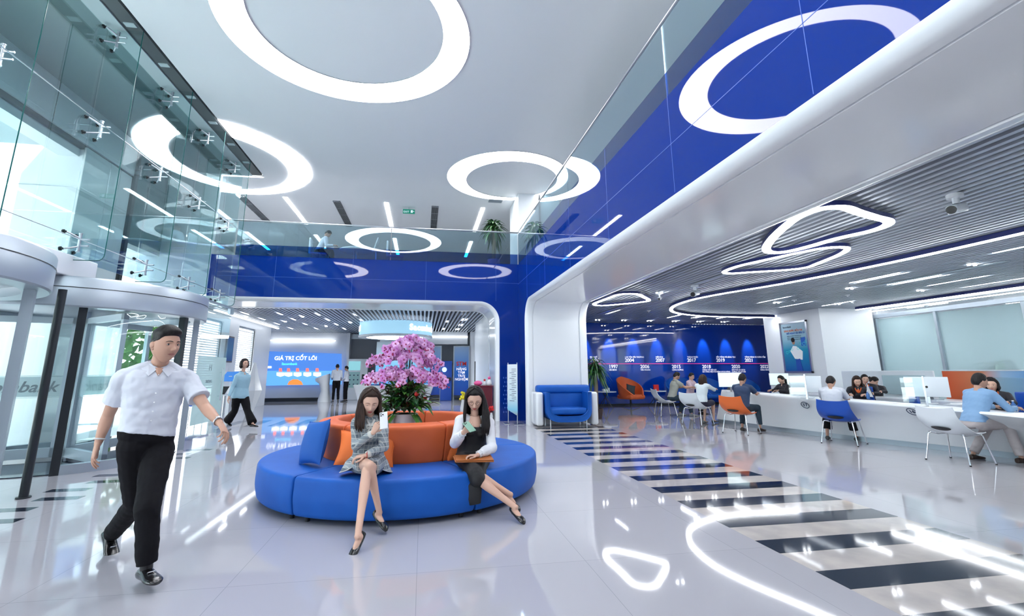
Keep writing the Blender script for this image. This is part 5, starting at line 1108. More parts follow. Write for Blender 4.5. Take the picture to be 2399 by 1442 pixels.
def station(mb, L, n=22, p=2.3):
    "loft of superellipses: (centre, side vector*half width, front vector*half depth)"
    rings = []
    for c, a, b in L:
        g = []
        for i in range(n):
            t = 2*PI*i/n; co, si = math.cos(t), math.sin(t); g.append(V(c)+V(a)*(abs(co)**(2/p))*(1 if co > 0 else -1)+V(b)*(abs(si)**(2/p))*(1 if si > 0 else -1))
        rings.append(g)
    mb.loft(rings)
def sstep(a, b, x): t = max(0, min(1, (x-a)/(b-a))); return t*t*(3-2*t)
def headgeo(res, female):
    nu, nv = res; vs = []; fs = []; mi = []; info = []
    jaw = .40 if female else .30
    def surf(th, ph, off=0):
        cx_, cy_, cz = math.sin(th)*math.cos(ph), math.cos(th)*math.cos(ph), math.sin(ph)
        x, y, z = cx_*.079, cy_*(.092 if cy_ > 0 else .100), cz*.120
        if z < 0: k = (-z/.120); x *= 1-jaw*k**1.6*(.8 if cy_ > 0 else .4); y *= 1-(.08 if cy_ > 0 else .45)*k**1.5
        if z > .03: x *= 1-.05*sstep(.03, .12, z)
        if cy_ > 0:
            fr = sstep(0, .5, cy_); ax = abs(x); g = lambda x0, z0, sx, sz: math.exp(-((ax-x0)/sx)**2-((z-z0)/sz)**2)
            dy = .004*g(0, .0, .009, .03)+.019*g(0, -.031, .0105, .0115)+.010*g(0, -.018, .009, .014)+.008*g(.012, -.036, .007, .007)-.010*g(.031, .003, .017, .011)+.004*g(.03, .024, .022, .008)
            dy += .004*g(.043, -.028, .02, .02)+.0065*g(0, -.056, .020, .0045)+.007*g(0, -.067, .016, .0045)-.002*g(0, -.0615, .022, .0018)+.008*g(0, -.098, .02, .014)-.003*g(0, -.08, .02, .006)-.006*sstep(.035, .065, ax)*sstep(.02, -.07, z)
            y += dy*fr
        if abs(th) > 2.2 and z < -.02: y *= 1
        n = V((cx_/.076, cy_/.095, cz/.12)).normalized(); return V((x, y, z))+n*off
    return surf
def add_head(mb, c, R, female, res=(72, 56), s=1.0, mats=(0, 1, 2, 3, 4), look=(0, 0), eo=1.0):
    "face, ears, eyes into mesh mb; R columns right, forward, up; mats skin, lip, brow, eyewhite, iris"
    surf = headgeo(res, female); nu, nv = res; S, L, B, E, I = mats; base = len(mb.v); k = 0
    ths = []
    for i in range(nu):
        u = i/nu*2-1; ths.append(PI*(u*.55+.45*u**3) if True else PI*u)
    phs = [-PI/2+PI*j/nv for j in range(nv+1)]
    grid = [[surf(th, ph) for ph in phs] for th in ths]
    for col_ in grid:
        for p in col_: mb.v.append(tuple(V(c)+R @ (p*s)))
    idx = lambda i, j: base+(i % nu)*(nv+1)+j
    for i in range(nu):
        for j in range(nv):
            q = (grid[i][j]+grid[(i+1) % nu][j+1])/2; m = S
            if q.y > .04 and not female:
                ax = abs(q.x)
                hw = .025
                if ax < hw and -.0615-(.0095)*(1-(ax/hw)**2) < q.z < -.0612+(.0062)*(1-(ax/hw)**2)**.7: m = L
            mb.f.append((idx(i, j), idx(i+1, j), idx(i+1, j+1), idx(i, j+1))); mb.m.append(m)
    def fs(x, z, off=0):
        ph = math.asin(max(-.99, min(.99, z/.120))); k = max(0, -z/.120); xs = .079*(1-(.40 if female else .30)*k**1.6*.8)*(1-.05*sstep(.03, .12, z)); th = math.asin(max(-.99, min(.99, x/(xs*math.cos(ph))))); return surf(th, ph, off)
    W_ = lambda q: V(c)+R @ (q*s)
    for sx in (-1, 1):
        bp = [(.013, .0245), (.021, .0268), (.031, .0280), (.041, .0262), (.051, .0205)] if female else [(.012, .0225), (.020, .0252), (.030, .0270), (.040, .0258), (.050, .0205)]; r_ = [.0012, .0019, .0020, .0015, .0007] if female else [.0018, .0030, .0031, .0026, .0012]
        mb.tube([W_(fs(sx*x_, z_, .0003)) for x_, z_ in bp], [q*s for q in r_], 6, B)
    if female:
        mb.tube([W_(fs(x_, z_, .0008)) for x_, z_ in ((-.021, -.0615), (-.012, -.0585), (-.004, -.0565), (0, -.0575), (.004, -.0565), (.012, -.0585), (.021, -.0615))], [q*s for q in (.0008, .0022, .0030, .0026, .0030, .0022, .0008)], 7, L)
        mb.tube([W_(fs(x_, z_, .0012)) for x_, z_ in ((-.019, -.0630), (-.010, -.0665), (0, -.0680), (.010, -.0665), (.019, -.0630))], [q*s for q in (.0008, .0034, .0042, .0034, .0008)], 7, L)
    mb.tube([W_(fs(x_, z_, .0022)) for x_, z_ in ((-.023, -.0615), (-.012, -.0622), (0, -.0620), (.012, -.0622), (.023, -.0615))], .0007*s, 5, B)
    for sx in (-1, 1):      # eyes with lids, ears
        e = V((sx*.031, surf(math.atan2(sx*.033, .085), .03).y-.0085, .0035))
        R3 = R
        mb.ell(V(c)+R @ (e*s), (.0155*s, .0122*s, .0068*s*eo), 14, 8, E, R=R3)
        ie = e+V((look[0]*.004, .0098, look[1]*.003)); mb.ell(V(c)+R @ (ie*s), (.0056*s, .0034*s, .0058*s*min(1, eo*1.05)), 12, 6, I, R=R3)
        arc = [V((sx*(.031+.0155*math.cos(a)), 0, .0035+.0074*eo*math.sin(a))) for a in [PI*q/8 for q in range(9)]]
        for q in arc: q.y = e.y+.0122*math.sqrt(max(0, 1-((abs(q.x)-.031)/.0165)**2*.8))*.85+.001
        mb.tube([V(c)+R @ (q*s) for q in arc], .0013*s if female else .0010*s, 5, B)
        arc = [V((sx*(.031+.0155*math.cos(a)), q_.y+.0005, .0035+(.0036+.0074*eo)*math.sin(a))) for a, q_ in zip([PI*q/8 for q in range(9)], arc)]
        mb.tube([V(c)+R @ (q*s) for q in arc], [.002*s]+[(.0028+.0022*(1-eo))*s]*7+[.002*s], 6, S)
        low = [V((sx*(.031+.0155*math.cos(a)), e.y+.0095, .0035-.0070*eo*math.sin(a))) for a in [PI*q/8 for q in range(9)]]
        mb.tube([V(c)+R @ (q*s) for q in low], .0017*s, 6, S)
        Re = R @ Matrix.Rotation(sx*.35, 3, 'Z'); mb.ell(V(c)+R @ (V((sx*.077, -.012, -.008))*s), (.007*s, .018*s, .031*s), 12, 9, S, R=Re); mb.ell(V(c)+R @ (V((sx*.083, -.013, -.002))*s), (.006*s, .017*s, .022*s), 12, 9, S, R=Re)
    return surf
def hair_cap(surf, c, R, s, hl, thick, res=(72, 44), vol=None):
    "hair over the skull above hairline hl(theta) in head metres"
    nu, nv = res; mb = MB(); top = []
    for i in range(nu):
        th = -PI+2*PI*i/nu; col_ = []
        for j in range(nv+1):
            ph = -PI/2*.75+(PI/2*1.75)*j/nv; p = surf(th, ph); d = p.z-hl(th); k = sstep(-.004, .018, d); extra = vol(th, p) if vol else 0
            off = (thick+extra)*k-.006*(1-k)+.0012*math.sin(th*37+p.z*60)*k; col_.append(surf(th, ph, off))
        top.append(col_)
    base = 0
    for col_ in top:
        for p in col_: mb.v.append(tuple(V(c)+R @ (p*s)))
    for i in range(nu):
        for j in range(nv):
            q = top[i][j]; 
            if max(top[i][j+1].z, q.z) > hl(-PI+2*PI*i/nu)-.012: mb.f.append((i*(nv+1)+j, ((i+1) % nu)*(nv+1)+j, ((i+1) % nu)*(nv+1)+j+1, i*(nv+1)+j+1)); mb.m.append(0)
    return mb
def hl_short(front=.070, side=.012, back=-.062):
    def f(th):
        a = abs(th)
        if a < .75: return front-.006*(a/.75)**2
        if a < 1.35: return front-.006+(side-front+.006)*sstep(.75, 1.35, a)
        if a < 1.75: return side-.012*sstep(1.35, 1.75, a)
        return side-.012+(back-side+.012)*sstep(1.75, 2.4, a)
    return f
def locks(mb, surf, c, R, s, length, part_x=0.0, n=60, behind=0, wave=.01, r=.011, seed=1, front=True, down=V((0, 0, -1)), spread=1.0, tuck=0, z0=None):
    "long hair: tapering strands from a parting, over the skull, then down"
    random.seed(seed); Ri = R.inverted()
    dl = Ri @ down
    for i in range(n):
        sx = -1 if i % 2 else 1; u = (i//2+.5)/(n/2)
        az0 = sx*(.25+.1*u) ; az1 = sx*(1.22+u*1.85) if front else sx*(1.25+u*1.85)      # final azimuth: temple .. nape
        pts = []
        for k in range(7):
            q = k/6; ph = PI/2*(1-q)*.98-.12*q; th = az1*(.30+.70*sstep(0, .55, q)) if u < .35 else az1
            pts.append(surf(th, ph, .012+.006*random.random()))
        e = pts[-1]; L = length*random.uniform(.86, 1.0); m = 7; w0 = random.uniform(0, 6)
        out = V((e.x, e.y, 0)).normalized()
        for k in range(1, m+1):
            q = k/m; p = e+dl*(L*q)+out*(.012*math.sin(q*PI)*spread-.02*q*tuck)+V((math.sin(w0+q*5), math.cos(w0+q*4), 0))*wave*q
            pts.append(p)
        rr = [r*.6, r*.9, r, r, r, r, r]+[r*(1.05-.75*(k/m)**2.2) for k in range(1, m+1)]
        mb.tube([V(c)+R @ (p*s) for p in pts], [q*s for q in rr], 6)
def hand(mb, wrist, fwd, palm, side, s=1.0, curl=(.3, .35, .4, .45), thumb=.5, spread=.12, grip=0, nails=None):
    """hand from the wrist: fwd along the hand, palm = palm normal, side=+1 when the thumb is on +(fwd x palm)"""
    f = V(fwd).normalized(); p = V(palm); p = (p-f*p.dot(f)).normalized(); t = f.cross(p)*side; W_ = V(wrist)
    q = lambda x, y, z: W_+(f*x+t*y+p*z)*s
    station(mb, [(q(-.015, 0, 0), t*.026*s, p*.019*s), (q(.01, .001, 0), t*.029*s, p*.018*s), (q(.045, .002, 0), t*.038*s, p*.015*s), (q(.080, 0, .002), t*.040*s, p*.013*s), (q(.094, 0, .003), t*.037*s, p*.010*s)], 16)
    mb.ell(q(.035, .022, .010), (.017*s,)*3, 10, 7)
    ys = (.0285, .0095, -.0095, -.0275); Ls = (.072, .080, .074, .058); xs = (.088, .092, .088, .080)
    for i in range(4):
        a = q(xs[i], ys[i], .001); ang = 0; rr = .0088-.0006*i; pts = [a]; sp = spread*(1.5-i)/1.5
        for k, fr in enumerate((.45, .31, .26)):
            ang += curl[i]*(1.0 if k == 0 else 1.15 if k == 1 else .8); d = f*math.cos(ang)+p*math.sin(ang)+t*sp*math.cos(ang); pts.append(pts[-1]+d.normalized()*Ls[i]*fr*s)
        chain(mb, pts, [rr*1.05*s, rr*.98*s, rr*.88*s, rr*.72*s], n=10)
    b = q(.022, .026, .006); d1 = (f*.62+t*.70+p*(.25+thumb*.35)).normalized(); p1 = b+d1*.036*s; d2 = (f*.85+t*(.40-thumb*.5)+p*(.1+thumb*.55)).normalized(); p2 = p1+d2*.032*s; d3 = (f*.9+t*(.2-thumb*.7)+p*(.05+thumb*.6)).normalized(); p3 = p2+d3*.024*s
    chain(mb, [b, p1, p2, p3], [.0125*s, .0105*s, .0095*s, .0075*s], n=10)
def shoe(mb, ankle, toe, up=V((0, 0, 1)), L=.27, w=.047, h=.075, heel=.02, pump=False, s=1.0):
    "shoe from heel behind the ankle to the toe direction"
    d = V(toe); d = (d-V(up)*d.dot(V(up))*0).normalized(); u = (V(up)-d*V(up).dot(d)).normalized(); sd = d.cross(u); A = V(ankle)
    hh = A-u*(.085*s) if not pump else A-u*(.075*s)
    rings = []; prof = [(-.072, .60, .55), (-.066, .80, .95), (-.03, .86, 1.08 if not pump else .72), (.02, .84, 1.02 if not pump else .50), (.07, .92, .80 if not pump else .52), (.115, 1.02, .62 if not pump else .62), (.155, .96, .52 if not pump else .58), (.180, .72, .40 if not pump else .42), (.196, .35, .25 if not pump else .22)]
    for x, ww, hz in prof:
        g = []
        for i in range(16):
            t = 2*PI*i/16; co, si = math.cos(t), math.sin(t); y = co*w*ww; z = h*hz*(.5+.5*si) if si > 0 else h*hz*.5*(1+si*1.0); g.append(hh+(d*(x*L/.27)+sd*y*(abs(co)**-.15 if abs(co) > .1 else 1)+u*max(0, z))*s)
        rings.append(g)
    mb.loft(rings)
def person(name_label, J, o):
    """J: world joints. o: options. returns the thing"""
    g = lambda k: V(J[k]); s = o.get('s', 1.0); fem = o.get('female', False); vox = o.get('vox', .009); hi = o.get('hi', False)
    sk = o.get('skin', skin); ground = o.get('ground', 0)
    pel, neck = g('pel'), g('neck'); t = T('person', name_label, 'person', (pel.x, pel.y, ground), o.get('group'))
    L_, R_ = g('shL'), g('shR'); sd = (R_-L_).normalized(); up = (neck-pel).normalized(); fwd = up.cross(sd).normalized(); hd_s = (g('hipR')-g('hipL')).normalized(); hfw = o.get('hipfwd'); hfw = V(hfw).normalized() if hfw is not None else up.cross(hd_s).normalized()
    bw = o.get('build', 1.0)*s
    def torso(mb, k=1.0, lo=0.0, hi_=1.0, collar=False, waist=None, belly=0, wk=1.0):
        wst = (waist or (.135 if fem else .150))*bw; chest = (.150 if fem else .172)*bw; hip = (.165 if fem else .160)*bw
        bend = o.get('bend', .0); L = []
        for tt_, w_, d_, hs in ((-.18, hip*.72, .095*bw, 1), (-.10, hip*.98, .115*bw, 1), (.0, hip, .118*bw, 1), (.12, hip*.93, .110*bw, .8), (.34, wst, .095*bw+belly, .5), (.52, wst*1.06, .100*bw+belly*.6, .3), (.70, chest, .110*bw, 0), (.84, chest*1.0, .100*bw, 0), (.93, chest*.78, .080*bw, 0), (1.0, .065*bw, .06*bw, 0)):
            if tt_ < lo or tt_ > hi_: continue
            c = pel.lerp(neck, tt_)+fwd*(bend*math.sin(max(0, tt_)*PI)*-1); a = (sd*(1-hs)+hd_s*hs).normalized(); b = (fwd*(1-hs)+hfw*hs).normalized(); L.append((c, a*w_*k*wk, b*d_*k*wk))
        station(mb, L, 24)
        if fem and hi_ > .8:
            for q in (-1, 1): mb.ell(pel.lerp(neck, .66)+sd*.065*bw*q+fwd*.085*bw, (.055*bw*k,)*3, 12, 9)
    arms = [('shL', 'elL', 'wrL', 'haL', 'paL', 1), ('shR', 'elR', 'wrR', 'haR', 'paR', -1)]
    legs = [('hipL', 'knL', 'anL', 'toL'), ('hipR', 'knR', 'anR', 'toR')]
    # skin body: one continuous surface
    mb = MB(); ak = .92 if not fem else .80; lk = o.get('legk', .93 if not fem else .88)
    torso(mb, .82)
    head = g('head'); chaindir = (head-neck).normalized()
    hf = V(o['face']).normalized(); hu = V(o.get('hup', (0, 0, 1))); hr = hf.cross(hu).normalized(); hu = hr.cross(hf); HR = Matrix((hr, hf, hu)).transposed(); hs = o.get('hs', 1.0)*s
    hb = head-hu*.07*hs-hf*.02*hs
    caps(mb, neck-up*.02, (.058 if not fem else .047)*bw**.5, hb, (.056 if not fem else .046)*s)
    for sh, el, wr, ha, pa, sg in arms:
        if sh not in J or el not in J: continue
        a, b, c = g(sh), g(el), g(wr); mid = a.lerp(b, .45); fm = b.lerp(c, .28)
        chain(mb, [a, mid, b], [.052*ak*bw, .047*ak*bw, .038*ak*bw]); chain(mb, [b, fm, c], [.039*ak*bw, .040*ak*bw, .0255*ak*s])
    for hp, kn, an, to in legs:
        if kn not in J: continue
        a, b = g(hp), g(kn); md = a.lerp(b, .5); chain(mb, [a, md, b], [.078*lk*bw, .072*lk*bw, .052*lk*bw])
        if an in J:
            c = g(an); cf = b.lerp(c, .30); back = (g(to)*-1 if to in J else -hfw); back = back.normalized()*.012*s
            chain(mb, [b, cf+back, b.lerp(c, .62)+back*.4, c], [.050*lk*bw, .055*lk*bw, .040*lk*bw, .031*lk*s])
            if to in J and o.get('barefoot', fem):
                d = g(to).normalized(); uu = (V((0, 0, 1))-d*d.z).normalized(); chain(mb, [c, c-d*.015-uu*.03, c+d*.06-uu*.040, c+d*.10-uu*.054], [.030*s, .031*s, .026*s, .018*s], n=10)
    body = voxel(mb, vox, 3); n0 = len(body.f)
    hm = MB()
    for sh, el, wr, ha, pa, sg in arms:
        if ha in J:
            kw = dict(o.get('hand_'+wr[-1], {})); h1 = MB(); hand(h1, g(wr), g(ha), g(pa), sg if not kw.pop('flip', False) else -sg, s*(.95 if fem else 1.03)*.97, **kw)
            vx = .0026 if hi else .005; h2 = voxel(h1, vx, 1 if hi else 0); body.add(h2.v, h2.f, 0)
    body.mi = 0; surf = add_head(body, head, HR, fem, (88, 72) if hi else (40, 32), hs, look=o.get('look', (0, 0)), eo=o.get('eo', 1.0))
    part('body', body, [sk, lipm if fem else lip_n, browm, eyew, irism], t, smooth=True)
    # hair
    hm_ = o.get('hairm', hair); style = o.get('hair', 'short'); rs = (96, 60) if hi else (48, 32)
    if style == 'short': hb_ = hair_cap(surf, head, HR, hs, hl_short(), .010, rs, lambda th, p: .010*sstep(.05, .11, p.z))
    elif style == 'quiff': hb_ = hair_cap(surf, head, HR, hs, hl_short(.062, .02, -.058), .004, rs, lambda th, p: .020*sstep(.045, .085, p.z)*(1+.5*sstep(.0, .09, p.y)))
    elif style == 'bald': hb_ = hair_cap(surf, head, HR, hs, hl_short(.066, .0, -.07), .007, rs, lambda th, p: .004)
    elif style == 'bob':
        hb_ = hair_cap(surf, head, HR, hs, hl_short(.072, .02, -.05), .012, rs, lambda th, p: .006); locks(hb_, surf, head, HR, hs, .09, n=70, r=.014, tuck=1, seed=3)
    elif style == 'bun':
        hb_ = hair_cap(surf, head, HR, hs, hl_short(.068, .0, -.07), .009, rs, lambda th, p: .004); hb_.ell(head+HR @ (V((0, -.115, .02))*hs), (.04*hs, .032*hs, .04*hs), 14, 10)
    elif style == 'pony':
        hb_ = hair_cap(surf, head, HR, hs, hl_short(.066, .0, -.07), .009, rs, lambda th, p: .004)
        a = head+HR @ (V((0, -.105, .0))*hs); q = HR.inverted() @ V((0, 0, -1)); 
        for k in range(9): hb_.tube([a, a-hf*.05*hs+V((.012*math.cos(k), .012*math.sin(k), -.04)), a-hf*.05*hs+V((.02*math.cos(k), .02*math.sin(k), -.16)), a-hf*.03*hs+V((.01*math.cos(k), .01*math.sin(k), -.27))], [.016, .020, .016, .004], 6)
    else:
        hb_ = hair_cap(surf, head, HR, hs, hl_short(.074, .02, -.05), .010, rs, lambda th, p: .006*sstep(.03, .1, p.z)); locks(hb_, surf, head, HR, hs, o.get('hlen', .30), n=o.get('nlocks', 84), r=.013, wave=o.get('wave', .012), seed=5, spread=o.get('hspread', 1))
        for extra in o.get('extra_locks', []): hb_.tube([V(q) for q in extra[0]], extra[1], 8)
    part('hair', hb_, hm_, t, smooth=True)
    # garments
    wr_amp = o.get('wrinkle', .0045)
    def garment(nm, mb_, m_, vx=None, sm=2, amp=None, label=None):
        b_ = voxel(mb_, vx or vox*1.05, sm); amp = wr_amp if amp is None else amp
        if amp:
            from mathutils import noise as N
            me = b_.mesh('w'); nn = [v.normal.copy() for v in me.vertices]; bpy.data.meshes.remove(me)
            for i, (p, n) in enumerate(zip(b_.v, nn)):
                q = V(p); k = N.noise(V((q.x*7+q.z*9, q.y*7-q.z*6, q.z*11)))+.6*abs(N.noise(V((q.x*14-q.z*12, q.y*14+q.z*9, q.z*10))))+.4*N.noise(q*26); b_.v[i] = tuple(q+n*k*amp)
        return part(nm, b_, m_, t, smooth=True, label=label)
    G = o.get('garments', {})
    if 'shirt' in G:
        c = G['shirt']; mb = MB(); torso(mb, 1.09, c.get('lo', -.02), c.get('hi', .96), belly=c.get('belly', 0), wk=c.get('wk', 1.0)); sl = c.get('sleeve', .5)
        for sh, el, wr, ha, pa, sg in arms:
            if sh not in J: continue
            a, b, w_ = g(sh), g(el), g(wr)
            caps(mb, neck.lerp(a, c.get('open', .25))-up*.008, .064*bw, a, .062*bw)
            if sl <= 1: caps(mb, a, .066*bw, a.lerp(b, sl), (.058+c.get('flare', .006))*bw, flat1=True)
            else:
                chain(mb, [a, a.lerp(b, .5), b], [.064*bw, .055*bw, (.048+c.get('puff', 0)*.5)*bw]); caps(mb, b, (.048+c.get('puff', 0))*bw, b.lerp(w_, sl-1), (.036+c.get('puff', 0)*.4)*bw, flat1=True)
        if c.get('skirt'):
            for kn_, hp_ in (('knL', 'hipL'), ('knR', 'hipR')): caps(mb, g(hp_), .10*bw, g(hp_).lerp(g(kn_), c['skirt']), .088*bw, flat1=True)
        garment(c.get('name', 'shirt'), mb, c['m'], amp=c.get('amp'))
        if c.get('collar'):
            mb = MB(); 
            for q in (-1, 1):
                nb = neck-up*.01; r = .067*bw; pts_o = []
                for k in range(8):
                    a = PI*k/7; d = -fwd*math.cos(a)*1.0+sd*q*math.sin(a); c0 = nb+d*r*1.0+up*(.052-.055*(k/7)**2); pts_o.append((c0, c0+d*.020-up*(.042+.014*(k/7))))
                vs = []; 
                for a_, b_ in pts_o: vs += [a_, b_]
                tip = pts_o[-1][1]+sd*q*.018-up*.022; vs[-1] = tip
                fs = [(2*i, 2*i+1, 2*i+3, 2*i+2) for i in range(7)]; mb.add(vs, fs); mb.add([V(v)-fwd*.0-V(v)*0+up*.0+(V(v)-nb).normalized()*.004 for v in vs], [f[::-1] for f in fs])
            part('collar', mb, c.get('cm', c['m']), t, smooth=True)
            mb = MB(); nb = neck-up*.01
            for q in (-1, 1):
                A_ = nb+sd*q*.062*bw+fwd*.035+up*.032; B_ = nb+fwd*.078*bw+sd*q*.010-up*.004; C_ = nb+fwd*.118*bw+sd*q*.060-up*.060; D_ = nb+sd*q*.098*bw+fwd*.055-up*.012; tri = [A_, B_, C_, D_] if q < 0 else [A_, D_, C_, B_]; mb.plate(tri, .004)
            part('collar_wings', mb, c.get('cm', c['m']), t)
            mb = MB(); station(mb, [(nb+fwd*.062*bw+up*.0, sd*.030, fwd*.02), (nb+fwd*.088*bw-up*.03, sd*.020, fwd*.014), (nb+fwd*.104*bw-up*.058, sd*.004, fwd*.010)], 12); part('open_neck', mb, sk, t, smooth=True, label='bare throat at the open collar')
            mb = MB(); 
            for k in range(1, 7):
                p_ = pel.lerp(neck, .10+.13*k)+fwd*(.118*bw+c.get('belly', 0)*.8-.004*k*(k > 4)); mb.ell(p_, .0055, 8, 5)
            part('buttons', mb, paper, t)
    if 'trousers' in G:
        c = G['trousers']; mb = MB(); torso(mb, c.get('k', 1.07), -.2, .13); lw = c.get('w', 1.0)
        for hp, kn, an, to in legs:
            a, b, d = g(hp), g(kn), g(an) if an in J else None; chain(mb, [a, a.lerp(b, .5), b], [.096*bw*lw, .086*bw*lw, .068*bw*lw])
            if d is not None: e = b.lerp(d, c.get('len', .96)); chain(mb, [b, b.lerp(d, .5)], [.068*bw*lw, .064*bw*lw*c.get('hem', 1)]); caps(mb, b.lerp(d, .5), .064*bw*lw*c.get('hem', 1), e, .057*bw*lw*c.get('hem', 1)**2, flat1=True)
        garment(c.get('name', 'trousers'), mb, c['m'], amp=c.get('amp'))
    if 'skirt' in G:
        c = G['skirt']; mb = MB(); torso(mb, 1.08, -.2, .15)
        for hp, kn in (('hipL', 'knL'), ('hipR', 'knR')): a, b = g(hp), g(kn); caps(mb, a, .098*bw, a.lerp(b, c.get('len', .9)), .075*bw, flat1=True)
        a, b = g('hipL').lerp(g('hipR'), .5), g('knL').lerp(g('knR'), .5); caps(mb, a, .10*bw, a.lerp(b, c.get('len', .9)*.97), .07*bw, flat1=True)
        garment('skirt', mb, c['m'])
    if 'shoes' in G:
        c = G['shoes']
        for hp, kn, an, to in legs:
            if an in J and to in J:
                mb = MB(); shoe(mb, g(an), g(to), L=c.get('L', .27), pump=c.get('pump', False), w=c.get('w', .047), s=s, up=o.get('up_'+an, V((0, 0, 1)))); b_ = voxel(mb, .006 if hi else .009, 1); sh_o = part('shoe', b_, c['m'], t, smooth=True)
                if c.get('pump'):
                    d = g(to).normalized(); q = g(an)-V((0, 0, .075))*s-d*.055*s; mb = MB(); mb.cyl(q+V((0, 0, .004)), q-V((0, 0, c.get('heel', .03)*s)), .016*s, .011*s, 10); part('heel', mb, c['m'], sh_o)
    if 'socks' in G:
        mb = MB()
        for an, to in (('anL', 'toL'), ('anR', 'toR')):
            if an in J: kn = 'kn'+an[-1]; caps(mb, g(an)-V((0, 0, .02)), .037*s, g(an).lerp(g(kn), .22), .042*s, flat1=True)
        if mb.v: part('socks', voxel(mb, .006, 1), G['socks'], t, smooth=True)
    J['_HR'], J['_fwd'], J['_sd'], J['_up'], J['_t'], J['_surf'] = HR, fwd, sd, up, t, surf
    return t
shirt_w = noisy(mat('shirt_white', (.6, .63, .7), .8), (.56, .59, .66), (.62, .65, .72), 5, 3, bump=.1, bscale=400)
trous_b = mat('trousers_black', (.005, .005, .007), .85, spec=.2); leather = mat('leather_black', (.008, .008, .009), .22, spec=.7)
def Pp(x, y, Y): return P(x, y, Y=Y)
# man walking on the left
J = dict(pel=Pp(345, 1015, 4.15), neck=Pp(372, 856, 4.12), head=Pp(388, 808, 4.07), shL=Pp(438, 888, 4.24), shR=Pp(292, 884, 4.04), hipL=Pp(372, 1045, 4.20), hipR=Pp(314, 1042, 4.08))
J.update(elL=Pp(482, 955, 4.12), wrL=Pp(516, 992, 3.95), haL=(.62, -.45, -.62), paL=(-.75, .0, -.65), elR=Pp(252, 975, 4.10), wrR=Pp(229, 1040, 4.05), haR=(-.12, -.10, -1), paR=(.72, .55, .1))
J.update(knL=Pp(345, 1190, 3.88), anL=Pp(344, 1325, 3.88), toL=(.66, -.72, .10), knR=Pp(318, 1178, 4.22), anR=Pp(262, 1250, 4.62), toR=(.66, -.66, -.55))
man = person('young man in a white short sleeved shirt and black trousers walking past the doors', J, dict(s=1.02, build=1.10, hi=True, vox=.008, face=(.86, -.50, -.03), hup=(0, 0, 1), hs=1.09, hair='quiff', hipfwd=(.66, -.75, 0), look=(.3, 0), up_anR=V((.45, -.3, .83)),
    hand_L=dict(curl=(.45, .5, .6, .7), thumb=.4, spread=.10), hand_R=dict(curl=(.22, .28, .34, .42), thumb=.2, spread=.16),
    garments=dict(shirt=dict(m=shirt_w, sleeve=.66, flare=.012, collar=True, belly=.014, lo=.0, amp=.009), trousers=dict(m=trous_b, w=.98, amp=.006), shoes=dict(m=leather, L=.285, w=.052), socks=black)))
def watch(J, w, e, m_, nm, label, r=.032):
    a, b = V(J[w]), V(J[e]); d = (b-a).normalized(); c = a+d*.035; x = d.orthogonal().normalized(); y = d.cross(x); mb = MB(); mb.tube([c+(x*math.cos(q)+y*math.sin(q))*r for q in [2*PI*k/20 for k in range(20)]], .006, 6, closed=True); return part(nm, mb, m_, J['_t'], label=label, smooth=True), c, x, y
watch(J, 'wrL', 'elL', steel, 'wristwatch', 'steel watch'); mb = MB(); c = V(J['wrL'])+(V(J['elL'])-V(J['wrL'])).normalized()*.035; mb.ell(c+V((.0, -.01, .034)), (.019, .019, .008), 14, 6); part('watch_case', mb, chrome, J['_t'], smooth=True)
watch(J, 'wrR', 'elR', mat('beads_pale', (.6, .6, .6), .4), 'bracelet', 'pale bead bracelet')
for an, to in (('anL', 'toL'), ('anR', 'toR')):
    d = V(J[to]).normalized(); q = V(J[an])+d*.085-V((0, 0, .035)); sdv = d.cross(V((0, 0, 1))).normalized(); mb = MB(); mb.tube([q-sdv*.02, q-sdv*.02+V((0, 0, .012))+d*.012, q+sdv*.02+V((0, 0, .012))+d*.012, q+sdv*.02], .0035, 6, closed=True); part('shoe_buckle', mb, chrome, J['_t'])
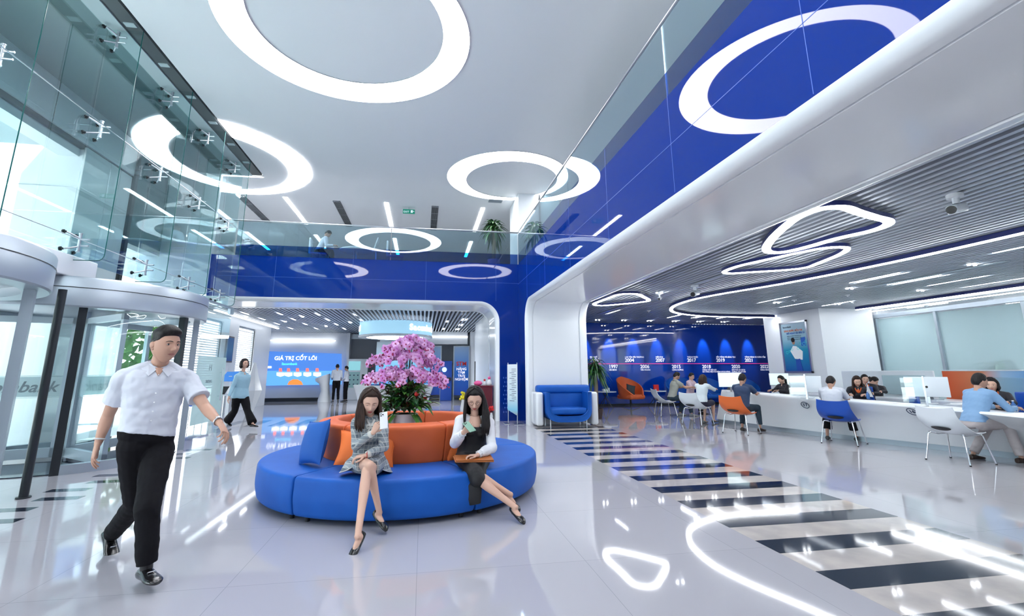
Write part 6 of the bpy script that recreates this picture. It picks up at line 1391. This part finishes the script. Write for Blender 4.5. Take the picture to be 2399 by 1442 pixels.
# woman in plaid
plaid = mat('plaid_tweed', (.35, .38, .42), .85)
def plaid_nodes():
    n, l, b = nodes(plaid); tc = n.new('ShaderNodeTexCoord'); sp = n.new('ShaderNodeSeparateXYZ'); l.new(tc.outputs['Object'], sp.inputs[0]); outs = []
    def band(src, freq, lo, hi_):
        m1 = n.new('ShaderNodeMath'); m1.operation = 'MULTIPLY'; m1.inputs[1].default_value = freq; l.new(src, m1.inputs[0]); m2 = n.new('ShaderNodeMath'); m2.operation = 'FRACT'; l.new(m1.outputs[0], m2.inputs[0]); m3 = n.new('ShaderNodeMath'); m3.operation = 'LESS_THAN'; m3.inputs[1].default_value = hi_; l.new(m2.outputs[0], m3.inputs[0]); return m3.outputs[0]
    add = n.new('ShaderNodeMath'); add.operation = 'ADD'; l.new(sp.outputs[0], add.inputs[0]); l.new(sp.outputs[1], add.inputs[1])
    a = band(add.outputs[0], 26, 0, .17); c = band(sp.outputs[2], 26, 0, .17); e = band(add.outputs[0], 13, 0, .5); f = band(sp.outputs[2], 13, 0, .5)
    s1 = n.new('ShaderNodeMath'); s1.operation = 'MAXIMUM'; l.new(a, s1.inputs[0]); l.new(c, s1.inputs[1]); s2 = n.new('ShaderNodeMath'); s2.operation = 'ADD'; l.new(e, s2.inputs[0]); l.new(f, s2.inputs[1]); s3 = n.new('ShaderNodeMath'); s3.operation = 'MULTIPLY'; s3.inputs[1].default_value = .5; l.new(s2.outputs[0], s3.inputs[0])
    m1 = n.new('ShaderNodeMix'); m1.data_type = 'RGBA'; l.new(s3.outputs[0], m1.inputs[0]); m1.inputs[6].default_value = (.30, .34, .37, 1); m1.inputs[7].default_value = (.13, .16, .19, 1)
    m2 = n.new('ShaderNodeMix'); m2.data_type = 'RGBA'; l.new(s1.outputs[0], m2.inputs[0]); l.new(m1.outputs[2], m2.inputs[6]); m2.inputs[7].default_value = (.46, .48, .47, 1); l.new(m2.outputs[2], b.inputs['Base Color'])
plaid_nodes()
J = dict(pel=Pp(861, 1082, 5.12), neck=Pp(869, 979, 5.06), head=Pp(867, 941, 5.00), shL=Pp(896, 991, 5.06), shR=Pp(836, 990, 5.03), hipL=Pp(884, 1084, 5.10), hipR=Pp(840, 1084, 5.10))
J.update(elR=Pp(834, 1044, 4.93), wrR=Pp(875, 1012, 4.76), haR=(.42, .0, .9), paR=(.35, .9, .1), elL=Pp(900, 1046, 4.92), wrL=Pp(856, 1066, 4.80), haL=(-.95, -.05, -.12), paL=(0, .2, -1))
J.update(knR=Pp(866, 1090, 4.62), anR=P(889, 1200, Z=.16), knL=Pp(858, 1104, 4.62), anL=P(838, 1256, Z=.11)); J['toR'] = P(906, 1238, Z=.05)-J['anR']-V((0, 0, -.05)); J['toL'] = P(826, 1294, Z=.01)-J['anL']-V((0, 0, -.05))
ex1 = [([P(850+k*1.2, 918, Y=5.0), P(842+k*1.8, 938, Y=4.95), P(836+k*2.6, 968, Y=4.93), P(833+k*3.2+2*math.sin(k*2), 995, Y=4.90), P(835+k*3+3*math.sin(k), 1008+4*math.sin(k*1.7), Y=4.89)], [.008, .014, .016, .014, .004]) for k in range(7)]
w1 = person('woman in a grey plaid suit holding a white phone on the sofa', J, dict(s=.95, female=True, build=1.0, hi=True, vox=.007, skin=skin_f, eo=.42, face=(.22, -.90, -.36), hup=(.04, 0, 1), hs=1.12, hair='long', hairm=hair_b, hlen=.30, wave=.02, extra_locks=ex1, hipfwd=(0, -.9, .1), look=(.2, -.6),
    hand_R=dict(curl=(.75, .7, .7, .75), thumb=.6), hand_L=dict(curl=(.5, .5, .55, .6), thumb=.3),
    garments=dict(shirt=dict(m=plaid, name='plaid_jacket', sleeve=1.82, lo=-.2, skirt=.60, amp=.004), shoes=dict(m=leather, L=.235, w=.039, pump=True, heel=.02))))
t = J['_t']
mb = MB(); nk = V(J['neck']); f_ = V(J['_fwd']); s_ = V(J['_sd']); u_ = V(J['_up'])
for q in (-1, 1):
    mb.tube(smoothpts([nk+s_*q*.045+f_*.035+u_*.015, nk+s_*q*.02+f_*.085-u_*.03, nk+s_*q*.006+f_*.105-u_*.05], 4, False), .012, 8); mb.tube(smoothpts([nk+f_*.11-u_*.05, nk+f_*.12+s_*q*.035-u_*.04, nk+f_*.118+s_*q*.03-u_*.07, nk+f_*.11-u_*.052], 4, False), .009, 8); mb.tube(smoothpts([nk+f_*.11-u_*.05, nk+f_*.125+s_*q*.02-u_*.11, nk+f_*.125+s_*q*.025-u_*.17], 4, False), [.008]*8+[.012], 8)
station(mb, [(nk+f_*.075-u_*.03, s_*.03, f_*.015), (nk+f_*.10-u_*.10, s_*.045, f_*.012), (nk+f_*.105-u_*.2, s_*.03, f_*.012)], 14)
part('bow_blouse', mb, mat('blouse_ivory', (.62, .62, .58), .6), t, label='ivory bow neck blouse', smooth=True)
mb = MB()
for w_, e_ in (('wrR', 'elR'), ('wrL', 'elL')):
    a, b = V(J[w_]), V(J[e_]); caps(mb, a.lerp(b, .06), .030, a.lerp(b, .22), .034, flat0=True, flat1=True)
part('blouse_cuff', mb, mat('blouse_ivory'), t, smooth=True)
# flared jacket hem over both thighs
mb = MB(); hem = MB()
pe = V(J['pel']); kL, kR = V(J['knL']), V(J['knR'])
top = [pe+s_*.155*math.cos(a)+V((0, -1, 0))*.12*math.sin(a)*(1 if math.sin(a) > 0 else .7)+V((0, 0, .06)) for a in [2*PI*i/36 for i in range(36)]]
for i in range(36): pass
lower = []
for i in range(36):
    a_ = 2*PI*i/36; co, si = math.cos(a_), math.sin(a_); fr = max(0, si)
    lower.append(pe+s_*(.235+.02*math.sin(5*a_))*(abs(co)**.7)*(1 if co > 0 else -1)+V((0, -1, 0))*((.24*fr**.8)*(1-.45*fr**6) if si > 0 else .06*si)+V((0, 0, -.085+.085*fr**2)))
mid_ = [a.lerp(b, .5)+V((0, -.015*(1 if i < 18 else 0), .03)) for i, (a, b) in enumerate(zip(top, lower))]
mb.loft([top, mid_, lower], caps=False); mb.loft([lower, [p+(pe-p)*.04+V((0, 0, .01)) for p in lower]], caps=False)
part('jacket_hem', mb, plaid, t, smooth=True); mb = MB(); mb.tube(lower, .005, 6, closed=True); part('hem_piping', mb, mat('piping_pale', (.6, .6, .58), .6), t)
def phone(label, c, x, y, m_, w=.075, h=.155, cams=True):
    "x across, y up along the phone; the back faces x cross y"
    M = frame(c, x, y); t = T('phone', label, 'phone', c); mb = MB(); mb.rbox((-w/2, -h/2, -.004), (w/2, h/2, .004), .003); mb.xf(M); part('case', mb, m_, t, auto=50)
    mb = MB(); mb.box((-w/2+.004, -h/2+.004, -.0048), (w/2-.004, h/2-.004, -.0042)); mb.xf(M); part('screen', mb, black, t)
    if cams:
        mb = MB(); mb.rbox((-w/2+.006, h/2-.042, .004), (-w/2+.042, h/2-.006, .006), .001); mb.xf(M); cb = part('camera_bump', mb, m_, t)
        for a, b in ((.015, .015), (.015, .033), (.033, .024)): mb = MB(); mb.cyl((-w/2+a, h/2-b, .006), (-w/2+a, h/2-b, .0085), .0065, n=14); mb.xf(M); part('camera_lens', mb, black, cb)
ph = Pp(899, 984, 4.72); phone('white phone with three lenses held by the woman in plaid', ph, V((.96, -.20, .18)), V((-.12, .35, .92)), mat('phone_white', (.75, .75, .8), .25))
mb = MB(); c = V(J['wrL'])+(V(J['elL'])-V(J['wrL'])).normalized()*.02; mb.tube([c+V((0, .028*math.cos(q), .028*math.sin(q))) for q in [2*PI*k/16 for k in range(16)]], .004, 5, closed=True); part('wristband', mb, redm, t)
# woman in black
dressm = mat('dress_black', (.012, .012, .014), .7); chiff = mat('chiffon_white', (.75, .76, .80), .6)
J = dict(pel=Pp(1106, 1070, 5.50), neck=Pp(1112, 971, 5.42), head=Pp(1112, 935, 5.36), shL=Pp(1146, 989, 5.44), shR=Pp(1078, 984, 5.40), hipL=Pp(1128, 1074, 5.48), hipR=Pp(1085, 1074, 5.46))
J.update(elR=Pp(1066, 1036, 5.28), wrR=Pp(1086, 1012, 5.06), haR=(.55, -.05, .62), paR=(.6, .2, .75), elL=Pp(1152, 1048, 5.26), wrL=Pp(1118, 1066, 5.10), haL=(-.93, -.1, .05), paL=(-.1, -.1, -1))
J.update(knR=Pp(1112, 1108, 4.95), anR=P(1196, 1158, Z=.20), knL=Pp(1118, 1121, 4.93), anL=P(1208, 1188, Z=.12)); J['toR'] = P(1216, 1186, Z=.10)-J['anR']-V((0, 0, -.04)); J['toL'] = P(1234, 1228, Z=.01)-J['anL']-V((0, 0, -.05))
ex2 = [([P(1131-k*.6, 916, Y=5.40), P(1138-k*1.0, 940, Y=5.36), P(1144-k*2.0, 968, Y=5.31), P(1146-k*2.6, 996, Y=5.27), P(1144-k*2.6, 1018+3*math.sin(k*2), Y=5.26)], [.008, .014, .015, .014, .004]) for k in range(7)]
w2 = person('woman with glasses in a black dress reading a phone on the sofa', J, dict(s=.96, female=True, build=.97, hi=True, vox=.007, skin=skin_f, eo=.45, face=(-.10, -.90, -.42), hs=1.12, hair='long', hlen=.40, wave=.006, extra_locks=ex2, nlocks=90, hipfwd=(0, -.9, .1), look=(0, -.7),
    hand_R=dict(curl=(.5, .5, .5, .55), thumb=.8), hand_L=dict(curl=(.45, .5, .5, .55), thumb=.2),
    garments=dict(shirt=dict(m=chiff, name='chiffon_blouse', sleeve=1.78, puff=.018, lo=.3, hi=.86, open=.62, amp=.006), shoes=dict(m=leather, L=.235, w=.039, pump=True, heel=.015))))
t = J['_t']; nk, pe, f_, s_, u_ = V(J['neck']), V(J['pel']), V(J['_fwd']), V(J['_sd']), V(J['_up'])
mb = MB(); bw = .99*.96
L = [(pe.lerp(nk, k), s_*w_*bw*1.14, f_*d_*bw*1.16) for k, w_, d_ in ((-.14, .165, .115), (0, .168, .12), (.15, .158, .112), (.36, .138, .098), (.55, .145, .108), (.70, .150, .122), (.78, .140, .115))]; station(mb, L, 26)
for q in (-1, 1): mb.ell(pe.lerp(nk, .66)+s_*.06*q+f_*.088, .058, 12, 9)
kn = V(J['knL']).lerp(V(J['knR']), .5); caps(mb, V(J['hipR']), .10, V(J['hipR']).lerp(V(J['knR']), 1.0), .082); caps(mb, V(J['hipL']), .10, V(J['hipL']).lerp(V(J['knL']), 1.0), .082); caps(mb, pe, .1, pe.lerp(kn, 1.0), .082)
dd = voxel(mb, .008, 3); part('dress', dd, dressm, t, smooth=True)
mb = MB(); a0 = kn+V((-.10, .02, .03)); station(mb, [(kn+V((-.04, .06, .02)), V((.12, 0, 0)), V((0, .05, .03))), (kn+V((-.05, .02, -.08)), V((.11, -.02, 0)), V((0, .05, 0))), (kn+V((-.035, .0, -.20)), V((.09, -.02, .01)), V((0, .035, 0))), (kn+V((-.01, .0, -.26)), V((.06, -.01, .01)), V((0, .02, 0)))], 18); part('dress_drape', voxel(mb, .008, 2), dressm, t, smooth=True)
# bare neckline over the blouse, glasses, cuffs
mb = MB(); station(mb, [(nk+f_*.024-u_*.0, s_*.048, f_*.045), (nk+f_*.028-u_*.04, s_*.066, f_*.066), (nk+f_*.030-u_*.09, s_*.076, f_*.088), (nk+f_*.03-u_*.15, s_*.07, f_*.092)], 20); part('neckline', voxel(mb, .007, 1), skin_f, t, label='bare square neckline', smooth=True)
HR, hd = J['_HR'], V(J['head']); mb = MB(); s0 = 1.12*.96
for q in (-1, 1):
    pts = [hd+HR @ (V((q*.031+.021*math.cos(a)*(1 if True else 1), .092-.010*abs(math.cos(a))*(1 if q*math.cos(a) > 0 else .2), .001+.0155*math.sin(a)))*s0) for a in [2*PI*k/20 for k in range(20)]]; mb.tube(pts, .0016, 6, closed=True)
    mb.tube([hd+HR @ (V((q*.052, .083, .006))*s0), hd+HR @ (V((q*.079, .06, .008))*s0), hd+HR @ (V((q*.083, -.01, .006))*s0)], .0014, 6)
mb.tube([hd+HR @ (V((-.010, .093, .004))*s0), hd+HR @ (V((.010, .093, .004))*s0)], .0015, 6); part('glasses', mb, black, t, label='dark rimmed glasses')
mb = MB()
for w_, e_ in (('wrR', 'elR'), ('wrL', 'elL')):
    a, b = V(J[w_]), V(J[e_]); d = (b-a).normalized(); x = d.orthogonal().normalized(); y = d.cross(x); rings = []
    for k, r in ((.02, .040), (.05, .030), (.07, .034), (.11, .052), (.16, .055), (.2, .045)): rings.append([a+d*k+(x*math.cos(q)+y*math.sin(q))*r*(1+.10*math.sin(q*9)*(k < .1)) for q in [2*PI*i/40 for i in range(40)]])
    mb.loft(rings)
part('ruffled_cuffs', mb, chiff, t, smooth=True)
ph = Pp(1099, 999, 5.00); phone('green phone held low by the woman in black', ph, V((.55, .25, .12)), V((-.75, .35, .28)), mat('phone_green', (.22, .40, .30), .3))
q = Pp(1109, 1073, 5.12); th = T('clutch_folder', 'slim tan leather folder lying across the lap of the woman in black', 'folder', q); mb = MB(); mb.rbox((-.20, -.10, -.012), (.20, .10, -.002), .004); mb.rbox((-.19, -.095, .002), (.20, .10, .010), .004); mb.xf(frame(q, V((.98, .05, -.03)), V((-.05, .9, .10)))); part('cover', mb, mat('tan_leather', (.42, .13, .03), .5), th, auto=50)
# woman walking in the far hall
J = dict(pel=Pp(563, 927, 13.3), neck=Pp(569, 872, 13.25), head=Pp(573, 852, 13.2), shL=Pp(581, 882, 13.35), shR=Pp(556, 881, 13.1), hipL=Pp(572, 930, 13.35), hipR=Pp(555, 930, 13.2))
J.update(elL=Pp(574, 908, 13.55), wrL=Pp(566, 920, 13.6), elR=Pp(545, 906, 13.05), wrR=Pp(536, 930, 12.95), haR=(-.2, 0, -1), paR=(1, 0, 0), knL=Pp(580, 962, 13.2), anL=Pp(592, 991, 13.0), toL=(.85, -.45, 0), knR=Pp(550, 962, 13.5), anR=Pp(534, 984, 13.8), toR=(.8, -.4, -.4))
sb = mat('shirt_sky', (.30, .50, .62), .6)
person('woman with bobbed hair in a pale blue shirt striding through the far hall', J, dict(s=1.0, female=True, build=1.0, vox=.014, skin=skin_f, face=(.75, -.55, .12), hair='bob', hipfwd=(.7, -.7, 0), garments=dict(shirt=dict(m=sb, sleeve=1.9, lo=-.1, collar=True, wk=1.25, name='loose_shirt'), trousers=dict(m=trous_b, w=1.15, hem=1.3), shoes=dict(m=leather, L=.24))))
HR, hd = J['_HR'], V(J['head']); mb = MB()
for q in (-1, 1): mb.tube([hd+HR @ V((q*.031+.021*math.cos(a), .093, .001+.0155*math.sin(a))) for a in [2*PI*k/14 for k in range(14)]], .002, 5, closed=True)
part('glasses', mb, mat('rim_brown', (.2, .05, .05), .4), J['_t'])
# two men at the lectern, seen from behind and the side
def stander(label, x, y0, ytop, Y, face, opts, hgt=1.74):
    c = P(x, y0, Y=Y); c.z = 0; f = V(face).normalized(); r = f.cross(V((0, 0, 1))).normalized(); k = hgt/1.75; q = lambda a, b, z: c+(r*a+f*b)*k+V((0, 0, z*k))
    J = dict(pel=q(0, 0, .98), neck=q(0, 0, 1.47), head=q(0, .03, 1.62), shL=q(-.18, 0, 1.42), shR=q(.18, 0, 1.42), hipL=q(-.09, 0, .93), hipR=q(.09, 0, .93), elL=q(-.23, .02, 1.15), wrL=q(-.18, .18, 1.05), elR=q(.23, .02, 1.15), wrR=q(.2, .2, 1.08), haL=f, paL=-r, haR=f, paR=r,
        knL=q(-.10, .02, .50), knR=q(.10, .02, .50), anL=q(-.11, 0, .09), anR=q(.12, 0, .09), toL=f-r*.2, toR=f+r*.2)
    return person(label, J, dict(dict(s=k, vox=.016, face=tuple(f-V((0, 0, .25))), hipfwd=tuple(f)), **opts)), J
stander('man in a white shirt seen from behind at the white lectern', 786, 930, 850, 24.0, (-.25, .95, 0), dict(garments=dict(shirt=dict(m=shirt_w, sleeve=1.9), trousers=dict(m=trous_b), shoes=dict(m=leather))), 1.76)
stander('shorter man in a white shirt in profile near the card machine', 809, 930, 855, 24.3, (-.95, .2, 0), dict(garments=dict(shirt=dict(m=shirt_w, sleeve=1.9), trousers=dict(m=trous_b), shoes=dict(m=leather))), 1.68)
# seated people
def sitter(label, base, ang, seat=.46, lean=.25, head=None, face=None, opts=None, arms='desk', h=1.0, feet=((-.12, .42), (.12, .38)), knees=.12, desk=.80, legs=True, reach=.42):
    f = V((math.cos(ang), math.sin(ang), 0)); r = f.cross(V((0, 0, 1))); c = V((base[0], base[1], 0)); q = lambda a, b, z: c+(r*a+f*b)*h+V((0, 0, z))
    tl_ = .50*h; z0 = seat+.10; dx = math.sin(lean)*tl_; nz = z0+math.cos(lean)*tl_; pel = q(0, -.02, z0); neck = c+f*(-.02*h+dx)+V((0, 0, nz)); fd = V(face) if face else f-V((0, 0, .45)); hd = neck+V((0, 0, .135*h))+f*.045*h
    J = dict(pel=pel, neck=neck, head=hd, shL=neck-r*.175*h-V((0, 0, .05)), shR=neck+r*.175*h-V((0, 0, .05)), hipL=q(-.09, 0, z0-.03), hipR=q(.09, 0, z0-.03))
    if arms == 'desk':
        for k, s_ in (('L', -1), ('R', 1)):
            sh = V(J['sh'+k]); w_ = neck+f*reach*h+r*s_*.14*h; w_.z = desk+.03; e = sh.lerp(w_, .45)+r*s_*.07*h; e.z = max(desk+.01, min(sh.z, w_.z)-.06+.12*(desk > .9)); e.z = max(e.z, desk-.02); J['el'+k] = e; J['wr'+k] = w_; J['ha'+k] = f-r*s_*.4; J['pa'+k] = V((0, 0, -1))
    else:
        for k, s_ in (('L', -1), ('R', 1)):
            sh = V(J['sh'+k]); J['el'+k] = sh+r*s_*.05+f*.04-V((0, 0, .26)); J['wr'+k] = V(J['el'+k])+f*.22-r*s_*.06+V((0, 0, .04)); J['ha'+k] = f; J['pa'+k] = V((0, 0, -1))
    for (k, s_), (fx_, fy_) in zip((('L', -1), ('R', 1)), feet):
        J['kn'+k] = q(s_*knees, .40, seat+.07)
        if legs: J['an'+k] = q(fx_, fy_, .09); J['to'+k] = f+r*s_*.15
        else: J['an'+k] = q(s_*knees, .38, .12); J['to'+k] = f
    o = dict(s=h, vox=.014, face=tuple(fd), hipfwd=(f.x, f.y, .0)); o.update(opts or {}); J['f'] = f; return person(label, J, o), J
rad = math.radians
shirt_b = mat('shirt_blue', (.20, .36, .58), .6); khaki = mat('trousers_khaki', (.42, .38, .38), .7); navy_s = mat('shirt_navy', (.015, .04, .11), .6); jeans = mat('jeans_dark', (.012, .03, .05), .8); polo = mat('polo_grey', (.36, .37, .33), .7); blouse = mat('blouse_white', (.66, .74, .78), .6); uni = mat('uniform_black', (.012, .012, .02), .6); oran = mat('scarf_orange', (.7, .12, .02), .5); pinkish = mat('shirt_pink', (.65, .5, .58), .6)
sh_brown = mat('shoe_brown', (.03, .015, .01), .4)
def at(px, py, Y): q = P(px, py, Y=Y); return (q.x, q.y)
sitter('man in a pale blue shirt and beige trousers leaning on the counter', at(2278, 960, 6.35), rad(-4), .50, .42, face=(.75, -.25, -.1), opts=dict(hair='short', vox=.011, build=1.02, garments=dict(shirt=dict(m=shirt_b, sleeve=1.92, lo=-.05), trousers=dict(m=khaki, amp=.006), shoes=dict(m=sh_brown, L=.30))), h=1.02, feet=((-.16, .05), (.2, .42)), desk=.78, reach=.40)
sitter('older man in a white short sleeved shirt on the blue chair', at(1952, 975, 8.5), rad(33), .47, .33, opts=dict(hair='bald', vox=.011, build=1.02, garments=dict(shirt=dict(m=shirt_w, sleeve=.75), trousers=dict(m=trous_b, len=.72, w=1.15, hem=1.15), shoes=dict(m=black, L=.25))), h=.97, feet=((-.22, .28), (.25, .48)), knees=.20, desk=.80)
sitter('man in a navy short sleeved shirt on the orange chair', at(1740, 960, 10.25), rad(30), .47, .25, face=(.8, .55, -.35), opts=dict(hair='short', garments=dict(shirt=dict(m=navy_s, sleeve=.7), trousers=dict(m=jeans, len=.85), shoes=dict(m=sh_brown, L=.27))), h=1.0, feet=((-.15, .22), (.20, .35)), knees=.17, desk=.84)
sitter('woman with brown ponytail hair in a white blouse and dark skirt', at(1645, 955, 12.0), rad(28), .47, .28, opts=dict(female=True, hair='long', hairm=hair_b, hlen=.2, skin=skin_f, garments=dict(shirt=dict(m=blouse, sleeve=1.3, puff=.01), skirt=dict(m=mat('skirt_navy', (.015, .015, .04), .7), len=.95), shoes=dict(m=leather, L=.24, pump=True, heel=.04))), h=.96, feet=((-.02, .1), (.06, .45)), desk=.88)
sitter('man in a grey polo shirt and jeans at the counter end', at(1578, 958, 14.2), rad(-5), .48, .30, face=(.9, -.1, -.5), opts=dict(hair='short', garments=dict(shirt=dict(m=polo, sleeve=.6, collar=True), trousers=dict(m=jeans), shoes=dict(m=mat('trainers', (.25, .27, .3), .6), L=.28))), h=1.04, feet=((-.12, .25), (.12, .5)), desk=.86)
# clerks behind the counter
def clerk(label, px, py, Y, face, hair_='bun', fem=True, m_=uni, lean=.12, scarf=True, hm=hair, seat=.50, h=.96, ang=None, vox=.012):
    q = P(px, py, Y=Y); f = V((-.8, -.6, 0)) if ang is None else V((math.cos(ang), math.sin(ang), 0)); ar = math.atan2(f.y, f.x)
    top = q.z; st = top-(.10+.5*h*math.cos(lean)+.135*h)+0; b = q-f*(.045*h+math.sin(lean)*.5*h-.02)
    t_, J = sitter(label, (b.x, b.y), ar, st, lean, face=face, opts=dict(female=fem, hair=hair_, hairm=hm, skin=skin_f, vox=vox, garments=dict(shirt=dict(m=m_, sleeve=1.9, lo=-.2, name='uniform_jacket' if m_ is uni else 'shirt'), trousers=dict(m=trous_b), shoes=dict(m=leather, L=.24))), h=h, desk=.82, legs=True, reach=.30, feet=((-.1, .35), (.1, .35)))
    if scarf:
        nk = V(J['neck']); u = V(J['_up']); f2 = V(J['_fwd']); s2 = V(J['_sd']); mb = MB()
        for k in (-1, 1): mb.tube(smoothpts([nk+s2*k*.06+u*.03, nk+s2*k*.055+f2*.06-u*.01, nk+s2*k*.02+f2*.10-u*.09], 4, False), .014, 8)
        mb.ell(nk+f2*.08-u*.07, (.035, .03, .05)); part('scarf', mb, oran, t_, label='orange neck scarf', smooth=True)
    return J
clerk('clerk with short dark hair in front of the orange screen', 2323, 901, 6.95, (-.85, -.5, -.08), 'bob', vox=.010)
clerk('smiling clerk with long brown hair opposite the older man', 2008, 893, 9.7, (-.55, -.8, -.35), 'long', lean=.35, hm=hair_b, vox=.010)
clerk('clerk half hidden behind the smiling clerk with brown hair', 2026, 888, 10.2, (-.5, -.85, -.1), 'bun')
clerk('clerk in a dark jacket looking down beside the laptop', 2047, 892, 11.0, (.5, -.6, -.6), 'bun')
clerk('clerk with a ponytail in a dark jacket in front of the white column', 1830, 889, 12.0, (-.95, .0, -.3), 'pony', scarf=False, ang=rad(180))
clerk('clerk in black partly hidden by the man in navy', 1724, 888, 12.3, (-.85, -.3, -.45), 'pony', scarf=False, ang=rad(200))
clerk('smiling man in a pink shirt beside the woman in the white blouse', 1620, 882, 14.7, (.4, -.85, -.2), 'short', False, pinkish, scarf=False, ang=rad(-60))
q = P(2035, 915, Y=9.2); m = MB(); m.plate([q+V((-.06, 0, -.12)), q+V((.0, .02, .18)), q+V((.16, .06, -.14))], .002); single('white_sheet', 'sheet of white paper held up by the smiling clerk', 'paper', m, paper)
# person on the mezzanine
f = V((.97, .1, 0)); sitter('person in a white shirt bending forward on the mezzanine chair', (-3.35, 15.15), rad(5), .45, .42, face=(.8, .1, -.7), opts=dict(female=True, hair='short', garments=dict(shirt=dict(m=shirt_w, sleeve=1.9), trousers=dict(m=trous_b), shoes=dict(m=leather))), arms='lap', h=.95)
for o_ in list(bpy.data.objects):
    if o_.parent is None and o_.get('label', '').startswith('person in a white shirt bending'): o_.location.z = 4.6+.0
